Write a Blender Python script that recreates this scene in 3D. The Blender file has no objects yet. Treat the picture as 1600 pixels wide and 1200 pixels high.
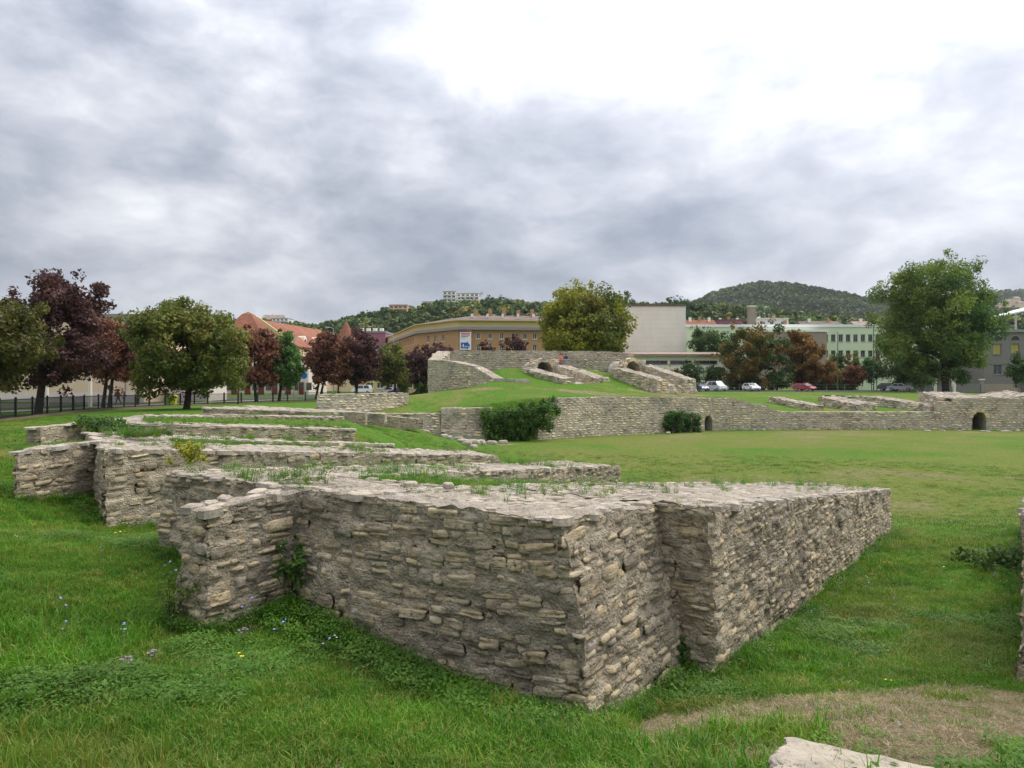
import bpy, math, random
import numpy as np
from mathutils import Vector, Matrix, Euler

random.seed(7)
rng = np.random.default_rng(7)
scene = bpy.context.scene
COL = scene.collection

# ------------------------------------------------------------------ camera
CAMZ = 3.0
FPX = 1600 * 25.0 / 36.0          # focal length in photo pixels
HOR = 590.0                       # photo row of the horizon
cam_data = bpy.data.cameras.new('camera')
cam_data.lens = 25.0
cam_data.sensor_width = 36.0
cam_data.shift_y = -(600.0 - HOR) / 1600.0
cam_data.clip_start = 0.1
cam_data.clip_end = 9000.0
cam = bpy.data.objects.new('camera', cam_data)
cam.location = (0, 0, CAMZ)
cam.rotation_euler = (math.radians(90), 0, 0)
COL.objects.link(cam)
scene.camera = cam

# ------------------------------------------------------------------ light, sky
SUN_AZ = math.radians(64)         # to the right of straight ahead (+Y)
SUN_EL = math.radians(52)
sun_dir = Vector((math.sin(SUN_AZ) * math.cos(SUN_EL), math.cos(SUN_AZ) * math.cos(SUN_EL), math.sin(SUN_EL)))
sl = bpy.data.lights.new('sun', 'SUN')
sl.energy = 1.5
sl.angle = math.radians(30)
sl.color = (1.0, 0.95, 0.88)
sun = bpy.data.objects.new('sun', sl)
sun.rotation_euler = sun_dir.to_track_quat('Z', 'Y').to_euler()
sun.location = (0, 0, 60)
COL.objects.link(sun)

scene.view_settings.view_transform = 'Standard'
scene.view_settings.look = 'None'
scene.view_settings.gamma = 1.0
scene.view_settings.exposure = 0.70
scene.view_settings.use_curve_mapping = False
scene.cycles.use_denoising = True
scene.cycles.max_bounces = 4
scene.cycles.diffuse_bounces = 2
scene.cycles.glossy_bounces = 2
scene.cycles.transmission_bounces = 3
scene.cycles.transparent_max_bounces = 6
scene.cycles.use_adaptive_sampling = True


class NT:
    """small helper round a node tree"""
    def __init__(self, nt):
        self.nt = nt

    def n(self, typ, props=None, **inp):
        nd = self.nt.nodes.new(typ)
        for k, v in (props or {}).items():
            setattr(nd, k, v)
        for k, v in inp.items():
            key = int(k[1:]) if k[0] == '_' and k[1:].isdigit() else k.replace('_', ' ')
            s = nd.inputs[key]
            if isinstance(v, bpy.types.NodeSocket):
                self.nt.links.new(v, s)
            else:
                s.default_value = v
        return nd

    def link(self, a, b):
        self.nt.links.new(a, b)

    def math(self, op, a, b=None, c=None, clamp=False):
        nd = self.n('ShaderNodeMath', {'operation': op, 'use_clamp': clamp})
        for i, v in enumerate((a, b, c)):
            if v is None:
                continue
            if isinstance(v, bpy.types.NodeSocket):
                self.link(v, nd.inputs[i])
            else:
                nd.inputs[i].default_value = v
        return nd.outputs[0]

    def mix(self, fac, a, b, blend='MIX'):
        nd = self.n('ShaderNodeMix', {'data_type': 'RGBA', 'blend_type': blend})
        for i, v in ((0, fac), (6, a), (7, b)):
            if isinstance(v, bpy.types.NodeSocket):
                self.link(v, nd.inputs[i])
            elif i == 0:
                nd.inputs[i].default_value = v
            else:
                nd.inputs[i].default_value = (*v, 1) if len(v) == 3 else v
        return nd.outputs[2]

    def ramp(self, fac, stops, interp='LINEAR'):
        nd = self.n('ShaderNodeValToRGB')
        nd.color_ramp.interpolation = interp
        el = nd.color_ramp.elements
        while len(el) < len(stops):
            el.new(0.5)
        for e, (p, c) in zip(el, stops):
            e.position = p
            if isinstance(c, (int, float)):
                c = (c, c, c)
            e.color = (*c, 1)
        self.link(fac, nd.inputs[0])
        return nd.outputs[0]

    def noise(self, vec, scale, detail=4, rough=0.55, dist=0.0, dim='3D'):
        nd = self.n('ShaderNodeTexNoise', {'noise_dimensions': dim}, Scale=scale, Detail=detail, Roughness=rough, Distortion=dist)
        if vec is not None:
            self.link(vec, nd.inputs['Vector'])
        return nd.outputs[0]

    def vscale(self, vec, s):
        nd = self.n('ShaderNodeVectorMath', {'operation': 'MULTIPLY'})
        self.link(vec, nd.inputs[0])
        nd.inputs[1].default_value = s
        return nd.outputs[0]


world = bpy.data.worlds.new('World')
scene.world = world
world.use_nodes = True
wt = NT(world.node_tree)
world.node_tree.nodes.clear()
tc = wt.n('ShaderNodeTexCoord')
sky = wt.n('ShaderNodeTexSky', {'sky_type': 'NISHITA', 'sun_disc': False, 'sun_elevation': SUN_EL,
                                'sun_rotation': SUN_AZ, 'air_density': 1.0, 'dust_density': 2.0})
sep = wt.n('ShaderNodeSeparateXYZ', _0=tc.outputs['Generated'])
cvec = wt.n('ShaderNodeVectorMath', {'operation': 'MULTIPLY_ADD'}, _1=(2.3, 2.3, 4.4), _2=(4.1, 1.3, 7.7))
wt.link(tc.outputs['Generated'], cvec.inputs[0])
cvec = cvec.outputs[0]
warp = wt.n('ShaderNodeTexNoise', {}, Scale=1.6, Detail=3)
wt.link(cvec, warp.inputs['Vector'])
wv = wt.n('ShaderNodeVectorMath', {'operation': 'MULTIPLY_ADD'}, _1=(0.30, 0.30, 0.22))
wt.link(warp.outputs['Color'], wv.inputs[0]); wt.link(cvec, wv.inputs[2])
big = wt.noise(wv.outputs[0], 0.72, 3, 0.5)
mid = wt.noise(wv.outputs[0], 2.4, 12, 0.575)
puff = wt.math('ABSOLUTE', wt.math('SUBTRACT', wt.noise(wv.outputs[0], 3.6, 6, 0.5), 0.5))
low = wt.math('MULTIPLY', wt.math('POWER', wt.math('SUBTRACT', 1.0, wt.math('MINIMUM', wt.math('ABSOLUTE', wt.math('MULTIPLY', wt.math('SUBTRACT', sep.outputs[2], 0.13), 7.0)), 1.0)), 1.0), 0.085)
d = wt.math('ADD', wt.math('ADD', wt.math('MULTIPLY', big, 0.62), wt.math('MULTIPLY', mid, 0.68)), wt.math('MULTIPLY_ADD', puff, 0.22, -0.018))
d = wt.math('SUBTRACT', d, low)
# sky gets brighter towards the veiled sun
sdn = wt.n('ShaderNodeVectorMath', {'operation': 'DOT_PRODUCT'})
wt.link(tc.outputs['Generated'], sdn.inputs[0])
sdn.inputs[1].default_value = sun_dir
lobe = wt.math('POWER', wt.math('MAXIMUM', sdn.outputs['Value'], 0.0), 1.7)
calm = wt.math('SUBTRACT', 1.0, wt.math('MINIMUM', wt.math('MULTIPLY', lobe, 0.6), 0.35))
dens = wt.math('ADD', wt.math('MULTIPLY_ADD', wt.math('SUBTRACT', d, 0.62), calm, 0.62), wt.math('MULTIPLY_ADD', lobe, 0.20, -0.078))
cl = wt.ramp(dens, [(0.44, (0.223, 0.251, 0.307)), (0.54, (0.335, 0.358, 0.414)), (0.62, (0.456, 0.474, 0.525)),
                    (0.70, (0.614, 0.623, 0.660)), (0.78, (0.800, 0.800, 0.809)), (0.90, (0.930, 0.930, 0.930))])
zz = wt.math('MAXIMUM', sep.outputs[2], 0.0)
gain = wt.math('ADD', wt.math('MULTIPLY_ADD', lobe, 0.46, 0.77), wt.math('MULTIPLY', wt.math('POWER', zz, 2.0), 1.75))   # overcast sky is brightest overhead
cloud = wt.n('ShaderNodeVectorMath', {'operation': 'SCALE'}, _0=cl)
wt.link(gain, cloud.inputs['Scale'])
skys = wt.n('ShaderNodeVectorMath', {'operation': 'SCALE'}, _0=sky.outputs[0])
skys.inputs['Scale'].default_value = 0.10
skym = wt.mix(0.93, skys.outputs[0], cloud.outputs[0])
bg = wt.n('ShaderNodeBackground', Color=skym, Strength=1.0)
wo = wt.n('ShaderNodeOutputWorld', Surface=bg.outputs[0])
world.cycles.sampling_method = 'MANUAL'
world.cycles.sample_map_resolution = 512


# ------------------------------------------------------------------ noise in numpy
def _h(ix, iy, iz, seed):
    h = (ix.astype(np.int64) * 374761393 + iy.astype(np.int64) * 668265263 + iz.astype(np.int64) * 2147483647 + seed * 1274126177) & 0xffffffff
    h = ((h ^ (h >> 13)) * 1274126177) & 0xffffffff
    h = ((h ^ (h >> 16)) * 2246822519) & 0xffffffff
    return (h & 0xffffff) / float(0xffffff)


def vnoise(P, seed=0):
    i = np.floor(P).astype(np.int64)
    f = P - i
    f = f * f * (3 - 2 * f)
    r = 0
    for dx in (0, 1):
        wx = f[:, 0] if dx else 1 - f[:, 0]
        for dy in (0, 1):
            wy = f[:, 1] if dy else 1 - f[:, 1]
            for dz in (0, 1):
                wz = f[:, 2] if dz else 1 - f[:, 2]
                r = r + wx * wy * wz * _h(i[:, 0] + dx, i[:, 1] + dy, i[:, 2] + dz, seed)
    return r * 2 - 1


def fbm(P, octaves=4, seed=0, gain=0.5):
    r, a = 0, 1.0
    for o in range(octaves):
        r = r + a * vnoise(P * (2 ** o), seed + o * 17)
        a *= gain
    return r


def vecnoise(P, seed=0):
    return np.stack([vnoise(P, seed), vnoise(P + 31.7, seed + 5), vnoise(P - 17.3, seed + 9)], 1)


def PX(px, py, Y):
    """world point seen at photo pixel (px,py) at depth Y"""
    return np.array([(px - 800.0) / FPX * Y, Y, CAMZ + (HOR - py) / FPX * Y])


def PXg(px, Y):
    return (px - 800.0) / FPX * Y


# ------------------------------------------------------------------ mesh building
class MB:
    """collects vertices and faces (with one value rnd for each face) into ONE mesh"""
    def __init__(self):
        self.v, self.f, self.r, self.m, self.nv = [], [], [], [], 0

    def add(self, verts, faces, rnd=0.5, mi=0):
        verts = np.asarray(verts, float).reshape(-1, 3)
        self.v.append(verts)
        faces = np.asarray(faces, int)
        self.f.append(faces + self.nv)
        n = len(faces)
        self.r.append(np.full(n, rnd) if np.isscalar(rnd) else np.asarray(rnd, float))
        self.m.append(np.full(n, mi, int))
        self.nv += len(verts)
        return self

    def box(self, lo, hi, rnd=0.5, mi=0):
        x0, y0, z0 = lo
        x1, y1, z1 = hi
        v = [(x0, y0, z0), (x1, y0, z0), (x1, y1, z0), (x0, y1, z0), (x0, y0, z1), (x1, y0, z1), (x1, y1, z1), (x0, y1, z1)]
        return self.add(v, BOXF, rnd, mi)

    def hexa(self, v8, rnd=0.5, mi=0):
        return self.add(v8, BOXF, rnd, mi)

    def prism(self, poly, z0, z1, rnd=0.5, mi=0):
        """vertical prism on a plan polygon (counter-clockwise)"""
        n = len(poly)
        v = [(p[0], p[1], z0) for p in poly] + [(p[0], p[1], z1) for p in poly]
        self.add(v, [(i, (i + 1) % n, n + (i + 1) % n, n + i) for i in range(n)], rnd, mi)
        c0 = np.mean([p for p in poly], 0)
        self.add([(p[0], p[1], z1) for p in poly] + [(c0[0], c0[1], z1)], [(i, (i + 1) % n, n) for i in range(n)], rnd, mi)
        self.add([(p[0], p[1], z0) for p in poly] + [(c0[0], c0[1], z0)], [((i + 1) % n, i, n) for i in range(n)], rnd, mi)
        return self

    def tube(self, pts, radii, seg=8, rnd=0.5, mi=0, caps=True):
        pts = [np.asarray(p, float) for p in pts]
        rings = []
        up = np.array([0.123, 0.456, 0.88])
        for i, p in enumerate(pts):
            t = pts[min(i + 1, len(pts) - 1)] - pts[max(i - 1, 0)]
            t = t / (np.linalg.norm(t) + 1e-9)
            a = np.cross(t, up)
            if np.linalg.norm(a) < 0.05:
                a = np.cross(t, (1, 0, 0))
            a /= np.linalg.norm(a)
            b = np.cross(t, a)
            an = np.arange(seg) * 2 * math.pi / seg
            rings.append(p + radii[i] * (np.cos(an)[:, None] * a + np.sin(an)[:, None] * b))
        v = np.concatenate(rings)
        f = []
        for i in range(len(pts) - 1):
            for k in range(seg):
                f.append((i * seg + k, i * seg + (k + 1) % seg, (i + 1) * seg + (k + 1) % seg, (i + 1) * seg + k))
        self.add(v, f, rnd, mi)
        if caps:
            for i, s in ((0, 1), (len(pts) - 1, -1)):
                base = rings[i]
                vv = np.vstack([base, pts[i][None]])
                self.add(vv, [((k + 1) % seg, k, seg) if s < 0 else (k, (k + 1) % seg, seg) for k in range(seg)], rnd, mi)
        return self

    def grid(self, P00, P10, P11, P01, nu, nv, rnd=0.5, mi=0, fn=None):
        u = np.linspace(0, 1, nu + 1)[None, :, None]
        w = np.linspace(0, 1, nv + 1)[:, None, None]
        P00, P10, P11, P01 = [np.asarray(p, float)[None, None] for p in (P00, P10, P11, P01)]
        g = (P00 * (1 - u) + P10 * u) * (1 - w) + (P01 * (1 - u) + P11 * u) * w
        v = g.reshape(-1, 3)
        if fn is not None:
            v = fn(v)
        return self.add(v, gridf(nu, nv), rnd, mi)

    def build(self, name, mats, parent=None, smooth=False, loc=None):
        me = bpy.data.meshes.new(name)
        if self.nv:
            v = np.concatenate(self.v)
            off = np.zeros(3)
            if loc is not None:
                off = np.asarray(loc, float)
            elif parent is not None:
                off = np.array(wloc(parent))
            v = v - off
            tot = np.concatenate([np.full(len(f), f.shape[1]) for f in self.f if len(f)])
            loops = np.concatenate([f.ravel() for f in self.f if len(f)])
            start = np.concatenate([[0], np.cumsum(tot)[:-1]])
            me.vertices.add(len(v)); me.vertices.foreach_set('co', v.ravel())
            me.loops.add(len(loops)); me.loops.foreach_set('vertex_index', loops)
            me.polygons.add(len(tot))
            me.polygons.foreach_set('loop_start', start)
            me.polygons.foreach_set('loop_total', tot)
            me.polygons.foreach_set('material_index', np.concatenate(self.m))
            me.polygons.foreach_set('use_smooth', np.full(len(tot), smooth))
            a = me.attributes.new('rnd', 'FLOAT', 'FACE')
            a.data.foreach_set('value', np.concatenate(self.r))
            me.update(calc_edges=True)
            me.validate()
        for m in (mats if isinstance(mats, (list, tuple)) else [mats]):
            me.materials.append(m)
        o = bpy.data.objects.new(name, me)
        COL.objects.link(o)
        if parent is not None:
            o.parent = parent
        elif loc is not None:
            o.location = loc
        return o


BOXF = [(0, 3, 2, 1), (4, 5, 6, 7), (0, 1, 5, 4), (1, 2, 6, 5), (2, 3, 7, 6), (3, 0, 4, 7)]


def gridf(nu, nv):
    i = np.arange(nu)[None, :] + (nu + 1) * np.arange(nv)[:, None]
    i = i.ravel()
    return np.stack([i, i + 1, i + nu + 2, i + nu + 1], 1)


def wloc(o):
    p = Vector((0, 0, 0))
    while o is not None:
        p = p + o.location
        o = o.parent
    return p


def tag(o, label=None, cat=None, group=None, kind=None):
    if label: o['label'] = label
    if cat: o['category'] = cat
    if group: o['group'] = group
    if kind: o['kind'] = kind
    return o


def thing(name, label, cat, loc=(0, 0, 0), group=None):
    o = bpy.data.objects.new(name, None)
    o.empty_display_size = 0.2
    o.location = loc
    COL.objects.link(o)
    return tag(o, label, cat, group, 'thing')


def copy_tree(o, parent=None):
    c = o.copy()
    COL.objects.link(c)
    c.parent = parent
    for ch in o.children:
        if ch.name in COL.objects:
            copy_tree(ch, c)
    return c


# ------------------------------------------------------------------ materials
def material(name):
    m = bpy.data.materials.new(name)
    m.use_nodes = True
    m.node_tree.nodes.clear()
    t = NT(m.node_tree)
    out = t.n('ShaderNodeOutputMaterial')
    return m, t, out


def bsdf(t, out, color, rough=0.85, spec=0.25, bump=None, metallic=0.0, bstr=0.5, bdist=0.02):
    b = t.n('ShaderNodeBsdfPrincipled', Roughness=rough, Metallic=metallic)
    b.inputs['Specular IOR Level'].default_value = spec
    if isinstance(color, bpy.types.NodeSocket):
        t.link(color, b.inputs['Base Color'])
    else:
        b.inputs['Base Color'].default_value = (*color, 1)
    if bump is not None:
        bn = t.n('ShaderNodeBump', Strength=bstr, Distance=bdist, Height=bump)
        t.link(bn.outputs[0], b.inputs['Normal'])
    t.link(b.outputs[0], out.inputs[0])
    return b


def pos(t):
    return t.n('ShaderNodeNewGeometry').outputs['Position']


def rnd_of(t, how):
    if how == 'obj':
        return t.n('ShaderNodeObjectInfo').outputs['Random']
    return t.n('ShaderNodeAttribute', {'attribute_name': 'rnd'}).outputs['Fac']


def paint(name, color, var=0.12, scale=1.5, rough=0.8, spec=0.2, bump=0.0):
    m, t, out = material(name)
    p = pos(t)
    n = t.noise(p, scale, 6, 0.6)
    n2 = t.noise(t.vscale(p, (1, 1, 0.25)), scale * 3, 5, 0.65)
    f = t.math('ADD', t.math('MULTIPLY', n, 1.2), t.math('MULTIPLY', n2, 0.8))
    g = t.math('MULTIPLY_ADD', t.math('SUBTRACT', f, 1.0), var * 2.2, 1.0)
    c = t.n('ShaderNodeVectorMath', {'operation': 'SCALE'}, _0=color)
    t.link(g, c.inputs['Scale'])
    bsdf(t, out, c.outputs[0], rough, spec, bump=n2 if bump else None, bstr=bump)
    return m


STONES = [(0.0, (0.162, 0.136, 0.098)), (0.2, (0.244, 0.200, 0.137)), (0.4, (0.300, 0.245, 0.163)),
          (0.6, (0.356, 0.290, 0.185)), (0.8, (0.307, 0.234, 0.140)), (0.92, (0.386, 0.326, 0.226)), (1.0, (0.222, 0.196, 0.154))]


def stone_mat(name, how, gain=1.38, fine=True):
    m, t, out = material(name)
    p = pos(t)
    r = rnd_of(t, how)
    c = t.ramp(r, [(a, tuple(x * gain for x in col)) for a, col in STONES])
    n1 = t.noise(p, 9.0 if fine else 1.6, 6, 0.65)
    c = t.mix(1.0, c, t.ramp(n1, [(0.25, 0.55), (0.5, 1.0), (0.78, 1.45)]), 'MULTIPLY')
    stain = t.noise(p, 1.1 if fine else 0.22, 6, 0.65)
    c = t.mix(t.ramp(stain, [(0.49, 0.0), (0.66, 0.72)]), c, (0.13, 0.113, 0.092))
    if fine:
        lich = t.noise(p, 34.0, 5, 0.7)
        c = t.mix(t.ramp(lich, [(0.57, 0.0), (0.68, 0.55)]), c, (0.46, 0.43, 0.38))
        pit = t.noise(p, 22.0, 4, 0.6)
        c = t.mix(t.ramp(pit, [(0.32, 0.8), (0.43, 0.0)]), c, (0.07, 0.060, 0.048))
    lam = t.noise(t.vscale(p, (5, 5, 34)), 1.0, 6, 0.62)
    if fine:
        c = t.mix(t.ramp(lam, [(0.30, 0.85), (0.43, 0.0)]), c, (0.060, 0.052, 0.042))
        c = t.mix(t.ramp(lam, [(0.60, 0.0), (0.72, 0.5)]), c, (0.44, 0.40, 0.33))
    gr = t.noise(p, 55.0, 5, 0.7)
    b = t.math('ADD', lam, t.math('MULTIPLY', gr, 0.5))
    bsdf(t, out, c, 0.93, 0.12, bump=b, bstr=0.9 if fine else 0.5, bdist=0.025)
    return m


def mortar_mat(name, base, dark, fine=True, pale=(0.47, 0.44, 0.39)):
    m, t, out = material(name)
    p = pos(t)
    n1 = t.noise(p, 5.0, 7, 0.68)
    c = t.mix(t.ramp(n1, [(0.36, 0.0), (0.62, 1.0)]), dark, base)
    n2 = t.noise(p, 26.0, 6, 0.7)
    c = t.mix(t.ramp(n2, [(0.56, 0.0), (0.68, 0.7)]), c, pale)
    c = t.mix(t.ramp(t.noise(p, 18.0, 5, 0.65), [(0.30, 0.8), (0.42, 0.0)]), c, (0.06, 0.055, 0.047))
    st = t.noise(p, 0.8, 6, 0.6)
    c = t.mix(t.ramp(st, [(0.49, 0.0), (0.66, 0.6)]), c, (0.12, 0.11, 0.10))
    vor = t.n('ShaderNodeTexVoronoi', {'feature': 'F1'}, Scale=38.0)
    t.link(p, vor.inputs['Vector'])
    lam = t.noise(t.vscale(p, (3, 3, 20)), 1.0, 6, 0.65)
    if fine:
        c = t.mix(t.ramp(lam, [(0.31, 0.8), (0.42, 0.0)]), c, (0.06, 0.052, 0.042))
    b = t.math('ADD', t.math('ADD', n2, lam), t.math('MULTIPLY', vor.outputs['Distance'], -0.6))
    bsdf(t, out, c, 0.95, 0.1, bump=b, bstr=1.0 if fine else 0.5, bdist=0.03)
    return m


M_STONE = stone_mat('weathered_limestone', 'obj')
M_STONEJ = stone_mat('weathered_limestone_courses', 'attr')
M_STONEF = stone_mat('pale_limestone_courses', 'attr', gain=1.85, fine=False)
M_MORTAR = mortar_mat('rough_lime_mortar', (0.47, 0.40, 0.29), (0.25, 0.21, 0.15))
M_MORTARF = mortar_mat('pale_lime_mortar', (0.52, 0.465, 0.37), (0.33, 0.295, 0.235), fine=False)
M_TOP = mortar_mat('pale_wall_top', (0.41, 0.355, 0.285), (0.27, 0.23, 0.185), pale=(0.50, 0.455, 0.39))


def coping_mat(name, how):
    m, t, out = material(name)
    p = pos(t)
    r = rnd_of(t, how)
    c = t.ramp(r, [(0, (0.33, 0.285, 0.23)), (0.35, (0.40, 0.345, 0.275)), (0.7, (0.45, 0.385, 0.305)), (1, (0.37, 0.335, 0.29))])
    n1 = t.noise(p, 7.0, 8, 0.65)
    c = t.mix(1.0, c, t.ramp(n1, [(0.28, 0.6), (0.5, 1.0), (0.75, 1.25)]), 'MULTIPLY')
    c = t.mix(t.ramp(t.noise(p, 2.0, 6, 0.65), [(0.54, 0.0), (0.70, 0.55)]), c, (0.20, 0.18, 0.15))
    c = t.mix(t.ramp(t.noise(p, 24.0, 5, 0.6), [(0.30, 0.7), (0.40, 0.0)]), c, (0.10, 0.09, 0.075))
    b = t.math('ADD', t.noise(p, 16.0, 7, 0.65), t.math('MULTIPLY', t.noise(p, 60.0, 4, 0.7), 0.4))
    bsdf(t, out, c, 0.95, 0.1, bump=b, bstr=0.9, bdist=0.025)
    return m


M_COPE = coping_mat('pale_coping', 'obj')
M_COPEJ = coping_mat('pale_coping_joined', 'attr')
M_DARK = paint('dark_void', (0.02, 0.018, 0.016), 0.3)


def leaf_mat(name, stops, how='attr', trans=0.30, patch=0.9, amp=0.28):
    m, t, out = material(name)
    r = rnd_of(t, how)
    if how == 'inst':
        r = t.n('ShaderNodeObjectInfo').outputs['Random']
    c = t.ramp(r, stops)
    c = t.mix(1.0, c, t.ramp(t.noise(pos(t), patch, 3, 0.6), [(0.3, 1 - amp), (0.7, 1 + amp)]), 'MULTIPLY')
    df = t.n('ShaderNodeBsdfPrincipled', Roughness=0.55)
    df.inputs['Specular IOR Level'].default_value = 0.25
    t.link(c, df.inputs['Base Color'])
    tr = t.n('ShaderNodeBsdfTranslucent')
    t.link(t.mix(1.0, c, (1.25, 1.35, 0.7), 'MULTIPLY'), tr.inputs['Color'])
    mx = t.n('ShaderNodeMixShader', _0=trans)
    t.link(df.outputs[0], mx.inputs[1]); t.link(tr.outputs[0], mx.inputs[2])
    t.link(mx.outputs[0], out.inputs[0])
    return m


LEAF = {
    'olive': leaf_mat('leaf_olive', [(0, (0.064, 0.089, 0.021)), (0.45, (0.122, 0.151, 0.031)), (0.8, (0.194, 0.187, 0.043)), (1, (0.237, 0.144, 0.043))]),
    'shade': leaf_mat('leaf_dull', [(0, (0.040, 0.048, 0.013)), (0.45, (0.076, 0.081, 0.019)), (0.8, (0.122, 0.101, 0.026)), (1, (0.148, 0.077, 0.026))]),
    'purple': leaf_mat('leaf_purple', [(0, (0.043, 0.021, 0.023)), (0.5, (0.086, 0.036, 0.040)), (1, (0.137, 0.069, 0.057))]),
    'red': leaf_mat('leaf_red', [(0, (0.084, 0.030, 0.022)), (0.5, (0.161, 0.059, 0.037)), (1, (0.224, 0.105, 0.054))]),
    'green': leaf_mat('leaf_green', [(0, (0.031, 0.075, 0.021)), (0.5, (0.064, 0.137, 0.031)), (1, (0.122, 0.216, 0.043))]),
    'dark': leaf_mat('leaf_dark', [(0, (0.026, 0.054, 0.018)), (0.5, (0.048, 0.092, 0.025)), (1, (0.090, 0.143, 0.036))]),
    'yellow': leaf_mat('leaf_yellow', [(0, (0.098, 0.114, 0.019)), (0.4, (0.195, 0.203, 0.026)), (0.8, (0.325, 0.300, 0.033)), (1, (0.423, 0.358, 0.048))]),
    'rust': leaf_mat('leaf_rust', [(0, (0.119, 0.069, 0.022)), (0.45, (0.206, 0.106, 0.033)), (0.8, (0.275, 0.144, 0.044)), (1, (0.200, 0.150, 0.037))]),
    'mixed': leaf_mat('leaf_mixed', [(0, (0.044, 0.069, 0.018)), (0.35, (0.094, 0.100, 0.022)), (0.7, (0.194, 0.110, 0.027)), (1, (0.250, 0.131, 0.035))]),
    'ivy': leaf_mat('leaf_ivy', [(0, (0.027, 0.068, 0.014)), (0.5, (0.061, 0.135, 0.024)), (1, (0.135, 0.228, 0.041))]),
    'willow': leaf_mat('leaf_willow', [(0, (0.073, 0.117, 0.029)), (0.5, (0.130, 0.195, 0.043)), (1, (0.252, 0.293, 0.057))]),
}
M_BARK = paint('bark', (0.055, 0.043, 0.035), 0.5, 6, 0.95, 0.1, bump=0.6)
# ------------------------------------------------------------------ terrain
class Surf:
    """smooth height surface through control points (multiquadric)"""
    def __init__(self, pts, c=1.5):
        self.p = np.array(pts, float)
        self.c = c
        n = len(self.p)
        xy = self.p[:, :2]
        A = np.zeros((n + 3, n + 3))
        A[:n, :n] = -np.sqrt(((xy[:, None] - xy[None]) ** 2).sum(2) + c * c) + np.eye(n) * -0.02
        A[:n, n] = 1; A[:n, n + 1:] = xy
        A[n, :n] = 1; A[n + 1:, :n] = xy.T
        self.w = np.linalg.solve(A, np.concatenate([self.p[:, 2], np.zeros(3)]))

    def __call__(self, x, y):
        x = np.asarray(x, float); y = np.asarray(y, float)
        q = np.stack([x.ravel(), y.ravel()], 1)
        out = np.empty(len(q))
        n = len(self.p)
        for i in range(0, len(q), 20000):
            s = q[i:i + 20000]
            k = -np.sqrt(((s[:, None] - self.p[None, :, :2]) ** 2).sum(2) + self.c ** 2)
            out[i:i + 20000] = k @ self.w[:n] + self.w[n] + s @ self.w[n + 1:]
        return out.reshape(x.shape)


G_LOW = Surf([
    (0, 0, 1.3), (-3, 0, 1.45), (4, 0, 1.25), (0, -6, 1.5), (-8, -4, 1.9), (8, -4, 1.0), (0, -25, 1.6), (-25, -15, 1.8), (25, -15, 0.9),
    (0, 3.2, 1.05), (-3, 3.3, 1.17), (-1.5, 4.6, 0.92), (3, 3.2, 1.05), (2.2, 4.2, 0.95), (0.55, 5.35, 0.40), (1.3, 5.6, 0.38), (-0.8, 5.9, 0.52), (-2.1, 6.9, 0.74),
    (-2.75, 6.1, 0.80), (-3.4, 6.6, 0.86), (-4.15, 8.2, 1.02), (-5, 9.3, 0.92), (-6.15, 10.7, 0.73), (-7.5, 10.6, 1.12), (-9.0, 13.5, 1.25), (2.0, 6.5, 0.26),
    (3.9, 5.6, 0.56), (3, 8.4, -0.05), (10.2, 18.9, -1.12), (6.1, 13, -0.5), (8.6, 12.5, -0.3), (14, 20.5, -1.2),
    (-5, 4, 1.3), (-7, 7, 1.35), (-10, 9, 1.4), (-14, 14, 1.2), (-20, 22, 0.8), (-13, 21, 1.0), (-12, 30, 0.9), (-25, 35, 0.45), (-20, 40, 0.6),
    (-5.0, 13.5, 0.6), (-2.4, 12.2, 0.7), (0, 16.5, 0.2), (1.5, 18.5, -0.6),
    (-6, 19.5, 0.8), (-4.2, 21.5, 0.6), (-8.6, 20.5, 1.0), (-5.6, 26.5, 0.1), (-9.5, 27, 0.7), (-7.5, 33, -0.1), (-13, 36, 0.6),
    (-4, 31, -1.0), (-1, 24, -1.3), (-6, 40, -0.9), (-8, 50, -1.0), (-11, 56, -0.8), (-6, 57, -2.0), (-13.5, 62.5, -0.95), (-9, 64, -1.5), (-6.5, 65, -2.45), (-2.5, 65.5, -2.8),
    (5, 21, -1.6), (9, 23.5, -2.0), (14, 26, -2.4), (20, 26, -2.5), (25, 18, -1.4), (4, 28, -2.7), (12, 31, -3), (0, 34, -2.8), (25, 33, -3), (40, 30, -3), (60, 30, -3),
    (0, 45, -3), (20, 45, -3), (45, 50, -3), (75, 55, -3), (3, 60, -3), (10, 66, -3), (25, 72, -3), (45, 76, -3), (65, 74, -3), (20, 60, -3), (-2, 55, -2.9),
    (3, 85, -3), (30, 90, -3), (60, 90, -3),
    (-31, 42, 0.30), (-32.3, 46, 0.25), (-36, 60, 0.10), (-37.5, 72, -0.1), (-36, 85, -0.28), (-30, 98, -0.40), (-22, 106, -0.45),
    (-25, 60, 0.2), (-20, 70, -0.1), (-20, 85, -0.3), (-45, 45, 0.2), (-50, 70, -0.1), (-60, 100, -0.4), (-40, 120, -0.45), (-70, 160, -0.45), (-25, 150, -0.45),
    (-60, 20, 0.6), (-40, 0, 1.2), (-30, 24, 0.7)], 1.2)

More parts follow.
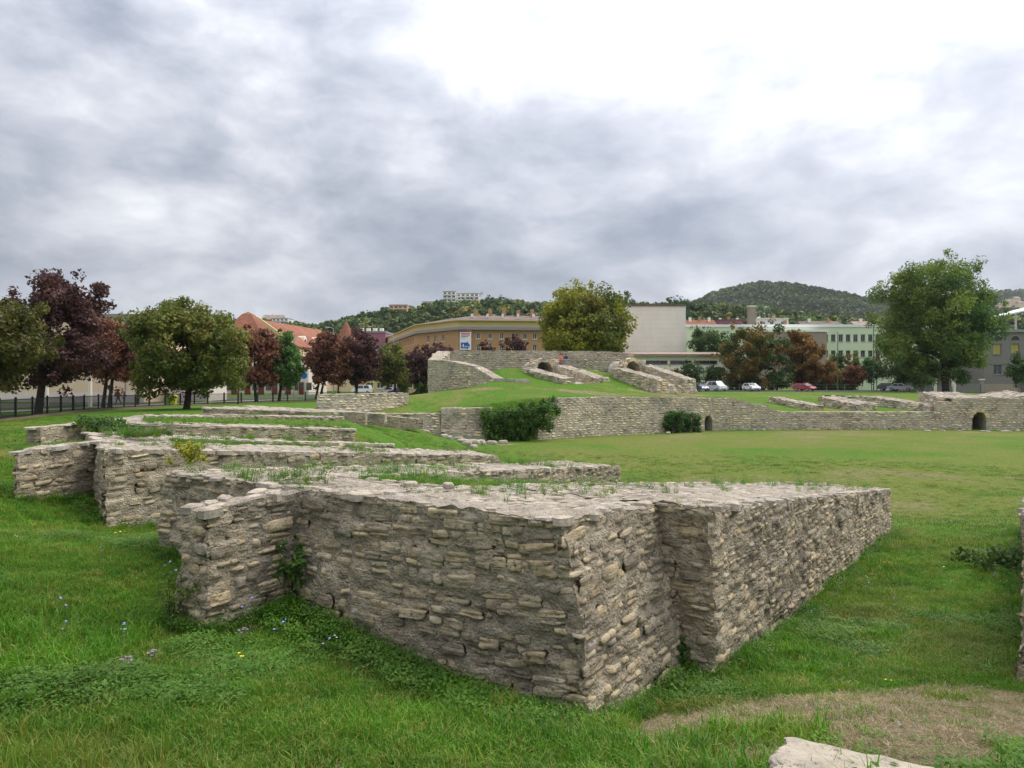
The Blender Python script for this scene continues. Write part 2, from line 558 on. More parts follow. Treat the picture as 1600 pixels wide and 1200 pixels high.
M_CTRL = [
    (-15, 64, -0.7), (-14, 66, -0.32), (-10, 66.5, -0.28), (-7, 66.8, -0.2), (-5, 67.3, 0.10), (-2.3, 68, 0.45),
    (-16, 70, 0.2), (-12, 75, 1.0), (-7, 73, 1.0), (-8, 79, 1.45), (-14, 80, 0.5), (-17, 85, 0.0), (-10.6, 85, 0.9), (-14, 92, 0.0),
    (-8.5, 83.5, 1.35), (-5.5, 81.5, 1.7), (-2.3, 80, 2.45), (0, 76, 1.7), (2.5, 69.5, 1.05), (9.3, 75, 1.0), (16.9, 79.6, 0.85), (22, 82.5, 0.72), (25.3, 83, 0.62),
    (2, 85, 2.9), (-1, 90, 4.15), (4, 91, 4.15), (9, 91, 4.15), (12, 86, 2.7), (16, 90, 2.9), (18.5, 88, 1.7), (20, 90.5, 1.3), (22, 88, 1.0), (21, 97, 0.8),
    (31, 83.5, -0.98), (37, 84, -0.98), (49.5, 83.5, -0.95), (58, 83, 0.6), (66, 81, 0.6), (30, 92, -0.1), (38, 92, -0.35), (47, 92, -0.4), (38, 98, 0.25), (28, 100, 0.4), (47, 98, 0.2), (55, 100, 0.6),
    (26, 108, 0.5), (45, 108, 0.5), (65, 108, 0.5), (25, 130, 0.45), (60, 130, 0.45), (80, 120, 0.5), (0, 112, 0.4), (0, 130, 0.3), (-15, 112, -0.3), (-15, 135, -0.35), (30, 170, 0.4), (80, 170, 0.5)]
G_HIGH = Surf(M_CTRL, 1.2)

POD = np.array([(-14.5, 64.0), (-13.8, 64.0), (-6.65, 66.0), (-2.3, 67.0), (2.45, 68.0), (9.3, 74.0), (16.9, 78.4), (22.0, 81.3), (25.3, 81.5), (31.0, 82.0), (49.5, 82.0), (58.3, 81.0), (64.0, 79.0), (90, 68)])


DOORS = (22.35, 53.6)


def ypod(x):
    return np.interp(x, POD[:, 0], POD[:, 1])


def notch(x):
    """the tunnels behind the two doorways are cut into the bank"""
    return 6.0 * sum((np.abs(np.asarray(x) - d) < 1.9) * 1.0 for d in DOORS)


VAULTS = [(4.1, 90.4, 3.35, math.radians(33), 4.95, 8.5), (15.2, 89.6, 3.35, math.radians(38), 4.85, 7.0)]


def carve(x, y, z):
    for (vx, vy, vb, an, top, ln) in VAULTS:
        a = (x - vx) * math.sin(an) - (y - vy) * math.cos(an)
        b = (x - vx) * math.cos(an) + (y - vy) * math.sin(an)
        fl = vb + (top - 3.1 - vb) * np.clip(a / ln, 0, 1) - 0.35
        ins = (np.abs(b) < 1.9) & (a > -3.5) & (a < ln + 0.4)
        z = np.where(ins, np.minimum(z, fl), z)
    return z


def sstep(a, b, x):
    t = np.clip((x - a) / (b - a), 0, 1)
    return t * t * (3 - 2 * t)


def gz(x, y, rough=True):
    x = np.asarray(x, float); y = np.asarray(y, float)
    lo = G_LOW(x, y)
    hi = G_HIGH(x, y)
    flat = np.where(x < 0, -0.40, 0.4)
    far = sstep(150, 230, y)
    lo = lo * (1 - sstep(120, 200, np.hypot(x + 10, y - 60))) + np.where(y > 60, -0.4, 0.8) * sstep(120, 200, np.hypot(x + 10, y - 60))
    hi = carve(x, y, hi)
    w = sstep(0.45, 1.0, y - ypod(x) - notch(x)) * sstep(-17.5, -14.2, x) * (1 - sstep(75, 85, x))
    z = lo * (1 - w) + hi * w
    z = z * (1 - far) + flat * far
    if rough:
        P = np.stack([x.ravel(), y.ravel(), np.zeros(x.size)], 1)
        dist = np.hypot(x, y)
        a = 0.035 * np.exp(-dist / 60.0)
        z = z + (a.ravel() * (fbm(P * 1.1, 2, 3) + 0.6 * vnoise(P * 3.1, 8))).reshape(x.shape)
    return z


def gz1(x, y):
    return float(gz(np.array([x]), np.array([y]))[0])


def lines(spec):
    out = [spec[0][0]]
    for a, b, st in spec:
        n = max(1, int(round((b - a) / st)))
        out += list(np.linspace(a, b, n + 1)[1:])
    return np.array(out)


def geo(a, b, n):
    return list(a * (b / a) ** (np.arange(1, n + 1) / n))


xs = np.array([-v for v in reversed(geo(110, 4000, 16))] + list(lines([(-110, -45, 3.0), (-45, -16, 0.9), (-16, 16, 0.22), (16, 25, 0.4), (25, 70, 0.8), (70, 110, 3.0)])) + geo(110, 4000, 16))
ys = np.array([-v for v in reversed(geo(40, 3000, 12))] + list(lines([(-40, -6, 4.0), (-6, 0, 0.8), (0, 27, 0.22), (27, 62, 0.7), (62, 97, 0.36), (97, 140, 1.2), (140, 240, 5)])) + geo(240, 5000, 16))
gx, gy = np.meshgrid(xs, ys)
gzz = gz(gx, gy)
PATH_PTS = [(1.15, 4.8, 0.4), (1.7, 4.7, 0.75), (2.5, 4.5, 0.8), (3.3, 4.25, 0.8), (4.2, 4.1, 0.8), (5.2, 3.9, 0.8), (2.2, 4.05, 0.6), (3.2, 3.7, 0.6), (1.7, 5.1, 0.35)]


def dryness(x, y):
    """0 lush grass, 1 bare trodden earth with straw"""
    P = np.stack([x.ravel(), y.ravel(), np.zeros(x.size)], 1)
    n = fbm(P * 0.9, 4, 21).reshape(x.shape)
    n2 = fbm(P * 0.16, 4, 33).reshape(x.shape)
    n3 = fbm(P * 2.6, 3, 41).reshape(x.shape)
    dr = 0.10 + 0.10 * n
    for px_, py_, r in PATH_PTS:
        dd = np.hypot(x - px_, y - py_) / (r * 1.18) + 0.38 * n3 + 0.2 * n
        dr = np.maximum(dr, 1.0 * (1 - sstep(0.55, 1.15, dd)))
    arena = sstep(24, 33, y) * sstep(-4, 6, x) * (1 - sstep(-0.5, 0.5, y - ypod(x)))
    dr = np.maximum(dr, arena * np.clip(0.42 + 0.22 * n2 + 0.12 * n, 0, 1))
    left = sstep(-6, -12, x) * (y < 20)
    dr = np.maximum(dr, np.clip(left * (0.28 + 0.3 * n2 + 0.15 * n), 0, 1))
    mound = sstep(0.5, 1.5, y - ypod(x)) * sstep(-16, -12, x)
    dr = np.maximum(dr, mound * np.clip(0.22 + 0.3 * n2 + 0.25 * n, 0, 1))
    # worn strip behind the arena wall and the path on the bank
    for (wx, wy, rx, ry) in ((8, 77.0, 7, 1.2), (17, 81.5, 5, 1.0), (20.5, 84.5, 3.5, 1.6), (-3, 76.5, 2.5, 1.0), (9, 88.0, 2.0, 1.0), (2, 31, 5, 0.8), (-1.5, 63, 4, 1.4), (34, 43, 6, 0.5)):
        dd = np.hypot((x - wx) / rx, (y - wy) / ry) + 0.3 * n
        dr = np.maximum(dr, 0.85 * (1 - sstep(0.5, 1.2, dd)))
    return np.clip(dr, 0, 1)


def lushness(x, y):
    P = np.stack([x.ravel(), y.ravel(), np.zeros(x.size)], 1)
    return np.clip(0.5 + 0.5 * fbm(P * 0.5, 4, 77), 0, 1).reshape(x.shape)


def ground_material():
    m, t, out = material('grassy_ground')
    p = pos(t)
    dry = t.n('ShaderNodeAttribute', {'attribute_name': 'dry'}).outputs['Fac']
    n1 = t.noise(p, 0.35, 6, 0.6)
    n2 = t.noise(p, 3.0, 7, 0.65)
    n3 = t.noise(p, 28.0, 5, 0.7)
    lush = t.mix(t.ramp(n2, [(0.3, 0), (0.7, 1)]), (0.040, 0.115, 0.008), (0.080, 0.190, 0.014))
    lush = t.mix(t.ramp(n1, [(0.42, 0), (0.65, 0.55)]), lush, (0.090, 0.125, 0.022))
    yel = t.mix(t.ramp(n2, [(0.3, 0), (0.7, 1)]), (0.102, 0.136, 0.024), (0.152, 0.170, 0.040))
    earth = t.mix(t.ramp(n2, [(0.3, 0), (0.7, 1)]), (0.150, 0.118, 0.072), (0.26, 0.205, 0.13))
    c = t.mix(t.ramp(dry, [(0.12, 0), (0.5, 1)]), lush, yel)
    c = t.mix(t.ramp(t.math('ADD', dry, t.math('MULTIPLY', t.math('SUBTRACT', n3, 0.5), 0.5)), [(0.58, 0), (0.82, 1)]), c, earth)
    c = t.mix(1.0, c, t.ramp(n3, [(0.25, 0.45), (0.5, 1.0), (0.75, 1.5)]), 'MULTIPLY')
    n4 = t.noise(t.vscale(p, (1.0, 0.55, 1.0)), 7.0, 6, 0.72)
    c = t.mix(1.0, c, t.ramp(n4, [(0.28, 0.62), (0.5, 1.0), (0.72, 1.35)]), 'MULTIPLY')
    n5 = t.noise(p, 1.1, 5, 0.65)
    c = t.mix(t.ramp(n5, [(0.56, 0.0), (0.70, 0.45)]), c, (0.155, 0.135, 0.05))
    n6 = t.noise(t.vscale(p, (0.5, 1.0, 1.0)), 0.16, 7, 0.72)
    c = t.mix(t.ramp(n6, [(0.49, 0.0), (0.66, 0.42)]), c, (0.135, 0.132, 0.042))
    c = t.mix(t.ramp(n6, [(0.34, 0.5), (0.47, 0.0)]), c, (0.060, 0.140, 0.014))
    b = t.math('ADD', t.math('ADD', n3, n4), t.math('MULTIPLY', n2, 0.8))
    bsdf(t, out, c, 0.95, 0.08, bump=b, bstr=0.9, bdist=0.06)
    return m


M_GROUND = ground_material()
mb = MB()
mb.add(np.stack([gx.ravel(), gy.ravel(), gzz.ravel()], 1), gridf(len(xs) - 1, len(ys) - 1))
ground = mb.build('ground', M_GROUND, smooth=True)
tag(ground, 'grassy ground of the arena and its banks', None, None, 'structure')
a = ground.data.attributes.new('dry', 'FLOAT', 'POINT')
a.data.foreach_set('value', dryness(gx, gy).ravel().astype(np.float32))


def drape(name, poly_rows, mat, lift=0.04, label=None):
    """strip laid on the ground: rows of points across"""
    R = np.array(poly_rows, float)
    nv, nu = R.shape[0] - 1, R.shape[1] - 1
    x = R[..., 0].ravel(); y = R[..., 1].ravel()
    z = gz(x, y, False) + lift
    m = MB()
    m.add(np.stack([x, y, z], 1), gridf(nu, nv))
    return tag(m.build(name, mat, smooth=True), label, None, None, 'structure')


M_ASPH = paint('asphalt', (0.085, 0.082, 0.080), 0.25, 2.0, 0.9, 0.2)
M_PAVE = paint('pavement_concrete', (0.24, 0.225, 0.20), 0.15, 1.0, 0.9, 0.2)


def strip(pts, width, n=40, m=6):
    pts = np.array(pts, float)
    seg = np.concatenate([[0], np.cumsum(np.hypot(*np.diff(pts, axis=0).T))])
    s = np.linspace(0, seg[-1], n)
    c = np.stack([np.interp(s, seg, pts[:, 0]), np.interp(s, seg, pts[:, 1])], 1)
    tn = np.gradient(c, axis=0)
    tn /= np.linalg.norm(tn, axis=1)[:, None]
    nr = np.stack([-tn[:, 1], tn[:, 0]], 1)
    o = np.linspace(-width / 2, width / 2, m)
    return c[:, None, :] + o[None, :, None] * nr[:, None, :]


drape('road', strip([(-52, 20), (-56, 55), (-54, 88), (-44, 118), (-22, 142), (0, 150), (20, 152)], 11, 70, 8), M_ASPH, 0.05, 'grey asphalt road beyond the fence')
drape('pavement', strip([(-41, 25), (-43.5, 55), (-43.5, 85), (-37, 105), (-22, 122), (0, 133)], 3.0, 60, 5), M_PAVE, 0.06, 'pale pavement behind the iron fence')
drape('parking_road', strip([(14, 133), (40, 134), (90, 131)], 13, 40, 8), M_ASPH, 0.05, 'asphalt parking road behind the arena')

for dx in DOORS:
    y0 = float(ypod(dx))
    q, r = np.meshgrid(np.linspace(dx - 3.2, dx + 3.2, 10), np.linspace(0.7, 9.0, 12))
    yy = r + ypod(q)
    m = MB()
    m.add(np.stack([q.ravel(), yy.ravel(), G_HIGH(q, yy).ravel() + 0.05], 1), gridf(9, 11))
    o = m.build('turf', M_GROUND, smooth=True)
    tag(o, 'grass roof over the tunnel behind the doorway', None, None, 'structure')
    at = o.data.attributes.new('dry', 'FLOAT', 'POINT'); at.data.foreach_set('value', dryness(q, yy).ravel().astype(np.float32))
# ------------------------------------------------------------------ masonry
def stone_shape(seed, nx, nz, rough=1.0):
    """one rough stone: x width, y outwards, z height, about unit size; front skin with rim turned in, back closed"""
    u = np.linspace(-1, 1, nx + 1)[None, :].repeat(nz + 1, 0)
    w = np.linspace(-1, 1, nz + 1)[:, None].repeat(nx + 1, 1)
    P = np.stack([u.ravel(), w.ravel(), np.full(u.size, seed * 7.3)], 1)
    m = np.maximum(np.abs(u), np.abs(w))
    rs = np.random.default_rng(seed + 900)
    q = rs.uniform(-0.10, 0.10, (2, 2, 2)) * rough
    uu, ww = (u + 1) / 2, (w + 1) / 2
    def cor(k): return q[0, 0, k] * (1 - uu) * (1 - ww) + q[1, 0, k] * uu * (1 - ww) + q[0, 1, k] * (1 - uu) * ww + q[1, 1, k] * uu * ww
    x = 0.5 * u * (1 - 0.05 * w * w) + cor(0)
    z = 0.5 * w * (1 - 0.05 * u * u) + cor(1)
    an = np.arctan2(w, u)
    R = 1 + 0.11 * rough * fbm(np.stack([np.cos(an).ravel() * 2.3, np.sin(an).ravel() * 2.3, np.full(u.size, seed * 3.1)], 1), 2, seed).reshape(u.shape) * m
    x = x * R; z = z * R
    y = 0.42 - 0.75 * m ** 10 + 0.26 * rough * fbm(P * 1.7, 3, seed).reshape(u.shape)
    lam = vnoise(np.stack([u.ravel() * 0.8, w.ravel() * 3.2, np.full(u.size, seed * 1.7)], 1), seed + 4).reshape(u.shape)
    y = y + 0.26 * rough * lam * (m < 0.99)
    y = np.where(m > 0.99, -0.75, y)
    v = np.stack([x.ravel(), y.ravel(), z.ravel()], 1)
    f = gridf(nx, nz)
    # u right, w up seen from outside: grid winding gives normal -y, flip
    f = f[:, ::-1]
    rim = list(range(0, nx + 1)) + [(nx + 1) * k + nx for k in range(1, nz + 1)] + [(nx + 1) * nz + k for k in range(nx - 1, -1, -1)] + [(nx + 1) * k for k in range(nz - 1, 0, -1)]
    return v, f, rim


def stone_mesh(name, seed, nx, nz, mat, rough=1.0):
    v, f, rim = stone_shape(seed, nx, nz, rough)
    me = bpy.data.meshes.new(name)
    me.from_pydata(v.tolist(), [], f.tolist() + [rim])
    me.polygons.foreach_set('use_smooth', np.ones(len(me.polygons), bool))
    me.materials.append(mat)
    me.update()
    return me


NEAR_STONES = [stone_mesh('stone', 100 + i, 12, 8, M_STONE, 1.15) for i in range(26)]
MID_STONES = [stone_mesh('stone', 200 + i, 5, 4, M_STONE, 1.0) for i in range(10)]
LOW_STONES = [stone_shape(300 + i, 3, 2, 0.6) for i in range(8)]
MIDJ_STONES = [stone_shape(320 + i, 5, 3, 1.0) for i in range(8)]


def flat_shape(seed, n=9):
    """flat irregular paving piece lying on a wall top: x,y about unit, z thickness"""
    r = np.random.default_rng(seed)
    an = np.sort((np.arange(n) + r.uniform(-0.3, 0.3, n)) * 2 * math.pi / n)
    ca, sa = np.cos(an), np.sin(an)
    sq = 1 / np.maximum(np.abs(ca), np.abs(sa)) ** 0.75
    R = 0.47 * sq * r.uniform(0.86, 1.08, n)
    o = np.stack([ca * R, sa * R], 1)
    v = [np.column_stack([o, np.full(n, -1.2)]), np.column_stack([o * 0.97, r.uniform(0.30, 0.62, n)]), np.column_stack([o * 0.62, r.uniform(0.6, 1.0, n)]), np.array([[0, 0, r.uniform(0.7, 1.0)]])]
    f = []
    for k in (0, 1):
        for i in range(n):
            j = (i + 1) % n
            f.append((k * n + i, k * n + j, (k + 1) * n + j))
            f.append((k * n + i, (k + 1) * n + j, (k + 1) * n + i))
    for i in range(n):
        f.append((2 * n + i, 2 * n + (i + 1) % n, 3 * n))
    return np.concatenate(v), np.array(f)


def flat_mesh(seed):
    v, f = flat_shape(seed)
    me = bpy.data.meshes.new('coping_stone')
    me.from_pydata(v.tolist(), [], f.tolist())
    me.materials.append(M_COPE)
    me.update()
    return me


FLAT_SHAPES = [flat_shape(400 + i) for i in range(14)]
FLATS = [flat_mesh(400 + i) for i in range(14)]


def rough_fn(amp, seed=11):
    def fn(v):
        return v + amp * (0.9 * vecnoise(v * 1.6, seed) * (1, 1, 0.5) + 0.75 * vecnoise(v * (5, 5, 9), seed + 1) + 0.45 * vecnoise(v * 17.0, seed + 2))
    return fn


FOOT = []        # plan outlines of all wall pieces


class Wall:
    """one ruined wall: mortar core, stones on the faces, flat pieces on top"""
    def __init__(self, name, label, loc, cat='stone wall', group=None, near=True, max_parts=300, hs=(0.075, 0.19), ws=(0.14, 0.46), amp=0.035, ds=0.06, far=False, gap=0.07, min_px=10, skip=0.10):
        self.root = thing(name, label, cat, loc, group)
        self.core, self.top = MB(), MB()
        self.stones, self.copes = [], []
        self.near, self.max_parts, self.hs, self.ws, self.amp, self.ds, self.far, self.gap, self.min_px, self.skip = near, max_parts, hs, ws, amp, ds, far, gap, min_px, skip
        self.rg = np.random.default_rng(abs(hash(label)) % 100000 if False else sum(map(ord, label)))

    def quad(self, b0, b1, t1, t0, stones=True, holes=()):
        """a side face, b0->b1 along the bottom with the outside on the right-hand side of b0->b1 seen from above"""
        b0, b1, t0, t1 = [np.asarray(p, float) for p in (b0, b1, t0, t1)]
        L = np.linalg.norm((b1 - b0)[:2]); H = max(t0[2] - b0[2], t1[2] - b1[2])
        nu, nv = max(1, int(round(L / self.ds))), max(1, int(round(H / self.ds)))
        if holes:
            u = np.linspace(0, 1, nu + 1); w = np.linspace(0, 1, nv + 1)
            g = (b0[None, None] * (1 - u[None, :, None]) + b1 * u[None, :, None]) * (1 - w[:, None, None]) + (t0 * (1 - u[None, :, None]) + t1 * u[None, :, None]) * w[:, None, None]
            f = gridf(nu, nv)
            c = g.reshape(-1, 3)[f].mean(1)
            uu = np.linalg.norm((c - b0)[:, :2], axis=1)
            keep = np.ones(len(f), bool)
            for (hu, hw, hz, hh) in holes:
                keep &= ~self.in_hole(uu, c[:, 2], hu, hw, hz, hh)
            self.core.add(rough_fn(self.amp)(g.reshape(-1, 3)), f[keep])
        else:
            self.core.grid(b0, b1, t1, t0, nu, nv, fn=rough_fn(self.amp))
        if not stones:
            return
        ud = (b1 - b0) * (1, 1, 0); ud /= np.linalg.norm(ud)
        nrm = np.array([ud[1], -ud[0], 0])
        mid = (b0 + b1 + t0 + t1) / 4
        tocam = np.array([0, 0, CAMZ]) - mid
        if np.dot(nrm, tocam) < -0.25 * np.linalg.norm(tocam):
            return
        rg = self.rg
        z = min(b0[2], b1[2]); ztop = max(t0[2], t1[2])
        while z < ztop:
            h = rg.uniform(*self.hs)
            x = rg.uniform(-0.035, 0.02) if not self.far else 0.0
            wob = rg.uniform(0, 6.3)
            while x < L:
                w_ = rg.uniform(*self.ws) * (0.8 + 0.4 * h / self.hs[1])
                if x + w_ > L - 0.4 * self.ws[0]: w_ = L - x + (rg.uniform(-0.02, 0.03) if not self.far else 0.0)
                if w_ < 0.3 * self.ws[0]: break
                cu = x + w_ / 2
                x += w_
                f = np.clip(cu / L, 0, 1)
                zb = b0[2] * (1 - f) + b1[2] * f; zt = t0[2] * (1 - f) + t1[2] * f
                cz = z + h / 2 + 0.02 * math.sin(cu * 2.1 + wob) * (0 if self.far else 1)
                hh = h
                if cz + hh / 2 > zt - 0.01:
                    hh = zt - 0.01 - (cz - hh / 2)
                    if hh < 0.35 * self.hs[0]: continue
                    cz = zt - 0.01 - hh / 2
                if cz < zb or rg.random() < self.skip: continue
                bad = False
                for (hu, hw, hz, hh_) in holes:
                    if self.in_hole(np.array([cu - w_ * .35, cu + w_ * .35, cu]), np.array([cz] * 3), hu, hw, hz, hh_).any(): bad = True
                if bad: continue
                pieces = [(cu, cz, w_, hh)]
                if not self.far and hh > 0.13 and rg.random() < 0.25:
                    k = rg.uniform(0.4, 0.6)
                    pieces = [(cu, cz - hh / 2 + hh * k / 2, w_, hh * k), (cu + rg.uniform(-.03, .03), cz + hh / 2 - hh * (1 - k) / 2, w_, hh * (1 - k))]
                for (cu_, cz_, w2, h2) in pieces:
                    f = cu_ / L
                    B = b0 * (1 - f) + b1 * f; T = t0 * (1 - f) + t1 * f
                    k = (cz_ - B[2]) / max(1e-6, T[2] - B[2])
                    P = B + (T - B) * k
                    up = T - B; up /= np.linalg.norm(up)
                    proud = rg.uniform(-0.012, 0.008) if not self.far else rg.uniform(0.0, 0.035)
                    self.stones.append((P, proud, ud, nrm, up, w2 * (1 - self.gap * rg.uniform(0.3, 1.1)), h2 * (1 - self.gap * rg.uniform(0.4, 1.3)), rg.uniform(0.024, 0.048) if not self.far else rg.uniform(0.05, 0.09), rg.uniform(-0.06, 0.06)))
            z += h

    @staticmethod
    def in_hole(u, z, hu, hw, hz, hh):
        """arched opening: centre hu, width hw, bottom hz, total height hh"""
        spring = hz + hh - hw / 2
        ins = (np.abs(u - hu) < hw / 2) & (z > hz - 0.5) & (z < spring)
        return ins | (((u - hu) ** 2 + (z - spring) ** 2) < (hw / 2) ** 2)

    def seg(self, r0, r1, l1, l0, zt, zb, boff=None, sides='rflb', cope=True, holes=None, cs=(0.30, 0.17)):
        """straight piece of wall: right edge r0->r1, left edge l0->l1 in plan (r to the right when looking r0->r1), zt / zb heights at (r0,r1,l1,l0)"""
        pl = [np.array(p, float) for p in (r0, r1, l1, l0)]
        FOOT.append(np.array(pl))
        T = [np.array([p[0], p[1], z]) for p, z in zip(pl, zt)]
        off = boff or [(0, 0)] * 4
        B = [np.array([p[0] + o[0], p[1] + o[1], z]) for p, o, z in zip(pl, off, zb)]
        hl = holes or {}
        # order so that outside is to the right of b0->b1: right edge r0->r1 has outside on its right
        for key, (i, j) in {'r': (0, 1), 'b': (1, 2), 'l': (2, 3), 'f': (3, 0)}.items():
            if key in sides:
                self.quad(B[i], B[j], T[j], T[i], holes=hl.get(key, ()))
        L = max(np.linalg.norm(pl[1] - pl[0]), np.linalg.norm(pl[2] - pl[3])); W = max(np.linalg.norm(pl[3] - pl[0]), np.linalg.norm(pl[2] - pl[1]))
        dst = self.ds * 1.2
        self.top.grid(T[0], T[1], T[2], T[3], max(1, int(round(L / dst))), max(1, int(round(W / dst))), fn=rough_fn(self.amp))
        if cope:
            rg = self.rg
            nu, nv = max(1, int(L / cs[0])), max(1, int(W / cs[1]))
            ang = math.atan2(pl[1][1] - pl[0][1], pl[1][0] - pl[0][0])
            for j in range(nv):
                u = rg.uniform(-0.5, 0)
                while u < nu:
                    wu = rg.uniform(0.4, 1.5)
                    fu = (u + wu / 2) / nu; fv = (j + 0.5 + rg.uniform(-0.12, 0.12)) / nv
                    u += wu
                    if not (0.0 < fu < 1.0) or rg.random() < 0.38: continue
                    P = (T[0] * (1 - fu) + T[1] * fu) * (1 - fv) + (T[3] * (1 - fu) + T[2] * fu) * fv
                    du = T[1] - T[0]; du = du / np.linalg.norm(du)
                    dv = T[3] - T[0]; dv = dv / np.linalg.norm(dv)
                    nn = np.cross(du, dv); nn /= np.linalg.norm(nn)
                    dv = np.cross(nn, du)
                    edge = j in (0, nv - 1) and not self.far
                    if edge: P = P + dv * rg.uniform(-0.015, 0.055) * (-1 if j == 0 else 1)
                    self.copes.append((P, du, dv, nn, wu * L / nu * rg.uniform(0.9, 1.02), W / nv * rg.uniform(0.92, 1.12) * (1.25 if edge else 1), rg.uniform(0.02, 0.045) if edge else rg.uniform(0.006, 0.020), rg.uniform(-0.3, 0.3)))

    def finish(self, core_mat=None, top_mat=None):
        root = self.root
        if self.stones:      # stones follow the same unevenness as the core
            P = np.array([q[0] for q in self.stones])
            low = self.amp * (0.9 * vecnoise(P * 1.6, 11) * (1, 1, 0.5) + (0 if self.far else 0.75) * vecnoise(P * np.array([5, 5, 9.0]), 12) * (1, 1, 0.3))
            self.stones = [(q[0] + l_ + q[3] * q[1],) + tuple(q[2:]) for q, l_ in zip(self.stones, low)]
        loc = np.array(root.location)
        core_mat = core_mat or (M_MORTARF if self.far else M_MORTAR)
        self.core.build('mortar_core', core_mat, root, smooth=not self.far)
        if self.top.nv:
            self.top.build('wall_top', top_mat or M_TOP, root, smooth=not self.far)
        cp = np.array([0, 0, CAMZ])

        def emit(items, kind):
            if not items: return
            sz = []
            for it in items:
                dd = np.linalg.norm(it[0] - cp)
                a = it[4] * FPX / dd
                foot = abs(np.dot((cp - it[0]) / dd, it[2] if kind == 'stone' else it[3]))
                sz.append((a * (it[5] * FPX / dd) * max(foot, 0.02), a))
            order = np.argsort([-s[0] for s in sz])
            joined = MB()
            cnt = 0
            for k in order:
                it = items[k]
                P, ax, ay, az, w_, h_, d_, rot = it
                c, s = math.cos(rot), math.sin(rot)
                if kind == 'stone':
                    X = ax * c + az * s; Z = -ax * s + az * c; Y = ay
                    sc = (w_ * (1 if self.rg.random() < 0.5 else -1), d_, h_)
                else:
                    X = ax * c + ay * s; Y = -ax * s + ay * c; Z = az
                    sc = (w_, h_, d_)
                if cnt < self.max_parts and sz[k][1] >= self.min_px and sz[k][0] > 25:
                    if kind == 'stone':
                        me = NEAR_STONES[self.rg.integers(len(NEAR_STONES))] if sz[k][0] > 500 else MID_STONES[self.rg.integers(len(MID_STONES))]
                    else:
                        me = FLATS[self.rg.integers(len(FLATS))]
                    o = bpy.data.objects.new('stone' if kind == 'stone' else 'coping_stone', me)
                    M = Matrix([[X[0] * sc[0], Y[0] * sc[1], Z[0] * sc[2], P[0] - loc[0]], [X[1] * sc[0], Y[1] * sc[1], Z[1] * sc[2], P[1] - loc[1]], [X[2] * sc[0], Y[2] * sc[1], Z[2] * sc[2], P[2] - loc[2]], [0, 0, 0, 1]])
                    COL.objects.link(o)
                    o.parent = root
                    o.matrix_local = M
                    cnt += 1
                else:
                    if kind == 'stone':
                        lib = LOW_STONES if self.far else MIDJ_STONES
                        v, f, rim = lib[self.rg.integers(len(lib))]
                    else:
                        v, f = FLAT_SHAPES[self.rg.integers(len(FLAT_SHAPES))]
                    q = P + v[:, :1] * sc[0] * X + v[:, 1:2] * sc[1] * Y + v[:, 2:] * sc[2] * Z
                    joined.add(q, f if sc[0] > 0 else f[:, ::-1], float(self.rg.random()))
            if joined.nv:
                if kind == 'stone':
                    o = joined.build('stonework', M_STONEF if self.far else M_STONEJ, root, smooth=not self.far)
                else:
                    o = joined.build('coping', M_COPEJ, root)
                tag(o, kind='stuff')

        emit(self.stones, 'stone')
        emit(self.copes, 'cope')
        return root


def V2(*a): return np.array(a, float)


def zc(below): return CAMZ - below


# ---- the nearest block: front wall, two radial walls, buttress
u1 = V2(0.574, 0.819); f1 = V2(-0.84, 0.54); nr1 = V2(0.819, -0.574)
A = V2(0.38, 5.50); G = A + 1.78 * u1; P_ = V2(1.85, 6.64); R1 = V2(10.1, 19.0)
E = A + 5.3 * f1; J = A + 2.96 * f1
L1 = V2(2.57, 17.0)
DEEP = -0.6
w = Wall('ruined_wall', 'nearest ruined stone wall block with sharp corner, buttress and grass-filled top', (0.4, 5.5, 0.5), ds=0.035, amp=0.042, skip=0.05, hs=(0.055, 0.155), ws=(0.10, 0.36))
zt0 = zc(1.11)
nb = 0.26 * nr1
w.seg(A, G, G + 2.2 * f1, A + 2.2 * f1, (zt0, zc(1.24), zc(1.24), zt0), (0.2, 0.0, 0.0, 0.2), boff=[(0.27, -0.16), (0.30, -0.12), (0, 0), (-0.06, -0.10)], sides='rf', cs=(0.22, 0.12))
w.seg(P_, R1, R1 + 2.3 * f1, G + 2.2 * f1, (zc(1.22), zc(2.99), zc(2.99), zc(1.24)), (-0.1, -1.7, -1.7, -0.1), boff=[(0.03, -0.03), (0.05, -0.03), (0, 0), (0, 0)], sides='rb', cs=(0.24, 0.13))
w.quad((P_[0] + 0.03 - 0.62 * nr1[0], P_[1] - 0.03 - 0.62 * nr1[1], -0.1), (P_[0] + 0.03, P_[1] - 0.03, -0.1), (P_[0], P_[1], zc(1.22)), (P_[0] - 0.62 * nr1[0], P_[1] - 0.62 * nr1[1], zc(1.22)))
fb = (-0.05, -0.09)
Jr, Jl = J, J + 0.38 * f1
w.seg(A + 2.2 * f1 + 1.4 * u1, E - 1.5 * f1 + 1.4 * u1, E - 1.5 * f1, A + 2.2 * f1, (zt0 - .102, zt0 - .11, zt0, zt0), (0.3, 0.5, 0.5, 0.3), boff=[(0, 0), (0, 0), fb, (-0.06, -0.10)], sides='l', cs=(0.22, 0.12))
w.seg(E - 1.5 * f1, L1, L1 + 1.5 * f1, E, (zt0, zc(2.11), zc(2.11), zt0), (0.45, -0.4, -0.4, 0.6), boff=[fb, (0, 0), (0, 0), fb], sides='rbf')
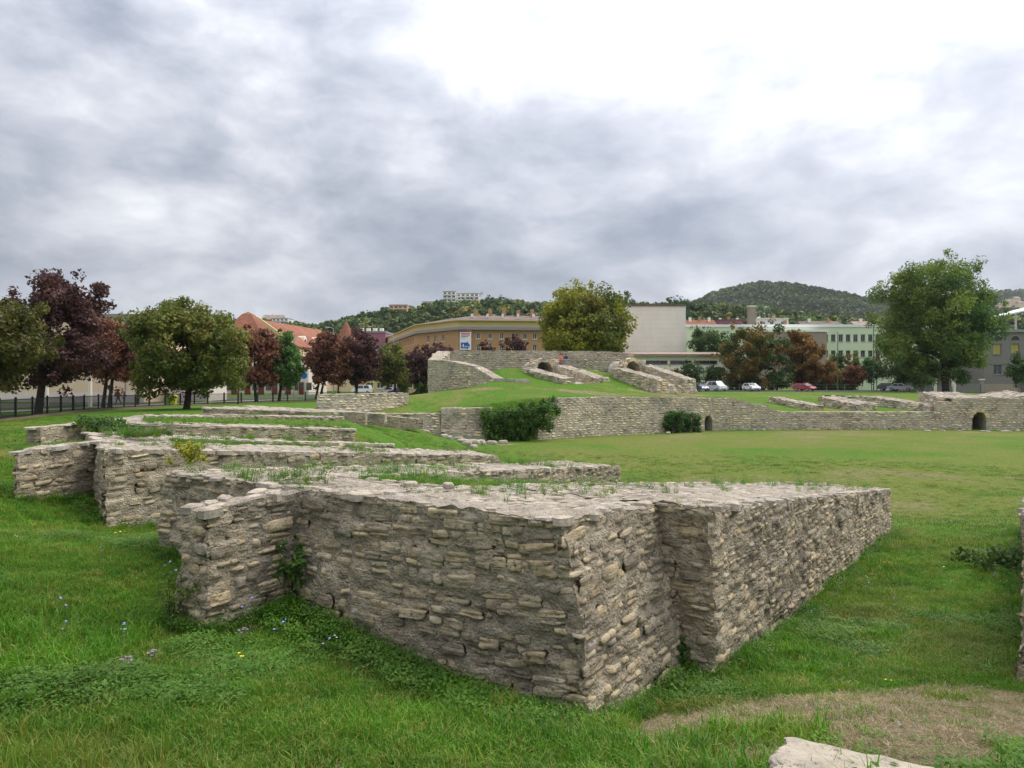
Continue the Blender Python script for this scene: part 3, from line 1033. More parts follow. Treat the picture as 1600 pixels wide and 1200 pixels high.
# left flank of that radial wall
w.quad((L1[0] + 1.5 * f1[0], L1[1] + 1.5 * f1[1], -0.6), (E[0] - 0.05, E[1] - 0.09, 0.5), (E[0], E[1], zt0), (L1[0] + 1.5 * f1[0], L1[1] + 1.5 * f1[1], zc(2.11)), stones=False)
Bq = J - 1.0 * u1
w.seg(Jr - 1.0 * u1, Jr + 0.05 * u1, Jl + 0.05 * u1, Jl - 1.0 * u1, (zc(1.19), zt0 - 0.01, zt0 - 0.01, zc(1.19)), (0.3,) * 4, boff=[(-0.03, -0.06), (0, 0), (0, 0), (-0.06, -0.04)], sides='rlf', cs=(0.2, 0.12))
block1 = w.finish()

# ---- block to the right, at the edge of the picture
w = Wall('ruined_wall', 'ruined stone wall cut off by the right edge of the picture', (4.2, 5.7, 0.5), ds=0.07)
a0 = V2(4.15, 5.75); d0 = V2(0.588, 0.809); a1 = a0 + 15.5 * d0
n0 = V2(0.809, -0.588)
w.seg(a0 + 2.2 * n0, a1 + 2.2 * n0, a1, a0, (zc(1.11), zc(3.05), zc(3.05), zc(1.11)), (0.2, -1.8, -1.8, 0.2), sides='lfb')
w.finish()

# ---- second block
A2 = V2(-6.23, 10.9); E2 = V2(-8.7, 14.5); f2 = (E2 - A2) / np.linalg.norm(E2 - A2)
b2 = V2(-0.34, 19.0); c2 = V2(-3.8, 23.0)
J2 = A2 + 1.75 * f2
u2 = V2(0.30, 0.954)
w = Wall('ruined_wall', 'second ruined stone wall block with buttress jutting over the grass bank', (-6.2, 10.9, 0.7), ds=0.06, amp=0.042, hs=(0.06, 0.16), ws=(0.12, 0.42))
ub = (b2 - A2) / np.linalg.norm(b2 - A2)
w.seg(A2, b2, b2 + 1.5 * f2 , A2 + 1.6 * f2, (zt0, zc(2.09), zc(2.09), zt0), (0.4, -0.2, -0.2, 0.5), boff=[(0.05, -0.05), (0, 0), (0, 0), (-0.05, -0.05)], sides='rfb')
w.seg(A2 + 1.6 * f2 + 1.4 * ub, E2 - 1.4 * f2 + 1.4 * ub, E2 - 1.4 * f2, A2 + 1.6 * f2, (zt0 - .13, zt0 - .13, zt0, zt0), (0.5,) * 4, sides='l')
w.seg(E2 - 1.4 * f2, c2, c2 + V2(-1.3, 0.6), E2, (zt0, zc(2.17), zc(2.17), zt0), (0.5, 0.1, 0.1, 0.7), sides='rf')
w.seg(J2 - 1.45 * u2, J2 + 0.05 * u2, J2 + 0.05 * u2 + 0.55 * f2, J2 - 1.45 * u2 + 0.55 * f2, (zc(1.17), zt0, zt0, zc(1.17)), (0.6,) * 4, sides='rlf')
block2 = w.finish()

# ---- third block
A3 = V2(-11.8, 22.5); E3 = V2(-16.0, 31.0); f3 = (E3 - A3) / np.linalg.norm(E3 - A3)
d3 = V2(-6.4, 29.0); e3 = V2(-9.4, 40.0)
J3 = V2(-14.0, 23.4); B3 = V2(-14.3, 21.6)
zt3 = zc(1.48)
w = Wall('ruined_wall', 'third ruined stone wall block with green weeds along its front', (-11.8, 22.5, 1.0), ds=0.11, amp=0.04, max_parts=220)
w.seg(A3, d3, d3 + 1.5 * f3, A3 + 1.6 * f3, (zt3, zc(2.12), zc(2.12), zt3), (0.5, -0.1, -0.1, 0.5), sides='rfb', cs=(0.4, 0.25))
w.seg(A3 + V2(0.1, 0.05), A3 + 1.6 * f3, V2(-14.6, 24.8), J3, (zt3 - 0.01,) * 4, (0.6,) * 4, sides='fl', cs=(0.4, 0.25))
w.seg(J3 + V2(0.05, 0.05), J3 + V2(-0.5, 0.25), B3 + V2(-0.5, 0.1), B3, (zt3, zt3, zt3 - .06, zt3 - .06), (0.6,) * 4, sides='rblf', cs=(0.4, 0.25))
w.seg(E3 - 1.4 * f3, e3, e3 + V2(-1.2, 1.0), E3, (zc(1.62), zc(2.2), zc(2.2), zc(1.62)), (0.5, 0.0, 0.0, 0.5), sides='rf', cs=(0.4, 0.25))
w.seg(V2(-14.6, 24.8), A3 + 1.6 * f3 , E3 - 1.4 * f3, E3, (zt3 - .02, zt3 - .02, zc(1.60), zc(1.62)), (0.5,) * 4, sides='l', cs=(0.5, 0.3), cope=False)
w.finish()

# ---- further low radial walls
def low_wall(label, p0, p1, thick, zt, zbot, **k):
    w = Wall('ruined_wall', label, (p0[0], p0[1], zbot), ds=0.2, amp=0.05, max_parts=120, hs=(0.12, 0.22), ws=(0.25, 0.55), **k)
    p0, p1 = V2(*p0), V2(*p1)
    t_ = (p1 - p0) / np.linalg.norm(p1 - p0)
    nl = V2(-t_[1], t_[0]) * thick
    w.seg(p0, p1, p1 + nl, p0 + nl, (zt[0], zt[1], zt[1], zt[0]), (zbot,) * 4, sides='rfb', cs=(0.55, 0.35))
    return w.finish()


low_wall('low pale radial wall stub just before the square-ended wall', (-13.6, 33.0), (-9.5, 39.2), 1.3, (zc(1.72), zc(2.22)), -0.2)
low_wall('low radial wall running towards the gate with its end squared off', (-17.6, 40.5), (-10.6, 43.5), 1.4, (zc(1.74), zc(2.15)), -0.2)
low_wall('thin low radial wall below the iron fence', (-19.0, 46.5), (-9.8, 47.5), 1.3, (zc(1.95), zc(2.35)), -0.2)
low_wall('farthest low radial wall in front of the gate block', (-20.0, 53.0), (-9.6, 53.5), 1.4, (zc(2.15), zc(2.75)), -0.4)
low_wall('low crumbling footing on the gate passage', (-12.6, 58.5), (-7.6, 60.5), 1.2, (zc(2.9), zc(3.6)), -1.4)

# ---- gate: outer block, passage walls
def far_wall(name, label, loc, **k):
    k.setdefault('hs', (0.15, 0.34)); k.setdefault('ws', (0.26, 0.95)); k.setdefault('skip', 0.06)
    return Wall(name, label, loc, far=True, max_parts=0, ds=0.5, amp=0.06, gap=0.09, **k)


w = far_wall('gate_wall', 'square stone block wall at the gate in front of the parked white car', (-17.0, 62, 0))
w.seg(V2(-17.0, 63.6), V2(-17.0, 62.0), V2(-10.2, 70.0), V2(-10.6, 71.2), (1.52, 1.50, 1.50, 1.50), (-0.8,) * 4, sides='bl', cs=(0.7, 0.5))
w.finish()
w = far_wall('gate_wall', 'long low stone wall along the gate passage', (-13.8, 64, -1))
w.seg(V2(-13.8, 65.2), V2(-13.8, 64.0), V2(-6.65, 66.0), V2(-6.65, 67.2), (-0.30, -0.30, -0.32, -0.32), (-3,) * 4, sides='bl', cs=(0.7, 0.4))
w.seg(V2(-12.2, 64.3), V2(-12.2, 63.4), V2(-7.6, 64.9), V2(-7.6, 65.6), (-1.0, -1.0, -1.9, -1.9), (-3.2,) * 4, sides='bl', cs=(0.7, 0.4))
w.finish()
w = far_wall('gate_wall', 'taller square stone pier beside the ivy', (-6.65, 66, -2))
w.seg(V2(-6.65, 67.4), V2(-6.60, 65.9), V2(-1.9, 66.9), V2(-1.9, 68.4), (0.14, 0.14, 0.16, 0.16), (-3.2,) * 4, sides='fbl', cs=(0.7, 0.4))
w.seg(V2(-6.5, 66.0), V2(-6.5, 65.1), V2(-1.9, 66.1), V2(-1.9, 67.0), (-1.9, -1.9, -2.0, -2.0), (-3.4,) * 4, sides='fbl', cs=(0.7, 0.4))
w.finish()

# ---- arena wall on the far side
D1, D2 = 22.35, 53.6
def podium(label, pts, tops, holes, thick=1.3, sag=None, zb=-3.6):
    """pts left to right; tops at each point"""
    w = far_wall('arena_wall', label, (pts[0][0], pts[0][1], -3))
    w.ds = 0.22
    w.amp = 0.05
    for i in range(len(pts) - 1):
        p, q = V2(*pts[i]), V2(*pts[i + 1])
        t_ = (q - p) / np.linalg.norm(q - p); nb_ = V2(-t_[1], t_[0]) * thick
        hl = []
        for (hx, hw, hh) in holes:
            if min(p[0], q[0]) <= hx <= max(p[0], q[0]):
                hl.append((np.hypot(*(V2(hx, np.interp(hx, [p[0], q[0]], [p[1], q[1]])) - p)), hw, -3.05, hh))
        w.seg(p, q, q + nb_, p + nb_, (tops[i][0], tops[i][1], tops[i][1], tops[i][0]), (zb,) * 4, sides='r' + ('f' if i == 0 else ''), holes={'r': hl}, cs=(0.7, 0.5))
    root = w.finish()
    for (hx, hw, hh) in holes:
        for i in range(len(pts) - 1):
            p, q = V2(*pts[i]), V2(*pts[i + 1])
            if not (min(p[0], q[0]) <= hx <= max(p[0], q[0])): continue
            t_ = (q - p) / np.linalg.norm(q - p); nb_ = V2(-t_[1], t_[0]); c = V2(hx, np.interp(hx, [p[0], q[0]], [p[1], q[1]]))
            prof = [(-hw / 2, -3.3)] + [(-hw / 2 * math.cos(a_), -3.05 + hh - hw / 2 + hw / 2 * math.sin(a_)) for a_ in np.linspace(0, math.pi, 11)] + [(hw / 2, -3.3)]
            m = MB()
            def ring(dep): return [(c[0] + t_[0] * a_ + nb_[0] * dep, c[1] + t_[1] * a_ + nb_[1] * dep, z_) for a_, z_ in prof]
            rgs = ring(-0.02) + ring(4.5)
            n_ = len(prof)
            m.add(rgs, [(k, n_ + k, n_ + k + 1, k + 1) for k in range(n_ - 1)])
            m.add(ring(4.5) + [(c[0] + nb_[0] * 4.5, c[1] + nb_[1] * 4.5, -2.5)], [(k, k + 1, n_) for k in range(n_ - 1)])
            m.build('tunnel', M_MORTARF, root)
            m = MB()
            nv_ = 9
            for k in range(nv_):
                a_, b_ = math.pi * k / nv_ + 0.02, math.pi * (k + 1) / nv_ - 0.02
                zsp = -3.05 + hh - hw / 2
                def pt(an, rad, dep): return (c[0] + t_[0] * (-rad * math.cos(an)) + nb_[0] * dep, c[1] + t_[1] * (-rad * math.cos(an)) + nb_[1] * dep, zsp + rad * math.sin(an))
                r0, r1 = hw / 2 - 0.02, hw / 2 + 0.36
                v8 = [pt(a_, r0, -0.07), pt(b_, r0, -0.07), pt(b_, r0, 0.6), pt(a_, r0, 0.6), pt(a_, r1, -0.07), pt(b_, r1, -0.07), pt(b_, r1, 0.6), pt(a_, r1, 0.6)]
                vo = MB().hexa(v8, float(w.rg.random()))
                vo.build('voussoir', M_STONEF, root)
    return root


podium('high arena wall of pale coursed stone with a small arched doorway',
       [(2.45, 68.0), (4.3, 69.6), (9.3, 74.0), (16.9, 78.4), (22.9, 81.36), (25.3, 81.5)],
       [(-2.2, 1.0), (1.0, 1.0), (1.0, 0.85), (0.85, 0.70), (0.70, 0.64)], [(D1, 1.15, 1.75)])
podium('low arena wall of pale coursed stone between the two doorways', [(25.3, 81.5), (27.5, 81.7), (29.5, 81.85), (31.0, 82.0), (49.4, 82.0)],
       [(0.62, 0.05), (-0.05, -0.15), (-0.55, -0.85), (-0.98, -0.95)], [])
podium('block of arena wall at the right with a tall dark arched doorway', [(49.4, 82.0), (50.6, 81.9), (58.3, 81.0), (64.0, 79.0), (72.0, 75.5)],
       [(0.2, 0.2), (0.62, 0.66), (0.66, 0.9), (0.9, 0.9)], [(D2, 1.45, 2.15)], thick=1.6)
w = far_wall('arena_wall', 'sloping stone top of the block above the tall dark doorway', (49.6, 83, 0))
w.amp = 0.16; w.ds = 0.35
w.seg(V2(50.4, 88.2), V2(50.2, 83.4), V2(55.6, 83.0), V2(55.0, 88.0), (1.25, 0.60, 0.62, 1.2), (-1.5,) * 4, sides='rflb', cs=(0.7, 0.5))
w.seg(V2(56.4, 87.6), V2(56.8, 83.0), V2(61.5, 82.3), V2(60.5, 87.0), (0.75, 0.66, 0.9, 1.45), (-1.5,) * 4, sides='rflb', cs=(0.7, 0.5))
w.finish()

# ---- radial wall stubs on the low far bank
def stub(label, p0, p1, thick, zt, zb):
    w = far_wall('radial_wall', label, (p0[0], p0[1], zb))
    w.amp = 0.18; w.ds = 0.35
    p0, p1 = V2(*p0), V2(*p1)
    t_ = (p1 - p0) / np.linalg.norm(p1 - p0)
    nl = V2(-t_[1], t_[0]) * thick
    w.seg(p0, p1, p1 + nl, p0 + nl, (zt[0], zt[1], zt[1], zt[0]), (zb,) * 4, sides='rflb', cs=(0.8, 0.5))
    return w.finish()


stub('leaning stub of radial wall on the low bank beside the red car', (37.6, 86.0), (35.2, 93.0), 1.8, (-0.35, 0.45), -1.8)
stub('blunt stub of radial wall in the middle of the low bank', (44.2, 86.0), (42.2, 91.5), 3.4, (-0.20, 0.55), -1.8)
stub('thin back wall behind the blunt stub', (48.2, 93.5), (41.0, 93.9), 0.8, (0.45, 0.62), -1.0)
stub('radial wall sloping down to the block with the tall doorway', (51.3, 84.4), (48.0, 92.5), 2.4, (-0.30, 0.55), -1.8)

# ---- upper wall on the mound, end wall, vaults
w = far_wall('upper_wall', 'long upper stone wall along the crest of the mound where two people sit', (-9.6, 92, 4))
xs_ = [(-9.6, 92.6), (-4, 92.9), (4, 93.2), (12, 92.9), (15.8, 92.3)]
zz_ = [6.45, 6.55, 6.5, 6.45, 6.1]
for i in range(4):
    p, q = V2(*xs_[i]), V2(*xs_[i + 1])
    w.seg(p, q, q + V2(0, 1.6), p + V2(0, 1.6), (zz_[i], zz_[i + 1], zz_[i + 1], zz_[i]), (2.5,) * 4, sides='rflb' if i in (0, 3) else 'rl', cs=(0.8, 0.6))
w.seg(V2(6, 92.2), V2(15.6, 91.6), V2(15.7, 92.25), V2(6, 93.0), (5.15,) * 4, (2.5,) * 4, sides='rfb', cs=(0.8, 0.5))
w.finish()

w = far_wall('end_wall', 'tall stepped end wall of the mound rising above the grass', (-10, 85, 1))
# outer face faces left/camera: plan from back-left to front-right
q0, q1, q2, q3, q4 = V2(-9.7, 92.3), V2(-10.3, 87.0), V2(-7.6, 84.6), V2(-4.6, 82.4), V2(-2.0, 80.6)
off = V2(1.1, 1.3)
w.seg(q1, q1 + V2(1.6, .6), q0 + V2(1.6, 0), q0, (5.15, 5.15, 6.4, 6.4), (0,) * 4, sides='rlbf', cs=(0.8, 0.6))
for p, q, za, zb_ in ((q1, q2, 5.15, 5.0), (q2, q3, 5.0, 4.35), (q3, q4, 4.3, 2.85)):
    w.seg(p, q, q + off, p + off, (za, zb_, zb_, za), (0.2,) * 4, sides='rbf', cs=(0.8, 0.6))
w.seg(q4, q4 + V2(4.0, -0.3), q4 + V2(4.0, 0.5), q4 + V2(0, 0.9), (2.95, 2.75, 2.75, 2.95), (1.0,) * 4, sides='rbf', cs=(0.8, 0.6))
w.finish()


def vault(label, cx_, yb, zb_, ang, top, wid=3.0, length=8.5, hl=2.8):
    """arched niche in the slope between two sloping flank walls that run down towards the arena"""
    d_ = V2(math.sin(ang), -math.cos(ang)); r_ = V2(math.cos(ang), math.sin(ang))
    w = far_wall('vault', label, (cx_, yb, zb_))
    w.amp = 0.16; w.ds = 0.35
    c = V2(cx_, yb)
    for s in (-1, 1):
        e0 = c + r_ * s * (wid / 2); e1 = e0 + d_ * length
        o0 = e0 + r_ * s * 2.1; o1 = e1 + r_ * s * 2.1
        z0_, z1_ = zb_ + (0.85 if s < 0 else 1.3), top - 2.05
        if s < 0:
            w.seg(e1, e0, o0, o1, (z1_, z0_, z0_, z1_), (z1_ - 3.2, zb_ - 1, zb_ - 1, z1_ - 3.2), sides='rfl', cs=(0.7, 0.5))
        else:
            w.seg(e0, e1, o1, o0, (z0_, z1_, z1_, z0_), (zb_ - 1, z1_ - 3.2, z1_ - 3.2, zb_ - 1), sides='lbr', cs=(0.7, 0.5))
    s0, s1 = c - r_ * (wid / 2) + d_ * (length - 0.5), c + r_ * (wid / 2) + d_ * (length - 0.5)
    w.seg(s1 + d_ * 0.5, s1, s0, s0 + d_ * 0.5, (top - 2.8,) * 4, (top - 5.5,) * 4, sides='rlfb', cs=(0.7, 0.4))
    b0 = c - r_ * (wid / 2 + 0.9); b1 = c + r_ * (wid / 2 + 0.9)
    w.seg(b0 , b1, b1 - d_ * 1.2, b0 - d_ * 1.2, (top + 0.35,) * 4, (zb_ - 1.5,) * 4, sides='r', cs=(0.7, 0.5), holes={'r': [(wid / 2 + 0.9, hl, zb_, 1.75)]})
    root = w.finish()
    m = MB()
    n_ = 11
    spr = zb_ + 1.75 - hl / 2
    prof = [(-hl / 2, zb_ - 1.2)] + [(-hl / 2 * math.cos(a_), spr + hl / 2 * math.sin(a_)) for a_ in np.linspace(0, math.pi, n_)] + [(hl / 2, zb_ - 1.2)]
    def ring(dep): return [(c[0] + r_[0] * a_ - d_[0] * dep, c[1] + r_[1] * a_ - d_[1] * dep, z_) for a_, z_ in prof]
    k_ = len(prof)
    m.add(ring(-0.02) + ring(3.0), [(k, k_ + k, k_ + k + 1, k + 1) for k in range(k_ - 1)])
    m.add(ring(3.0) + [(c[0] - d_[0] * 3.0, c[1] - d_[1] * 3.0, zb_)], [(k, k + 1, k_) for k in range(k_ - 1)])
    m.build('tunnel', M_MORTARF, root)
    for k in range(11):
        a_, b_ = math.pi * k / 11 + 0.02, math.pi * (k + 1) / 11 - 0.02
        def pt(an, rad, dep): return (c[0] - r_[0] * rad * math.cos(an) - d_[0] * dep, c[1] - r_[1] * rad * math.cos(an) - d_[1] * dep, spr + rad * math.sin(an))
        r0, r1 = hl / 2 - 0.02, hl / 2 + 0.42
        v8 = [pt(a_, r0, -0.1), pt(b_, r0, -0.1), pt(b_, r0, 0.6), pt(a_, r0, 0.6), pt(a_, r1, -0.1), pt(b_, r1, -0.1), pt(b_, r1, 0.6), pt(a_, r1, 0.6)]
        MB().hexa(v8, float(w.rg.random())).build('voussoir', M_STONEF, root)
    # floor of the niche between the flanks
    fl = MB()
    e = [c - r_ * wid / 2, c + r_ * wid / 2, c + r_ * wid / 2 + d_ * length, c - r_ * wid / 2 + d_ * length]
    fl.grid((e[3][0], e[3][1], top - 3.0), (e[2][0], e[2][1], top - 3.0), (e[1][0], e[1][1], zb_ + 0.1), (e[0][0], e[0][1], zb_ + 0.1), 8, 14, fn=rough_fn(0.1))
    fl.build('vault_floor', M_MORTARF, root)
    return root


vault('arched vault in the middle of the mound between two sloping flank walls', *VAULTS[0][:5])
vault('ruined arched vault at the right end of the mound', *VAULTS[1][:5], length=7.0)

# ---- loose stones
def boulder(name, label, loc, size, seed, mat, rotz=0.0, cat='stone', group=None, ex=7.0, n=10):
    r = np.random.default_rng(seed)
    g = np.linspace(-1, 1, n + 1)
    m = MB()
    faces = []
    for ax in range(3):
        for s in (-1, 1):
            a_, b_ = np.meshgrid(g, g)
            p = np.zeros((a_.size, 3))
            p[:, ax] = s; p[:, (ax + 1) % 3] = a_.ravel(); p[:, (ax + 2) % 3] = b_.ravel()
            k = np.abs(p) ** ex
            p = p / (k.sum(1) ** (1.0 / ex))[:, None]
            p = p + 0.10 * vecnoise(p * 1.3 + seed, seed) + 0.06 * vecnoise(p * 3.7 + seed, seed + 3) + 0.03 * vecnoise(p * 9 + seed, seed + 4)
            p = p * np.array(size) / 2
            c, s_ = math.cos(rotz), math.sin(rotz)
            p = np.stack([p[:, 0] * c - p[:, 1] * s_, p[:, 0] * s_ + p[:, 1] * c, p[:, 2]], 1) + np.array(loc)
            f = gridf(n, n)
            m.add(p, f if s > 0 else f[:, ::-1], float(r.random()))
    o = m.build(name, mat, smooth=True, loc=(loc[0], loc[1], loc[2] - size[2] / 2))
    return tag(o, label, cat, group)


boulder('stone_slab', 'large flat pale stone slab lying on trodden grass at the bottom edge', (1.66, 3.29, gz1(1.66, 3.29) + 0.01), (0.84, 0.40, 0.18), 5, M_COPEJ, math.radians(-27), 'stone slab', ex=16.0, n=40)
ORD = ['first', 'second', 'third', 'fourth', 'fifth', 'sixth', 'seventh', 'eighth', 'ninth', 'tenth', 'eleventh', 'twelfth', 'thirteenth', 'fourteenth']
GRP = 'loose pale stones at the foot of the arena wall'
for i, (px, py, s) in enumerate([(1025, 676, .5), (1044, 677, .8), (1060, 674, .35), (1068, 672, .45), (1093, 674, .35), (1178, 672, .4), (1193, 672, .6), (1207, 672, .5), (1450, 674, .9), (1472, 674, .5), (1500, 675, .5), (1540, 675, 1.1), (1572, 675, 1.0), (1590, 674, .6)]):
    Y = 6.0 * FPX / (py - HOR)
    X = PXg(px, Y)
    Y = min(Y, ypod(X) - 0.5)
    boulder('loose_stone', ORD[i] + ' loose pale stone, counted from the ivy, at the foot of the arena wall', (X, Y, -2.98), (s, s * .6, 0.28), 40 + i, M_COPEJ, i * 1.3, 'stone', GRP, ex=4.0, n=6)
GRP2 = 'fallen stones by the gate passage'
for i, (px, py, Y, s) in enumerate([(717, 684, 63, .8), (694, 683, 62, .7), (703, 690, 61, .7), (724, 693, 60, 1.1), (736, 690, 60.5, 1.2), (745, 688, 61, .9), (752, 690, 62, .8), (730, 697, 58, .8), (740, 702, 57, .7), (756, 696, 60, .5), (768, 693, 62, .9), (786, 694, 63, .8)]):
    X = PXg(px, Y)
    boulder('fallen_stone', ORD[i] + ' of the fallen pale stones lying before the ivy and gate pier', (X, Y, gz1(X, Y) + 0.12), (s, s * .6, 0.42), 80 + i, M_COPEJ, i * 0.9, 'stone', GRP2, ex=4.0, n=6)
for i, (px, py, Y, s, lab) in enumerate([(1058, 764, 14.0, .22, 'small loose stone on the wall top beside yellowing weeds'), (640, 748, 7.6, .16, 'small pale stone on the wall top at the edge of the grass'), (700, 760, 7.3, .13, 'pebble-sized stone on the broad pale wall top')]):
    p = PX(px, py, Y)
    zz = {0: zc(1.24) - (p[1] - 6.9) * 0.143, 1: zt0 - .09, 2: zt0 - .05}[i]
    boulder('loose_stone', lab, (p[0], p[1], zz + 0.05), (s, s * .8, s * .55), 120 + i, M_COPEJ, i, 'stone', ex=3.2, n=8)
# ------------------------------------------------------------------ hills behind the town
def hill(name, label, prof, depth_front, depth_ridge, depth_back, mat, seed, base=0.0, amp=6.0, nx=140, ny=36):
    """ridge through photo pixels prof [(px,py)] at depth_ridge, with a long front slope and a back slope"""
    prof = np.array(prof, float)
    X = (prof[:, 0] - 800) / FPX * depth_ridge
    Z = CAMZ + (HOR - prof[:, 1]) / FPX * depth_ridge
    x = np.linspace(X[0], X[-1], nx)
    zr = np.interp(x, X, Z)
    y = np.concatenate([np.linspace(depth_front, depth_ridge, ny), np.linspace(depth_ridge, depth_back, 10)[1:]])
    gx_, gy_ = np.meshgrid(x, y)
    t = np.clip((gy_ - depth_front) / (depth_ridge - depth_front), 0, 1)
    t2 = np.clip((gy_ - depth_ridge) / (depth_back - depth_ridge), 0, 1)
    s = (0.25 * t + 0.75 * t * t * (3 - 2 * t)) * (1 - 0.9 * t2)
    z = base + (zr[None] - base) * s
    P = np.stack([gx_.ravel() / 60, gy_.ravel() / 60, np.zeros(gx_.size)], 1)
    z = z + (amp * fbm(P, 3, seed).reshape(z.shape)) * s * (1 - t ** 6)
    m = MB()
    m.add(np.stack([gx_.ravel(), gy_.ravel(), z.ravel()], 1), gridf(len(x) - 1, len(y) - 1))
    o = m.build(name, mat, smooth=True)
    tag(o, label, None, None, 'structure')
    return x, y, z


def hz_at(h, X, Y):
    x, y, z = h
    fx = np.interp(X, x, np.arange(len(x))); fy = np.interp(Y, y, np.arange(len(y)))
    i = np.clip(fx.astype(int), 0, len(x) - 2); j = np.clip(fy.astype(int), 0, len(y) - 2)
    a_, b_ = fx - i, fy - j
    return (z[j, i] * (1 - a_) + z[j, i + 1] * a_) * (1 - b_) + (z[j + 1, i] * (1 - a_) + z[j + 1, i + 1] * a_) * b_


def wood_mat():
    m, t, out = material('wooded_hillside')
    p = pos(t)
    n = t.noise(p, 0.09, 8, 0.7)
    c = t.ramp(n, [(0.3, (0.035, 0.050, 0.018)), (0.5, (0.07, 0.105, 0.030)), (0.7, (0.10, 0.135, 0.038))])
    bsdf(t, out, c, 0.95, 0.05, bump=n, bstr=1.0, bdist=6.0)
    return m


M_WOOD = wood_mat()
H1 = hill('hill', 'wooded hill behind the town', [(300, 545), (360, 520), (410, 516), (450, 522), (500, 526), (545, 518), (575, 508), (610, 500), (650, 496), (690, 488), (730, 486), (780, 487), (830, 490), (880, 492), (940, 490), (1000, 492), (1060, 490), (1120, 496), (1200, 506), (1280, 516), (1340, 526)], 300, 560, 900, M_WOOD, 3, base=0, amp=5)
H2 = hill('hill', 'rounded dark wooded hill on the horizon', [(960, 520), (1020, 503), (1070, 484), (1110, 466), (1145, 455), (1180, 449), (1215, 451), (1250, 457), (1290, 467), (1330, 477), (1370, 486), (1420, 490), (1500, 488), (1600, 492), (1700, 500)], 900, 1500, 2200, M_WOOD, 5, base=20, amp=10)
H3 = hill('hill', 'distant blue-green ridge at the right', [(1200, 505), (1330, 485), (1375, 475), (1410, 474), (1460, 471), (1520, 466), (1570, 463), (1600, 462), (1660, 459), (1750, 460), (1850, 475)], 1500, 2400, 3200, M_WOOD, 9, base=60, amp=14)
H4 = hill('hill', 'low wooded rise behind the green building', [(1040, 530), (1100, 512), (1180, 506), (1260, 508), (1340, 512), (1420, 514), (1500, 510), (1600, 508), (1700, 512)], 330, 520, 800, M_WOOD, 12, base=0, amp=4)


# ------------------------------------------------------------------ leaf masses
def leaf_cloud(rg, centers, radii, per, size, up=0.25, squash=1.0, jitter=0.22, aspect=0.8, grav=0.0):
    """many leaf-sized quads round clump centres; returns verts, faces, rnd"""
    k = len(centers)
    idx = np.repeat(np.arange(k), per)
    n = len(idx)
    d = rg.normal(size=(n, 3)); d /= np.linalg.norm(d, axis=1)[:, None]
    rad = rg.random(n) ** 0.45
    p = centers[idx] + d * (radii[idx] * rad)[:, None] * (1, 1, squash)
    nr = d + rg.normal(size=(n, 3)) * 0.7
    nr[:, 2] += up
    nr /= np.linalg.norm(nr, axis=1)[:, None]
    t = np.cross(nr, rg.normal(size=(n, 3))); t /= np.linalg.norm(t, axis=1)[:, None] + 1e-9
    if grav:
        t = t + np.array([0, 0, -grav]); t /= np.linalg.norm(t, axis=1)[:, None]
    b = np.cross(nr, t)
    b /= np.linalg.norm(b, axis=1)[:, None] + 1e-9
    s = (size * rg.uniform(0.6, 1.35, n))[:, None]
    a_ = aspect
    bend = nr * s * rg.uniform(-0.25, 0.25, (n, 1))
    v = np.stack([p - t * s * 0.6, p + b * s * 0.5 * a_ + bend, p + t * s * 0.6, p - b * s * 0.5 * a_ + bend], 1).reshape(-1, 3)
    f = np.arange(4 * n).reshape(-1, 4)
    clump = rg.random(k)
    r = np.clip(clump[idx] * 0.6 + rg.random(n) * 0.4, 0, 1)
    return v, f, r


def crown_clumps(rg, c, rx, ry, rz, n, rel=0.30, low=-0.75, lump=0.22):
    d = rg.normal(size=(n * 3, 3)); d /= np.linalg.norm(d, axis=1)[:, None]
    d = d[d[:, 2] > low][:n]
    rr = rg.uniform(0.15, 1.0, len(d)) ** 0.5
    lumpy = 1 + lump * vnoise(d * 2.1 + c[0], int(abs(c[0]) * 10) % 1000)
    cen = np.array(c) + d * (rr * lumpy * (1 - rel * 0.42))[:, None] * (rx, ry, rz)
    rad = rel * (rx + ry + rz) / 3 * rg.uniform(0.65, 1.2, len(d))
    return cen, rad


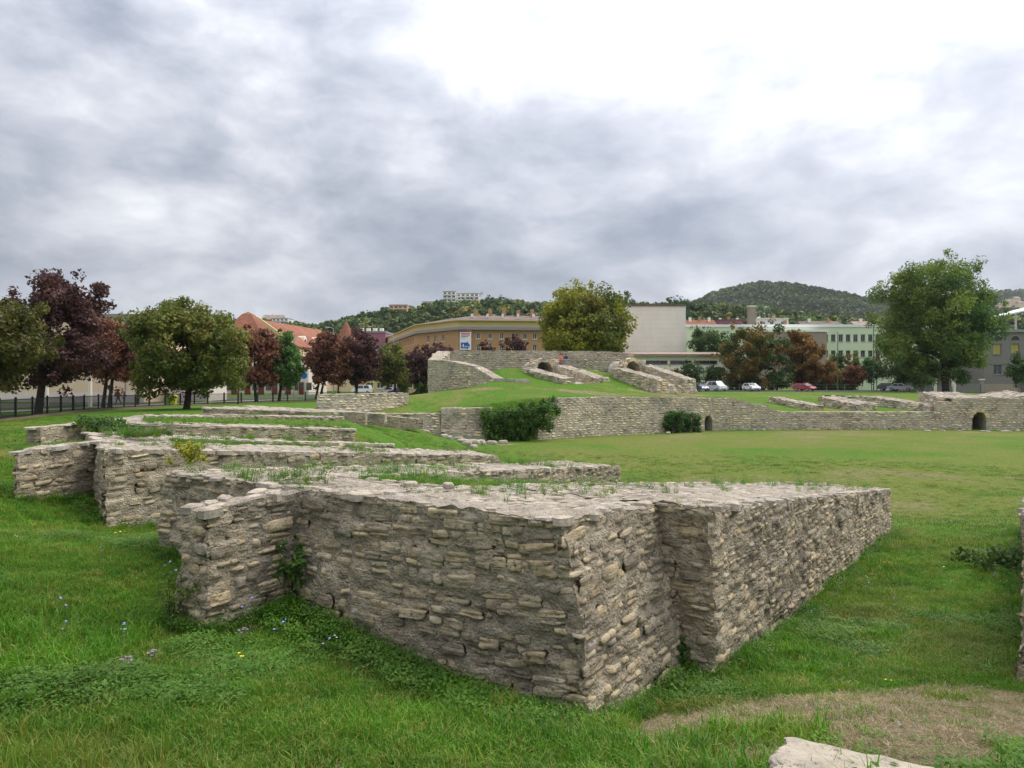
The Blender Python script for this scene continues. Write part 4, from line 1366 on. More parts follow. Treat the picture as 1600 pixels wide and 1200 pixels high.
def tree(name, label, pal, px, Y, trunk_h, cx0, cx1, cy0, cy1, leaves=9000, size=0.34, trunk_r=0.2, base_py=None, seed=1, cat='tree', clumps=60, stems=1, group=None, rel=0.27, lump=0.25, pal2=None, squash=0.85, grav=0.0, aspect=0.8, low=-0.97, zbase=None):
    """crown between photo pixels (cx0..cx1, cy0..cy1) at depth Y; trunk foot at pixel column px"""
    rg = np.random.default_rng(seed)
    X = PXg(px, Y)
    z0 = gz1(X, Y) if zbase is None else zbase
    c = PX((cx0 + cx1) / 2, (cy0 + cy1) / 2, Y)
    rx = (cx1 - cx0) / 2 / FPX * Y; rz = (cy1 - cy0) / 2 / FPX * Y
    root = thing(name, label, cat, (X, Y, z0), group)
    cen, rad = crown_clumps(rg, c, rx, rx * 0.95, rz, clumps, rel, low=low, lump=lump)
    m = MB()
    per = max(10, leaves // max(1, len(cen)))
    v, f, r = leaf_cloud(rg, cen, rad, per, size, squash=squash, grav=grav, aspect=aspect)
    # loose sprigs on the outline
    ex, er = crown_clumps(rg, c, rx * 1.06, rx, rz * 1.07, clumps, rel * 0.45, low=low, lump=lump)
    v2, f2, r2 = leaf_cloud(rg, ex + 0, er, max(4, per // 7), size, squash=1.0, grav=grav, aspect=aspect)
    if pal2:
        sel = (cen[:, 0] - c[0]) / rx + rg.normal(size=len(cen)) * 0.35 > 0.15
        mi = np.repeat(sel, per).astype(int)
        m.add(v, f, r); m.m[-1] = mi
    else:
        m.add(v, f, r)
    m.add(v2, f2, r2)
    m.build('crown', [LEAF[pal], LEAF[pal2 or pal]], root)
    tb = MB()
    for s in range(stems):
        ox = (s - (stems - 1) / 2) * trunk_r * 3.2
        foot = np.array([X + ox, Y, z0 - 0.15])
        topp = np.array([c[0] + ox * 1.5, Y, c[2] + rz * 0.2])
        mid = foot + (topp - foot) * 0.45 + rg.normal(size=3) * (0.15, 0.1, 0)
        tb.tube([foot, foot + (0, 0, 0.35), mid, topp], [trunk_r * 1.35, trunk_r, trunk_r * 0.75, trunk_r * 0.25], 9)
    tb.build('trunk', M_BARK, root, smooth=True)
    lb = MB()
    order = rg.permutation(len(cen))[:max(6, clumps // 6)]
    st = np.array([X, Y, z0 + trunk_h])
    for k in order:
        a_ = st + (c - st) * rg.uniform(0.05, 0.55)
        e = cen[k]
        mid = (a_ + e) / 2 + rg.normal(size=3) * rx * 0.05 + (0, 0, -0.04 * rz)
        lb.tube([a_, mid, e], [trunk_r * 0.42, trunk_r * 0.26, trunk_r * 0.08], 5, caps=False)
    lb.build('limbs', M_BARK, root, smooth=True)
    return root


GL = 'trees along the street fence'
tree('maple_tree', 'olive green maple cut off by the left edge of the picture', 'shade', -30, 46, 2.2, -120, 80, 440, 622, 21000, 0.23, 0.28, seed=11, group=GL, clumps=80)
tree('maple_tree', 'tall purple-leaved maple with thick trunk behind the fence at the left', 'purple', 60, 54, 2.0, -6, 164, 412, 632, 26000, 0.23, 0.30, seed=12, group=GL, clumps=80, pal2='purple', rel=0.24, lump=0.35)
tree('maple_tree', 'reddish brown maple with two thin stems between the purple and the big green maple', 'red', 166, 74, 2.4, 112, 232, 484, 616, 16000, 0.25, 0.2, seed=13, group=GL, stems=2)
tree('maple_tree', 'big round olive green maple standing alone behind the fence', 'olive', 292, 64, 2.2, 190, 392, 460, 630, 34000, 0.25, 0.30, seed=14, group=GL, clumps=170, rel=0.2, lump=0.18)
tree('maple_tree', 'dark red maple between the big olive maple and the bright green tree', 'red', 400, 95, 2.6, 358, 438, 500, 612, 9000, 0.34, 0.2, seed=15, group=GL)
tree('broadleaf_tree', 'bright green rounded tree between two red maples', 'green', 436, 98, 2.6, 412, 478, 518, 614, 8000, 0.34, 0.22, seed=16, group=GL)
tree('maple_tree', 'brick red maple in front of the red tiled roofs', 'red', 497, 112, 2.8, 468, 550, 514, 612, 10000, 0.36, 0.2, seed=17, group=GL, stems=2)
tree('maple_tree', 'blackish purple maple beside the round tower roof', 'purple', 556, 116, 2.8, 526, 598, 508, 612, 9000, 0.36, 0.22, seed=18, group=GL)
tree('broadleaf_tree', 'dull olive tree standing before the salmon house', 'olive', 617, 122, 2.6, 580, 654, 536, 612, 8000, 0.36, 0.22, seed=19, group=GL)
tree('plum_tree', 'dark purple tree partly hidden by the tall end wall', 'purple', 668, 112, 2.6, 632, 716, 530, 606, 8000, 0.36, 0.2, seed=20, group=GL)
tree('maple_tree', 'thin young reddish maple with bare stem at the fence corner', 'red', 372, 88, 2.6, 356, 392, 532, 598, 2600, 0.3, 0.12, seed=21, group=GL)

tree('maple_tree', 'rusty maple half hidden behind the big olive maple', 'red', 215, 84, 2.4, 172, 262, 494, 606, 7000, 0.32, 0.18, seed=22, group=GL)
tree('maple_tree', 'small purple maple between the brick red and the blackish maple', 'purple', 528, 128, 2.4, 512, 552, 530, 608, 4000, 0.34, 0.15, seed=23, group=GL)
GR = 'trees behind the arena'
tree('plane_tree', 'large yellowish green tree rising behind the upper wall', 'yellow', 912, 122, 3, 836, 990, 440, 572, 24000, 0.42, 0.35, seed=31, group=GR, clumps=160, rel=0.23, lump=0.14, pal2='olive')
tree('plum_tree', 'sparse purple treetop showing over the upper wall near the banner', 'purple', 760, 110, 2, 746, 776, 528, 566, 700, 0.3, 0.1, seed=32, group=GR, clumps=22)
tree('plum_tree', 'sparse purple treetop showing over the upper wall nearer the big tree', 'purple', 806, 110, 2, 780, 830, 522, 566, 1500, 0.3, 0.1, seed=33, group=GR, clumps=30)
tree('chestnut_tree', 'broad brown and green chestnut beyond the white parked cars', 'mixed', 1178, 140, 3, 1124, 1236, 500, 612, 13000, 0.42, 0.3, seed=34, group=GR, clumps=90, pal2='dark', rel=0.22)
tree('chestnut_tree', 'orange-brown tree in front of the annex of the green building', 'rust', 1252, 142, 3, 1222, 1290, 512, 606, 8000, 0.40, 0.25, seed=35, group=GR, clumps=60)
tree('poplar_tree', 'huge green tree at the right towering over the street', 'willow', 1478, 126, 5, 1364, 1572, 394, 606, 52000, 0.46, 0.6, seed=36, group=GR, clumps=150, rel=0.19, lump=0.25, grav=0.3, aspect=0.45, pal2='green')
tree('broadleaf_tree', 'dark tree against the green building above the low roof', 'dark', 1105, 168, 3, 1072, 1145, 508, 566, 5000, 0.42, 0.25, seed=37, group=GR)

GB = 'shrubs and bushes behind the arena'
def bush(label, pal, px0, px1, py0, py1, Y, seed, leaves=2500, size=0.3, name='bush', cat='bush', zbase=None, rel=0.32, **k):
    return tree(name, label, pal, (px0 + px1) / 2, Y, 0.4, px0, px1, py0, py1, leaves, size, 0.07, seed=seed, cat=cat, clumps=34, group=GB, rel=rel, low=-0.95, zbase=zbase, **k)


bush('green bush behind the right end of the mound', 'dark', 1056, 1100, 558, 610, 131, 41)
bush('yellow bush tucked beside the ruined vault', 'yellow', 1030, 1056, 572, 606, 128, 42, 1500)
bush('brownish bush beside the ruined vault', 'mixed', 1044, 1066, 575, 610, 127, 43, 1300)
bush('dark green bush between the white van and the low building', 'dark', 1100, 1136, 566, 612, 140, 44)
bush('bright green bush under the brown chestnut', 'green', 1192, 1238, 570, 612, 138, 45)
bush('low spreading green bush left of the red car', 'dark', 1150, 1200, 585, 614, 139, 46)
bush('round golden brown bush above the red car', 'rust', 1274, 1322, 564, 604, 141, 47, 3000)
bush('round rusty red bush between golden bush and green shrub', 'red', 1312, 1354, 570, 606, 140, 48, 2500)
bush('green shrub in front of the lower windows', 'green', 1340, 1384, 552, 606, 142, 49)
bush('wide dark green shrub left of the huge tree', 'dark', 1374, 1450, 550, 610, 139, 50, 5000)
bush('small dark red bush among the green shrubs', 'red', 1362, 1378, 556, 575, 145, 51, 700)
bush('dark green conifer bush in front of the grey building', 'dark', 1572, 1624, 548, 612, 128, 52, 4000)
for i, (px, y0, y1, pal, lab) in enumerate([(1301, 548, 585, 'olive', 'olive'), (1313, 540, 590, 'dark', 'tall dark green'), (1326, 550, 585, 'rust', 'brown dying'), (1337, 549, 588, 'olive', 'dull green')]):
    bush(lab + ' columnar thuja before the green building', pal, px - 6, px + 6, y0, y1 + 20, 150, 60 + i, 1400, 0.25, 'thuja', 'thuja', rel=0.4)
bush('rusty shrub between the orange-brown tree and the thujas', 'rust', 1228, 1284, 566, 612, 144, 68, 3500)
bush('olive shrub squeezed between golden and rusty bushes', 'olive', 1290, 1336, 574, 612, 146, 69, 3000)
bush('large mid green shrub under the left side of the huge tree', 'green', 1410, 1472, 556, 612, 143, 70, 4500)
bush('dark green shrub before the low hall wall', 'dark', 1130, 1170, 574, 614, 145, 71, 2500)
bush('low dark hedge-like bush behind the parked cars', 'dark', 1255, 1345, 592, 616, 143, 66, 3500)
bush('green bush by the street at the foot of the end wall', 'green', 645, 674, 594, 614, 118, 67, 1500)

# ivy over the corner of the arena wall, bushes at its foot
def leafy(name, label, pal, boxes, per, size, seed, loc, cat='bush', up=0.2, stem=1.0):
    rg = np.random.default_rng(seed)
    root = thing(name, label, cat, loc)
    m = MB()
    for (c, r) in boxes:
        v, f, rr = leaf_cloud(rg, np.array([c], float), np.array([r], float), per, size, up=up)
        m.add(v, f, rr)
    m.build('foliage', LEAF[pal], root)
    sb = MB()
    for (c, r) in boxes[::2]:
        sb.tube([np.array(loc), (np.array(loc) + np.array(c)) / 2 + (0, 0, .1), np.array(c)], [0.05 * stem, 0.035 * stem, 0.012 * stem], 5)
    sb.build('stems', M_BARK, root)
    return root


rg_ = np.random.default_rng(5)
bx = []
for k in range(170):
    px, py = rg_.uniform(756, 862), rg_.uniform(632, 690)
    if px > 838 and py > 672: continue
    if py < 642 and px < 815: py = 642 + rg_.uniform(0, 20)
    Y = 66.4 + (px - 756) / 110 * 0.8 + rg_.uniform(-0.9, 0.2)
    bx.append((PX(px, py, Y), rg_.uniform(0.35, 0.6)))
for k in range(22):
    bx.append((PX(rg_.uniform(845, 872), rg_.uniform(623, 650), 69.6 + rg_.uniform(-.6, .2)), rg_.uniform(0.3, 0.5)))
leafy('ivy', 'dense dark green ivy hanging over the broken corner of the arena wall', 'ivy', bx, 75, 0.17, 6, (1.0, 66.6, -2.9), 'ivy')
bx = [(PX(rg_.uniform(1036, 1066), rg_.uniform(646, 672), 78.6 + rg_.uniform(-.8, 0)), rg_.uniform(0.3, 0.55)) for k in range(45)]
leafy('bush', 'leafy green bush against the arena wall, the one farther from the doorway', 'green', bx, 60, 0.18, 8, (17.8, 77.8, -2.95))
bx = [(PX(rg_.uniform(1068, 1093), rg_.uniform(648, 673), 79.6 + rg_.uniform(-.8, 0)), rg_.uniform(0.3, 0.5)) for k in range(36)]
leafy('bush', 'leafy green bush right beside the small arched doorway', 'green', bx, 60, 0.18, 9, (20.2, 78.9, -2.95))


# ------------------------------------------------------------------ wood on the hills (scattered crowns)
def crown_proto(name, pal, seed, n=420, size=0.22, tall=1.0):
    rg = np.random.default_rng(seed)
    cen, rad = crown_clumps(rg, (0, 0, 0.55 * tall), 0.5, 0.5, 0.55 * tall, 16, 0.36, low=-0.6)
    v, f, r = leaf_cloud(rg, cen, rad, n // len(cen), size)
    me = bpy.data.meshes.new(name)
    me.from_pydata(v.tolist(), [], f.tolist())
    me.materials.append(pal)
    me.update()
    return bpy.data.objects.new(name, me)


def scatter(name, protos, pts, rot, scl, idx, label, seed=0):
    """many copies of a few small meshes on given points (one object, uncountable stuff)"""
    col = bpy.data.collections.new(name + '_protos')
    for i_, o in enumerate(protos):
        o.name = 'p%02d_%s' % (i_, name)          # children are picked in name order
        col.objects.link(o)
    me = bpy.data.meshes.new(name)
    pts = np.asarray(pts, float)
    n = len(pts)
    me.vertices.add(n); me.vertices.foreach_set('co', pts.ravel())
    a_ = me.attributes.new('rot', 'FLOAT_VECTOR', 'POINT'); a_.data.foreach_set('vector', np.asarray(rot, np.float32).ravel())
    a_ = me.attributes.new('scl', 'FLOAT_VECTOR', 'POINT'); a_.data.foreach_set('vector', np.asarray(scl, np.float32).ravel())
    a_ = me.attributes.new('idx', 'INT', 'POINT'); a_.data.foreach_set('value', np.asarray(idx, np.int32))
    me.update()
    o = bpy.data.objects.new(name, me)
    COL.objects.link(o)
    ng = bpy.data.node_groups.new(name, 'GeometryNodeTree')
    ng.interface.new_socket('Geometry', in_out='INPUT', socket_type='NodeSocketGeometry')
    ng.interface.new_socket('Geometry', in_out='OUTPUT', socket_type='NodeSocketGeometry')
    gi = ng.nodes.new('NodeGroupInput'); go = ng.nodes.new('NodeGroupOutput')
    ci = ng.nodes.new('GeometryNodeCollectionInfo')
    ci.inputs['Collection'].default_value = col
    ci.inputs['Separate Children'].default_value = True
    ci.inputs['Reset Children'].default_value = True
    ip = ng.nodes.new('GeometryNodeInstanceOnPoints')
    ip.inputs['Pick Instance'].default_value = True
    def na(nm, ty):
        nd = ng.nodes.new('GeometryNodeInputNamedAttribute'); nd.data_type = ty; nd.inputs['Name'].default_value = nm
        return [s for s in nd.outputs if s.enabled and s.name == 'Attribute'][0]
    e2r = ng.nodes.new('FunctionNodeEulerToRotation')
    L = ng.links
    L.new(gi.outputs[0], ip.inputs['Points']); L.new(ci.outputs[0], ip.inputs['Instance'])
    L.new(na('idx', 'INT'), ip.inputs['Instance Index'])
    L.new(na('rot', 'FLOAT_VECTOR'), e2r.inputs[0]); L.new(e2r.outputs[0], ip.inputs['Rotation'])
    L.new(na('scl', 'FLOAT_VECTOR'), ip.inputs['Scale'])
    L.new(ip.outputs[0], go.inputs[0])
    md = o.modifiers.new('scatter', 'NODES'); md.node_group = ng
    tag(o, label, None, None, 'stuff')
    return o


WL = {k: leaf_mat('wood_' + k, st, 'inst', 0.15, 0.012, 0.45) for k, st in {
    'a': [(0, (0.044, 0.082, 0.024)), (0.5, (0.075, 0.122, 0.031)), (0.9, (0.122, 0.167, 0.037)), (1, (0.255, 0.221, 0.043))],
    'b': [(0, (0.050, 0.085, 0.026)), (0.6, (0.070, 0.110, 0.032)), (1, (0.105, 0.135, 0.038))]}.items()}
PROT_A = [crown_proto('wood_crown', WL['a'], 500 + i) for i in range(4)]
PROT_B = [crown_proto('wood_crown', WL['b'], 510 + i, 120, 0.4) for i in range(3)]


def forest(name, label, h, protos, n, smin, smax, seed, xr=None, ypow=1.0, yr=None):
    rg = np.random.default_rng(seed)
    x, y, z = h
    X = rg.uniform(xr[0] if xr else x[0], xr[1] if xr else x[-1], n)
    Y0, Y1 = yr or (y[0], y[0] + (y[-1] - y[0]) * 0.7)
    Y = Y0 + (Y1 - Y0) * rg.random(n) ** ypow
    Z = hz_at(h, X, Y)
    s = rg.uniform(smin, smax, n)
    scl = np.stack([s * rg.uniform(.85, 1.15, n), s * rg.uniform(.85, 1.15, n), s * rg.uniform(.6, .9, n)], 1)
    rot = np.stack([np.zeros(n), np.zeros(n), rg.uniform(0, 6.28, n)], 1)
    return scatter(name, protos, np.stack([X, Y, Z - 0.12 * s], 1), rot, scl, rg.integers(0, len(protos), n), label)


forest('forest', 'green wood covering the hill behind the town', H1, PROT_A, 6500, 8, 14, 1, yr=(330, 660))
forest('forest', 'dark wood covering the rounded hill', H2, PROT_B, 17000, 9, 17, 2, yr=(950, 1640))
forest('forest', 'dark wood on the distant ridge', H3, PROT_B, 7000, 14, 26, 3, yr=(1600, 2500))
forest('forest', 'trees on the rise behind the green building', H4, PROT_A, 2800, 8, 14, 4, yr=(340, 600))
# single treetops standing above the roofs
for i, (px, py, Y, h_, lab) in enumerate([(979, 463, 300, 14, 'small dark treetop showing above the white concrete block near its corner'), (1047, 464, 300, 13, 'pointed dark treetop above the right end of the white concrete block'), (1068, 466, 320, 13, 'dark treetop just right of the white concrete block'), (785, 466, 520, 26, 'round dark tree on the hill crest beside the apartment block'), (758, 463, 500, 28, 'tall narrow tree covering the end of the apartment block'), (568, 488, 480, 16, 'rounded pale green tree at the foot of the hill crest')]):
    w_ = h_ / Y * FPX * 0.40
    tree('hill_tree', lab, 'dark', px, Y, h_ * 0.2, px - w_ * 0.9, px + w_ * 0.9, py - w_ * 0.4, py + h_ / Y * FPX, 1500, h_ * 0.045, 0.3, seed=700 + i, group='single treetops on the skyline', clumps=26, zbase=PX(px, py + h_ / Y * FPX, Y)[2] - 4)
# ------------------------------------------------------------------ buildings
M_CREAM = paint('cream_render', (0.68, 0.53, 0.36), 0.08)
M_PINKW = paint('pinkish_white_render', (0.66, 0.58, 0.53), 0.08)
M_YELL = paint('yellow_render', (0.56, 0.46, 0.22), 0.08)
M_SALM = paint('salmon_render', (0.50, 0.24, 0.15), 0.10)
M_MAUVE = paint('mauve_render', (0.30, 0.14, 0.18), 0.10)
M_BRICKB = paint('brown_brick_render', (0.42, 0.25, 0.125), 0.12, 3)
M_OCHRE = paint('ochre_cornice', (0.58, 0.46, 0.22), 0.06)
M_CONC = paint('pale_concrete', (0.82, 0.765, 0.655), 0.08, 0.35)
M_GREENW = paint('pale_green_render', (0.56, 0.65, 0.45), 0.06)
M_WHITE = paint('white_trim', (0.75, 0.75, 0.74), 0.05)
M_GREYW = paint('grey_render', (0.20, 0.185, 0.175), 0.10)
M_GREYT = paint('grey_trim', (0.27, 0.26, 0.26), 0.08)
M_BROWNA = paint('brown_annex', (0.30, 0.25, 0.20), 0.12)
M_TILE = None
M_DOOR = paint('red_brown_door', (0.14, 0.035, 0.025), 0.2, 4)
M_STEEL = paint('galvanised_steel', (0.35, 0.36, 0.37), 0.08, 5, 0.45, 0.5)
M_GREENP = paint('green_lamp_post', (0.10, 0.16, 0.09), 0.1, 5, 0.5)
M_BLACK = paint('black_iron', (0.012, 0.012, 0.013), 0.2, 8, 0.5, 0.4)


def tile_mat(name, a_, b_):
    m, t, out = material(name)
    p = pos(t)
    n = t.noise(p, 1.6, 6, 0.7)
    n2 = t.noise(p, 0.25, 4, 0.6)
    c = t.ramp(n, [(0.3, a_), (0.7, b_)])
    c = t.mix(1.0, c, t.ramp(n2, [(0.3, 0.75), (0.7, 1.2)]), 'MULTIPLY')
    wv = t.n('ShaderNodeTexWave', {'wave_type': 'BANDS', 'bands_direction': 'Z'}, Scale=2.4, Distortion=0.4)
    t.link(p, wv.inputs['Vector'])
    bsdf(t, out, c, 0.9, 0.15, bump=t.math('ADD', wv.outputs['Fac'], n), bstr=0.5, bdist=0.05)
    return m


M_TILE = tile_mat('red_roof_tiles', (0.20, 0.080, 0.050), (0.31, 0.135, 0.085))
M_TILED = tile_mat('dark_brown_roof', (0.12, 0.09, 0.078), (0.22, 0.17, 0.145))
M_TILER = tile_mat('weathered_red_roof', (0.22, 0.155, 0.125), (0.34, 0.27, 0.225))


def glass_mat():
    m, t, out = material('window_glass')
    n = t.noise(pos(t), 0.6, 3, 0.5)
    c = t.ramp(n, [(0.35, (0.02, 0.022, 0.025)), (0.65, (0.07, 0.075, 0.08))])
    b = bsdf(t, out, c, 0.12, 0.6)
    return m


M_GLASS = glass_mat()
M_CURT = paint('yellow_curtain', (0.38, 0.33, 0.10), 0.2, 6)


def facade(root, wallmb, p0, p1, z0, z1, wins, frame=M_WHITE, pane=M_GLASS, rec=0.18, fw=0.09, mull=1):
    """wall from p0 to p1 (left to right seen from outside) with real window openings; wins = [(u0,u1,za,zb)]"""
    p0, p1 = V2(*p0), V2(*p1)
    L = np.linalg.norm(p1 - p0); t_ = (p1 - p0) / L; nrm = V2(t_[1], -t_[0])
    us = sorted(set([0, L] + [w_[0] for w_ in wins] + [w_[1] for w_ in wins]))
    zs = sorted(set([z0, z1] + [w_[2] for w_ in wins] + [w_[3] for w_ in wins]))
    def pt(u, z, d=0.0): return (p0[0] + t_[0] * u + nrm[0] * d, p0[1] + t_[1] * u + nrm[1] * d, z)
    for i in range(len(us) - 1):
        for j in range(len(zs) - 1):
            uc, zc_ = (us[i] + us[i + 1]) / 2, (zs[j] + zs[j + 1]) / 2
            if any(w_[0] < uc < w_[1] and w_[2] < zc_ < w_[3] for w_ in wins): continue
            wallmb.add([pt(us[i], zs[j]), pt(us[i + 1], zs[j]), pt(us[i + 1], zs[j + 1]), pt(us[i], zs[j + 1])], [(0, 1, 2, 3)])
    for (a_, b_, c_, d_) in wins:
        for q in ([pt(a_, c_), pt(a_, d_), pt(a_, d_, -rec - .06), pt(a_, c_, -rec - .06)], [pt(b_, d_), pt(b_, c_), pt(b_, c_, -rec - .06), pt(b_, d_, -rec - .06)], [pt(a_, d_), pt(b_, d_), pt(b_, d_, -rec - .06), pt(a_, d_, -rec - .06)], [pt(b_, c_), pt(a_, c_), pt(a_, c_, -rec - .06), pt(b_, c_, -rec - .06)]):
            wallmb.add(q, [(0, 1, 2, 3)])
        if not root: continue
        fm = MB()
        def bar(ua, ub, za, zb):
            fm.hexa([pt(ua, za, -rec), pt(ub, za, -rec), pt(ub, za, -rec - .06), pt(ua, za, -rec - .06), pt(ua, zb, -rec), pt(ub, zb, -rec), pt(ub, zb, -rec - .06), pt(ua, zb, -rec - .06)])
        bar(a_, a_ + fw, c_, d_); bar(b_ - fw, b_, c_, d_); bar(a_ + fw, b_ - fw, c_, c_ + fw); bar(a_ + fw, b_ - fw, d_ - fw, d_)
        for k in range(mull):
            m_ = a_ + (b_ - a_) * (k + 1) / (mull + 1)
            bar(m_ - fw * .4, m_ + fw * .4, c_ + fw, d_ - fw)
        fo = fm.build('window', frame, root)
        MB().add([pt(a_, c_, -rec - .04), pt(b_, c_, -rec - .04), pt(b_, d_, -rec - .04), pt(a_, d_, -rec - .04)], [(0, 1, 2, 3)]).build('pane', pane, fo)
        sm = MB()
        sm.hexa([pt(a_ - .1, c_ - .1, 0.12), pt(b_ + .1, c_ - .1, 0.12), pt(b_ + .1, c_ - .1, 0.003), pt(a_ - .1, c_ - .1, 0.003), pt(a_ - .1, c_, 0.12), pt(b_ + .1, c_, 0.12), pt(b_ + .1, c_, 0.003), pt(a_ - .1, c_, 0.003)])
        sm.build('sill', frame, fo)


def shell(root, poly, z0, z1, mat, wins=None, frame=M_WHITE, pane=M_GLASS, mull=1):
    """walls round a plan polygon (counter-clockwise seen from above); wins {edge index: rects}"""
    m = MB()
    n = len(poly)
    for i in range(n):
        facade(root, m, poly[i], poly[(i + 1) % n], z0, z1, (wins or {}).get(i, []), frame, pane, mull=mull)
    return m.build('wall', mat, root)


def slab(root, name, poly, z0, z1, mat, grow=0.0):
    c = np.mean(np.array(poly, float), 0)
    q = [tuple(V2(*p) + (V2(*p) - c) / np.linalg.norm(V2(*p) - c) * grow) for p in poly]
    return MB().prism(q, z0, z1).build(name, mat, root)


def rect(x0, y0, x1, y1):
    return [(x0, y0), (x1, y0), (x1, y1), (x0, y1)]


# --- long cream building behind the left trees
x0, x1 = PXg(-260, 95), PXg(224, 95)
b = thing('cream_building', 'long windowless cream building with flat roof behind the left maples', 'building', (x0, 95, -0.4))
shell(b, rect(x0, 95, x1, 120), -0.6, 11.0, M_CREAM)
slab(b, 'roof', rect(x0, 95, x1, 120), 11.0, 11.5, M_GREYT, 0.5)
m = MB()
m.box((x0, 94.94, -0.5), (x1 + 0.06, 94.997, 1.0)); m.build('plinth', M_PINKW, b)
for px in (196,):
    X = PXg(px, 95)
    MB().tube([(X, 94.9, 0), (X, 94.9, 11)], [0.06, 0.06], 6).build('downpipe', M_GREYT, b)
X = PXg(118, 95)
MB().box((X - 0.9, 94.8, 3.9), (X + 0.9, 94.93, 4.9)).build('yellow_sign', paint('yellow_sign', (0.62, 0.36, 0.02), 0.1), b)

# --- gate building with red-brown door
X0, X1 = PXg(224, 100), PXg(252, 100)
b = thing('gate_house', 'low building with a wide red-brown door beside the cream wall', 'building', (X0, 101, -0.4))
shell(b, rect(X0, 101, X1 + 6, 108), -0.6, 4.0, M_PINKW)
slab(b, 'roof', rect(X0, 101, X1 + 6, 108), 4.0, 4.3, M_TILED, 0.3)
dm = MB().box((X0 + 0.05, 100.86, -0.3), (X1, 100.98, 2.4)); do = dm.build('door', M_DOOR, b)
for k in range(5):
    xx = X0 + 0.05 + (X1 - X0 - .05) * (k + .5) / 5
    MB().box((xx - .2, 100.83, -0.2), (xx + .2, 100.857, 2.3)).build('plank', M_DOOR, do)

# --- shop row
X0, X1 = PXg(250, 142), PXg(482, 142)
b = thing('shop_row', 'pinkish white row of shops with brown doors under the street trees', 'building', (X0, 142, -0.45))
wins = []
n = 11
for k in range(n):
    u = (X1 - X0) * (k + 0.5) / n
    wins.append((u - 0.6, u + 0.6, 3.9, 5.6))
shell(b, rect(X0, 142, X1, 156), -0.6, 6.6, M_PINKW, {0: wins})
slab(b, 'roof', rect(X0, 142, X1, 156), 6.6, 7.0, M_TILE, 0.4)
for k in range(n):
    u = X0 + (X1 - X0) * (k + 0.5) / n
    d_ = MB().box((u - 0.55, 141.82, -0.4), (u + 0.55, 141.95, 2.1)).build('door', M_DOOR, b)
    MB().box((u - 0.35, 141.78, 0.9), (u + 0.35, 141.816, 1.9)).build('pane', M_GLASS, d_)
    MB().box((u + 0.95, 141.86, 0.5), (u + 2.0, 141.97, 2.0)).build('shop_window', M_GLASS, b)

# --- gabled hall with red tiled roof
C0 = V2(-51.2, 165.0); dv = V2(0.122, 0.9925); lv = V2(-0.9925, 0.122)
Wd, Ln, ez, rz_ = 16.0, 37.0, 10.4, 16.3
b = thing('gabled_house', 'large house with steep red tiled roof and cream gable', 'building', (C0[0], C0[1], -0.45))
poly = [tuple(C0 + lv * Wd), tuple(C0), tuple(C0 + dv * Ln), tuple(C0 + dv * Ln + lv * Wd)]
wins = [(4 + 4.2 * k, 5.3 + 4.2 * k, z_, z_ + 1.7) for k in range(8) for z_ in (4.2, 7.4)]
wl = shell(b, poly, -0.6, ez, M_CREAM, {1: wins})
rg0, rg1 = C0 + lv * Wd / 2, C0 + lv * Wd / 2 + dv * Ln
m = MB()
def P3(p, z): return (p[0], p[1], z)
for e0, e1 in ((C0 - lv * 0.5, C0 + dv * Ln - lv * 0.5), (C0 + lv * (Wd + 0.5), C0 + dv * Ln + lv * (Wd + 0.5))):
    m.hexa([P3(e0, ez - .25), P3(e1, ez - .25), P3(rg1, rz_), P3(rg0, rz_), P3(e0, ez), P3(e1, ez), P3(rg1, rz_ + .3), P3(rg0, rz_ + .3)])
ro = m.build('roof', M_TILE, b)
m = MB()
for s_, q in ((0, C0), (1, C0 + dv * Ln)):
    g0, g1, g2 = q, q + lv * Wd, q + lv * Wd / 2
    m.add([P3(g0, ez), P3(g1, ez), P3(g2, rz_ - 0.1)], [(1, 0, 2) if s_ == 0 else (0, 1, 2)])
m.build('gable', M_CREAM, b)
m = MB()
for e_, g_ in ((C0 - lv * 0.7, rg0), (C0 + lv * (Wd + .7), rg0)):
    q = -dv * 0.5
    m.hexa([P3(e_ + q, ez - .2), P3(e_, ez - .2), P3(g_, rz_), P3(g_ + q, rz_), P3(e_ + q, ez + .7), P3(e_, ez + .7), P3(g_, rz_ + .9), P3(g_ + q, rz_ + .9)])
m.build('verge_band', M_YELL, b)
for k, (s, f) in enumerate(((5, 0.42), (12, 0.42), (21, 0.45), (28, 0.45))):
    c = C0 + dv * s + lv * (Wd / 2) * f
    zb_ = ez + (rz_ - ez) * f
    m = MB()
    ring = []
    for d_ in (-2.2, 0.6):
        for a_ in np.linspace(0, math.pi, 9):
            q = c - lv * (1.6 + (d_ - 0.6) * 0.0 if d_ > 0 else -1.2) + dv * (-0.95 * math.cos(a_))
            ring.append(P3(q, zb_ - 1.0 + 1.5 * math.sin(a_)))
    m.add(ring, [(i, i + 1, 9 + i + 1, 9 + i) for i in range(8)])
    dm_ = m.build('dormer', M_CREAM, ro)
    fr = [ring[9 + i] for i in range(9)]
    cc = tuple(np.mean(np.array(fr), 0))
    MB().add(fr + [cc], [(i, i + 1, 9) for i in range(8)]).build('dormer_window', M_WHITE, ro)

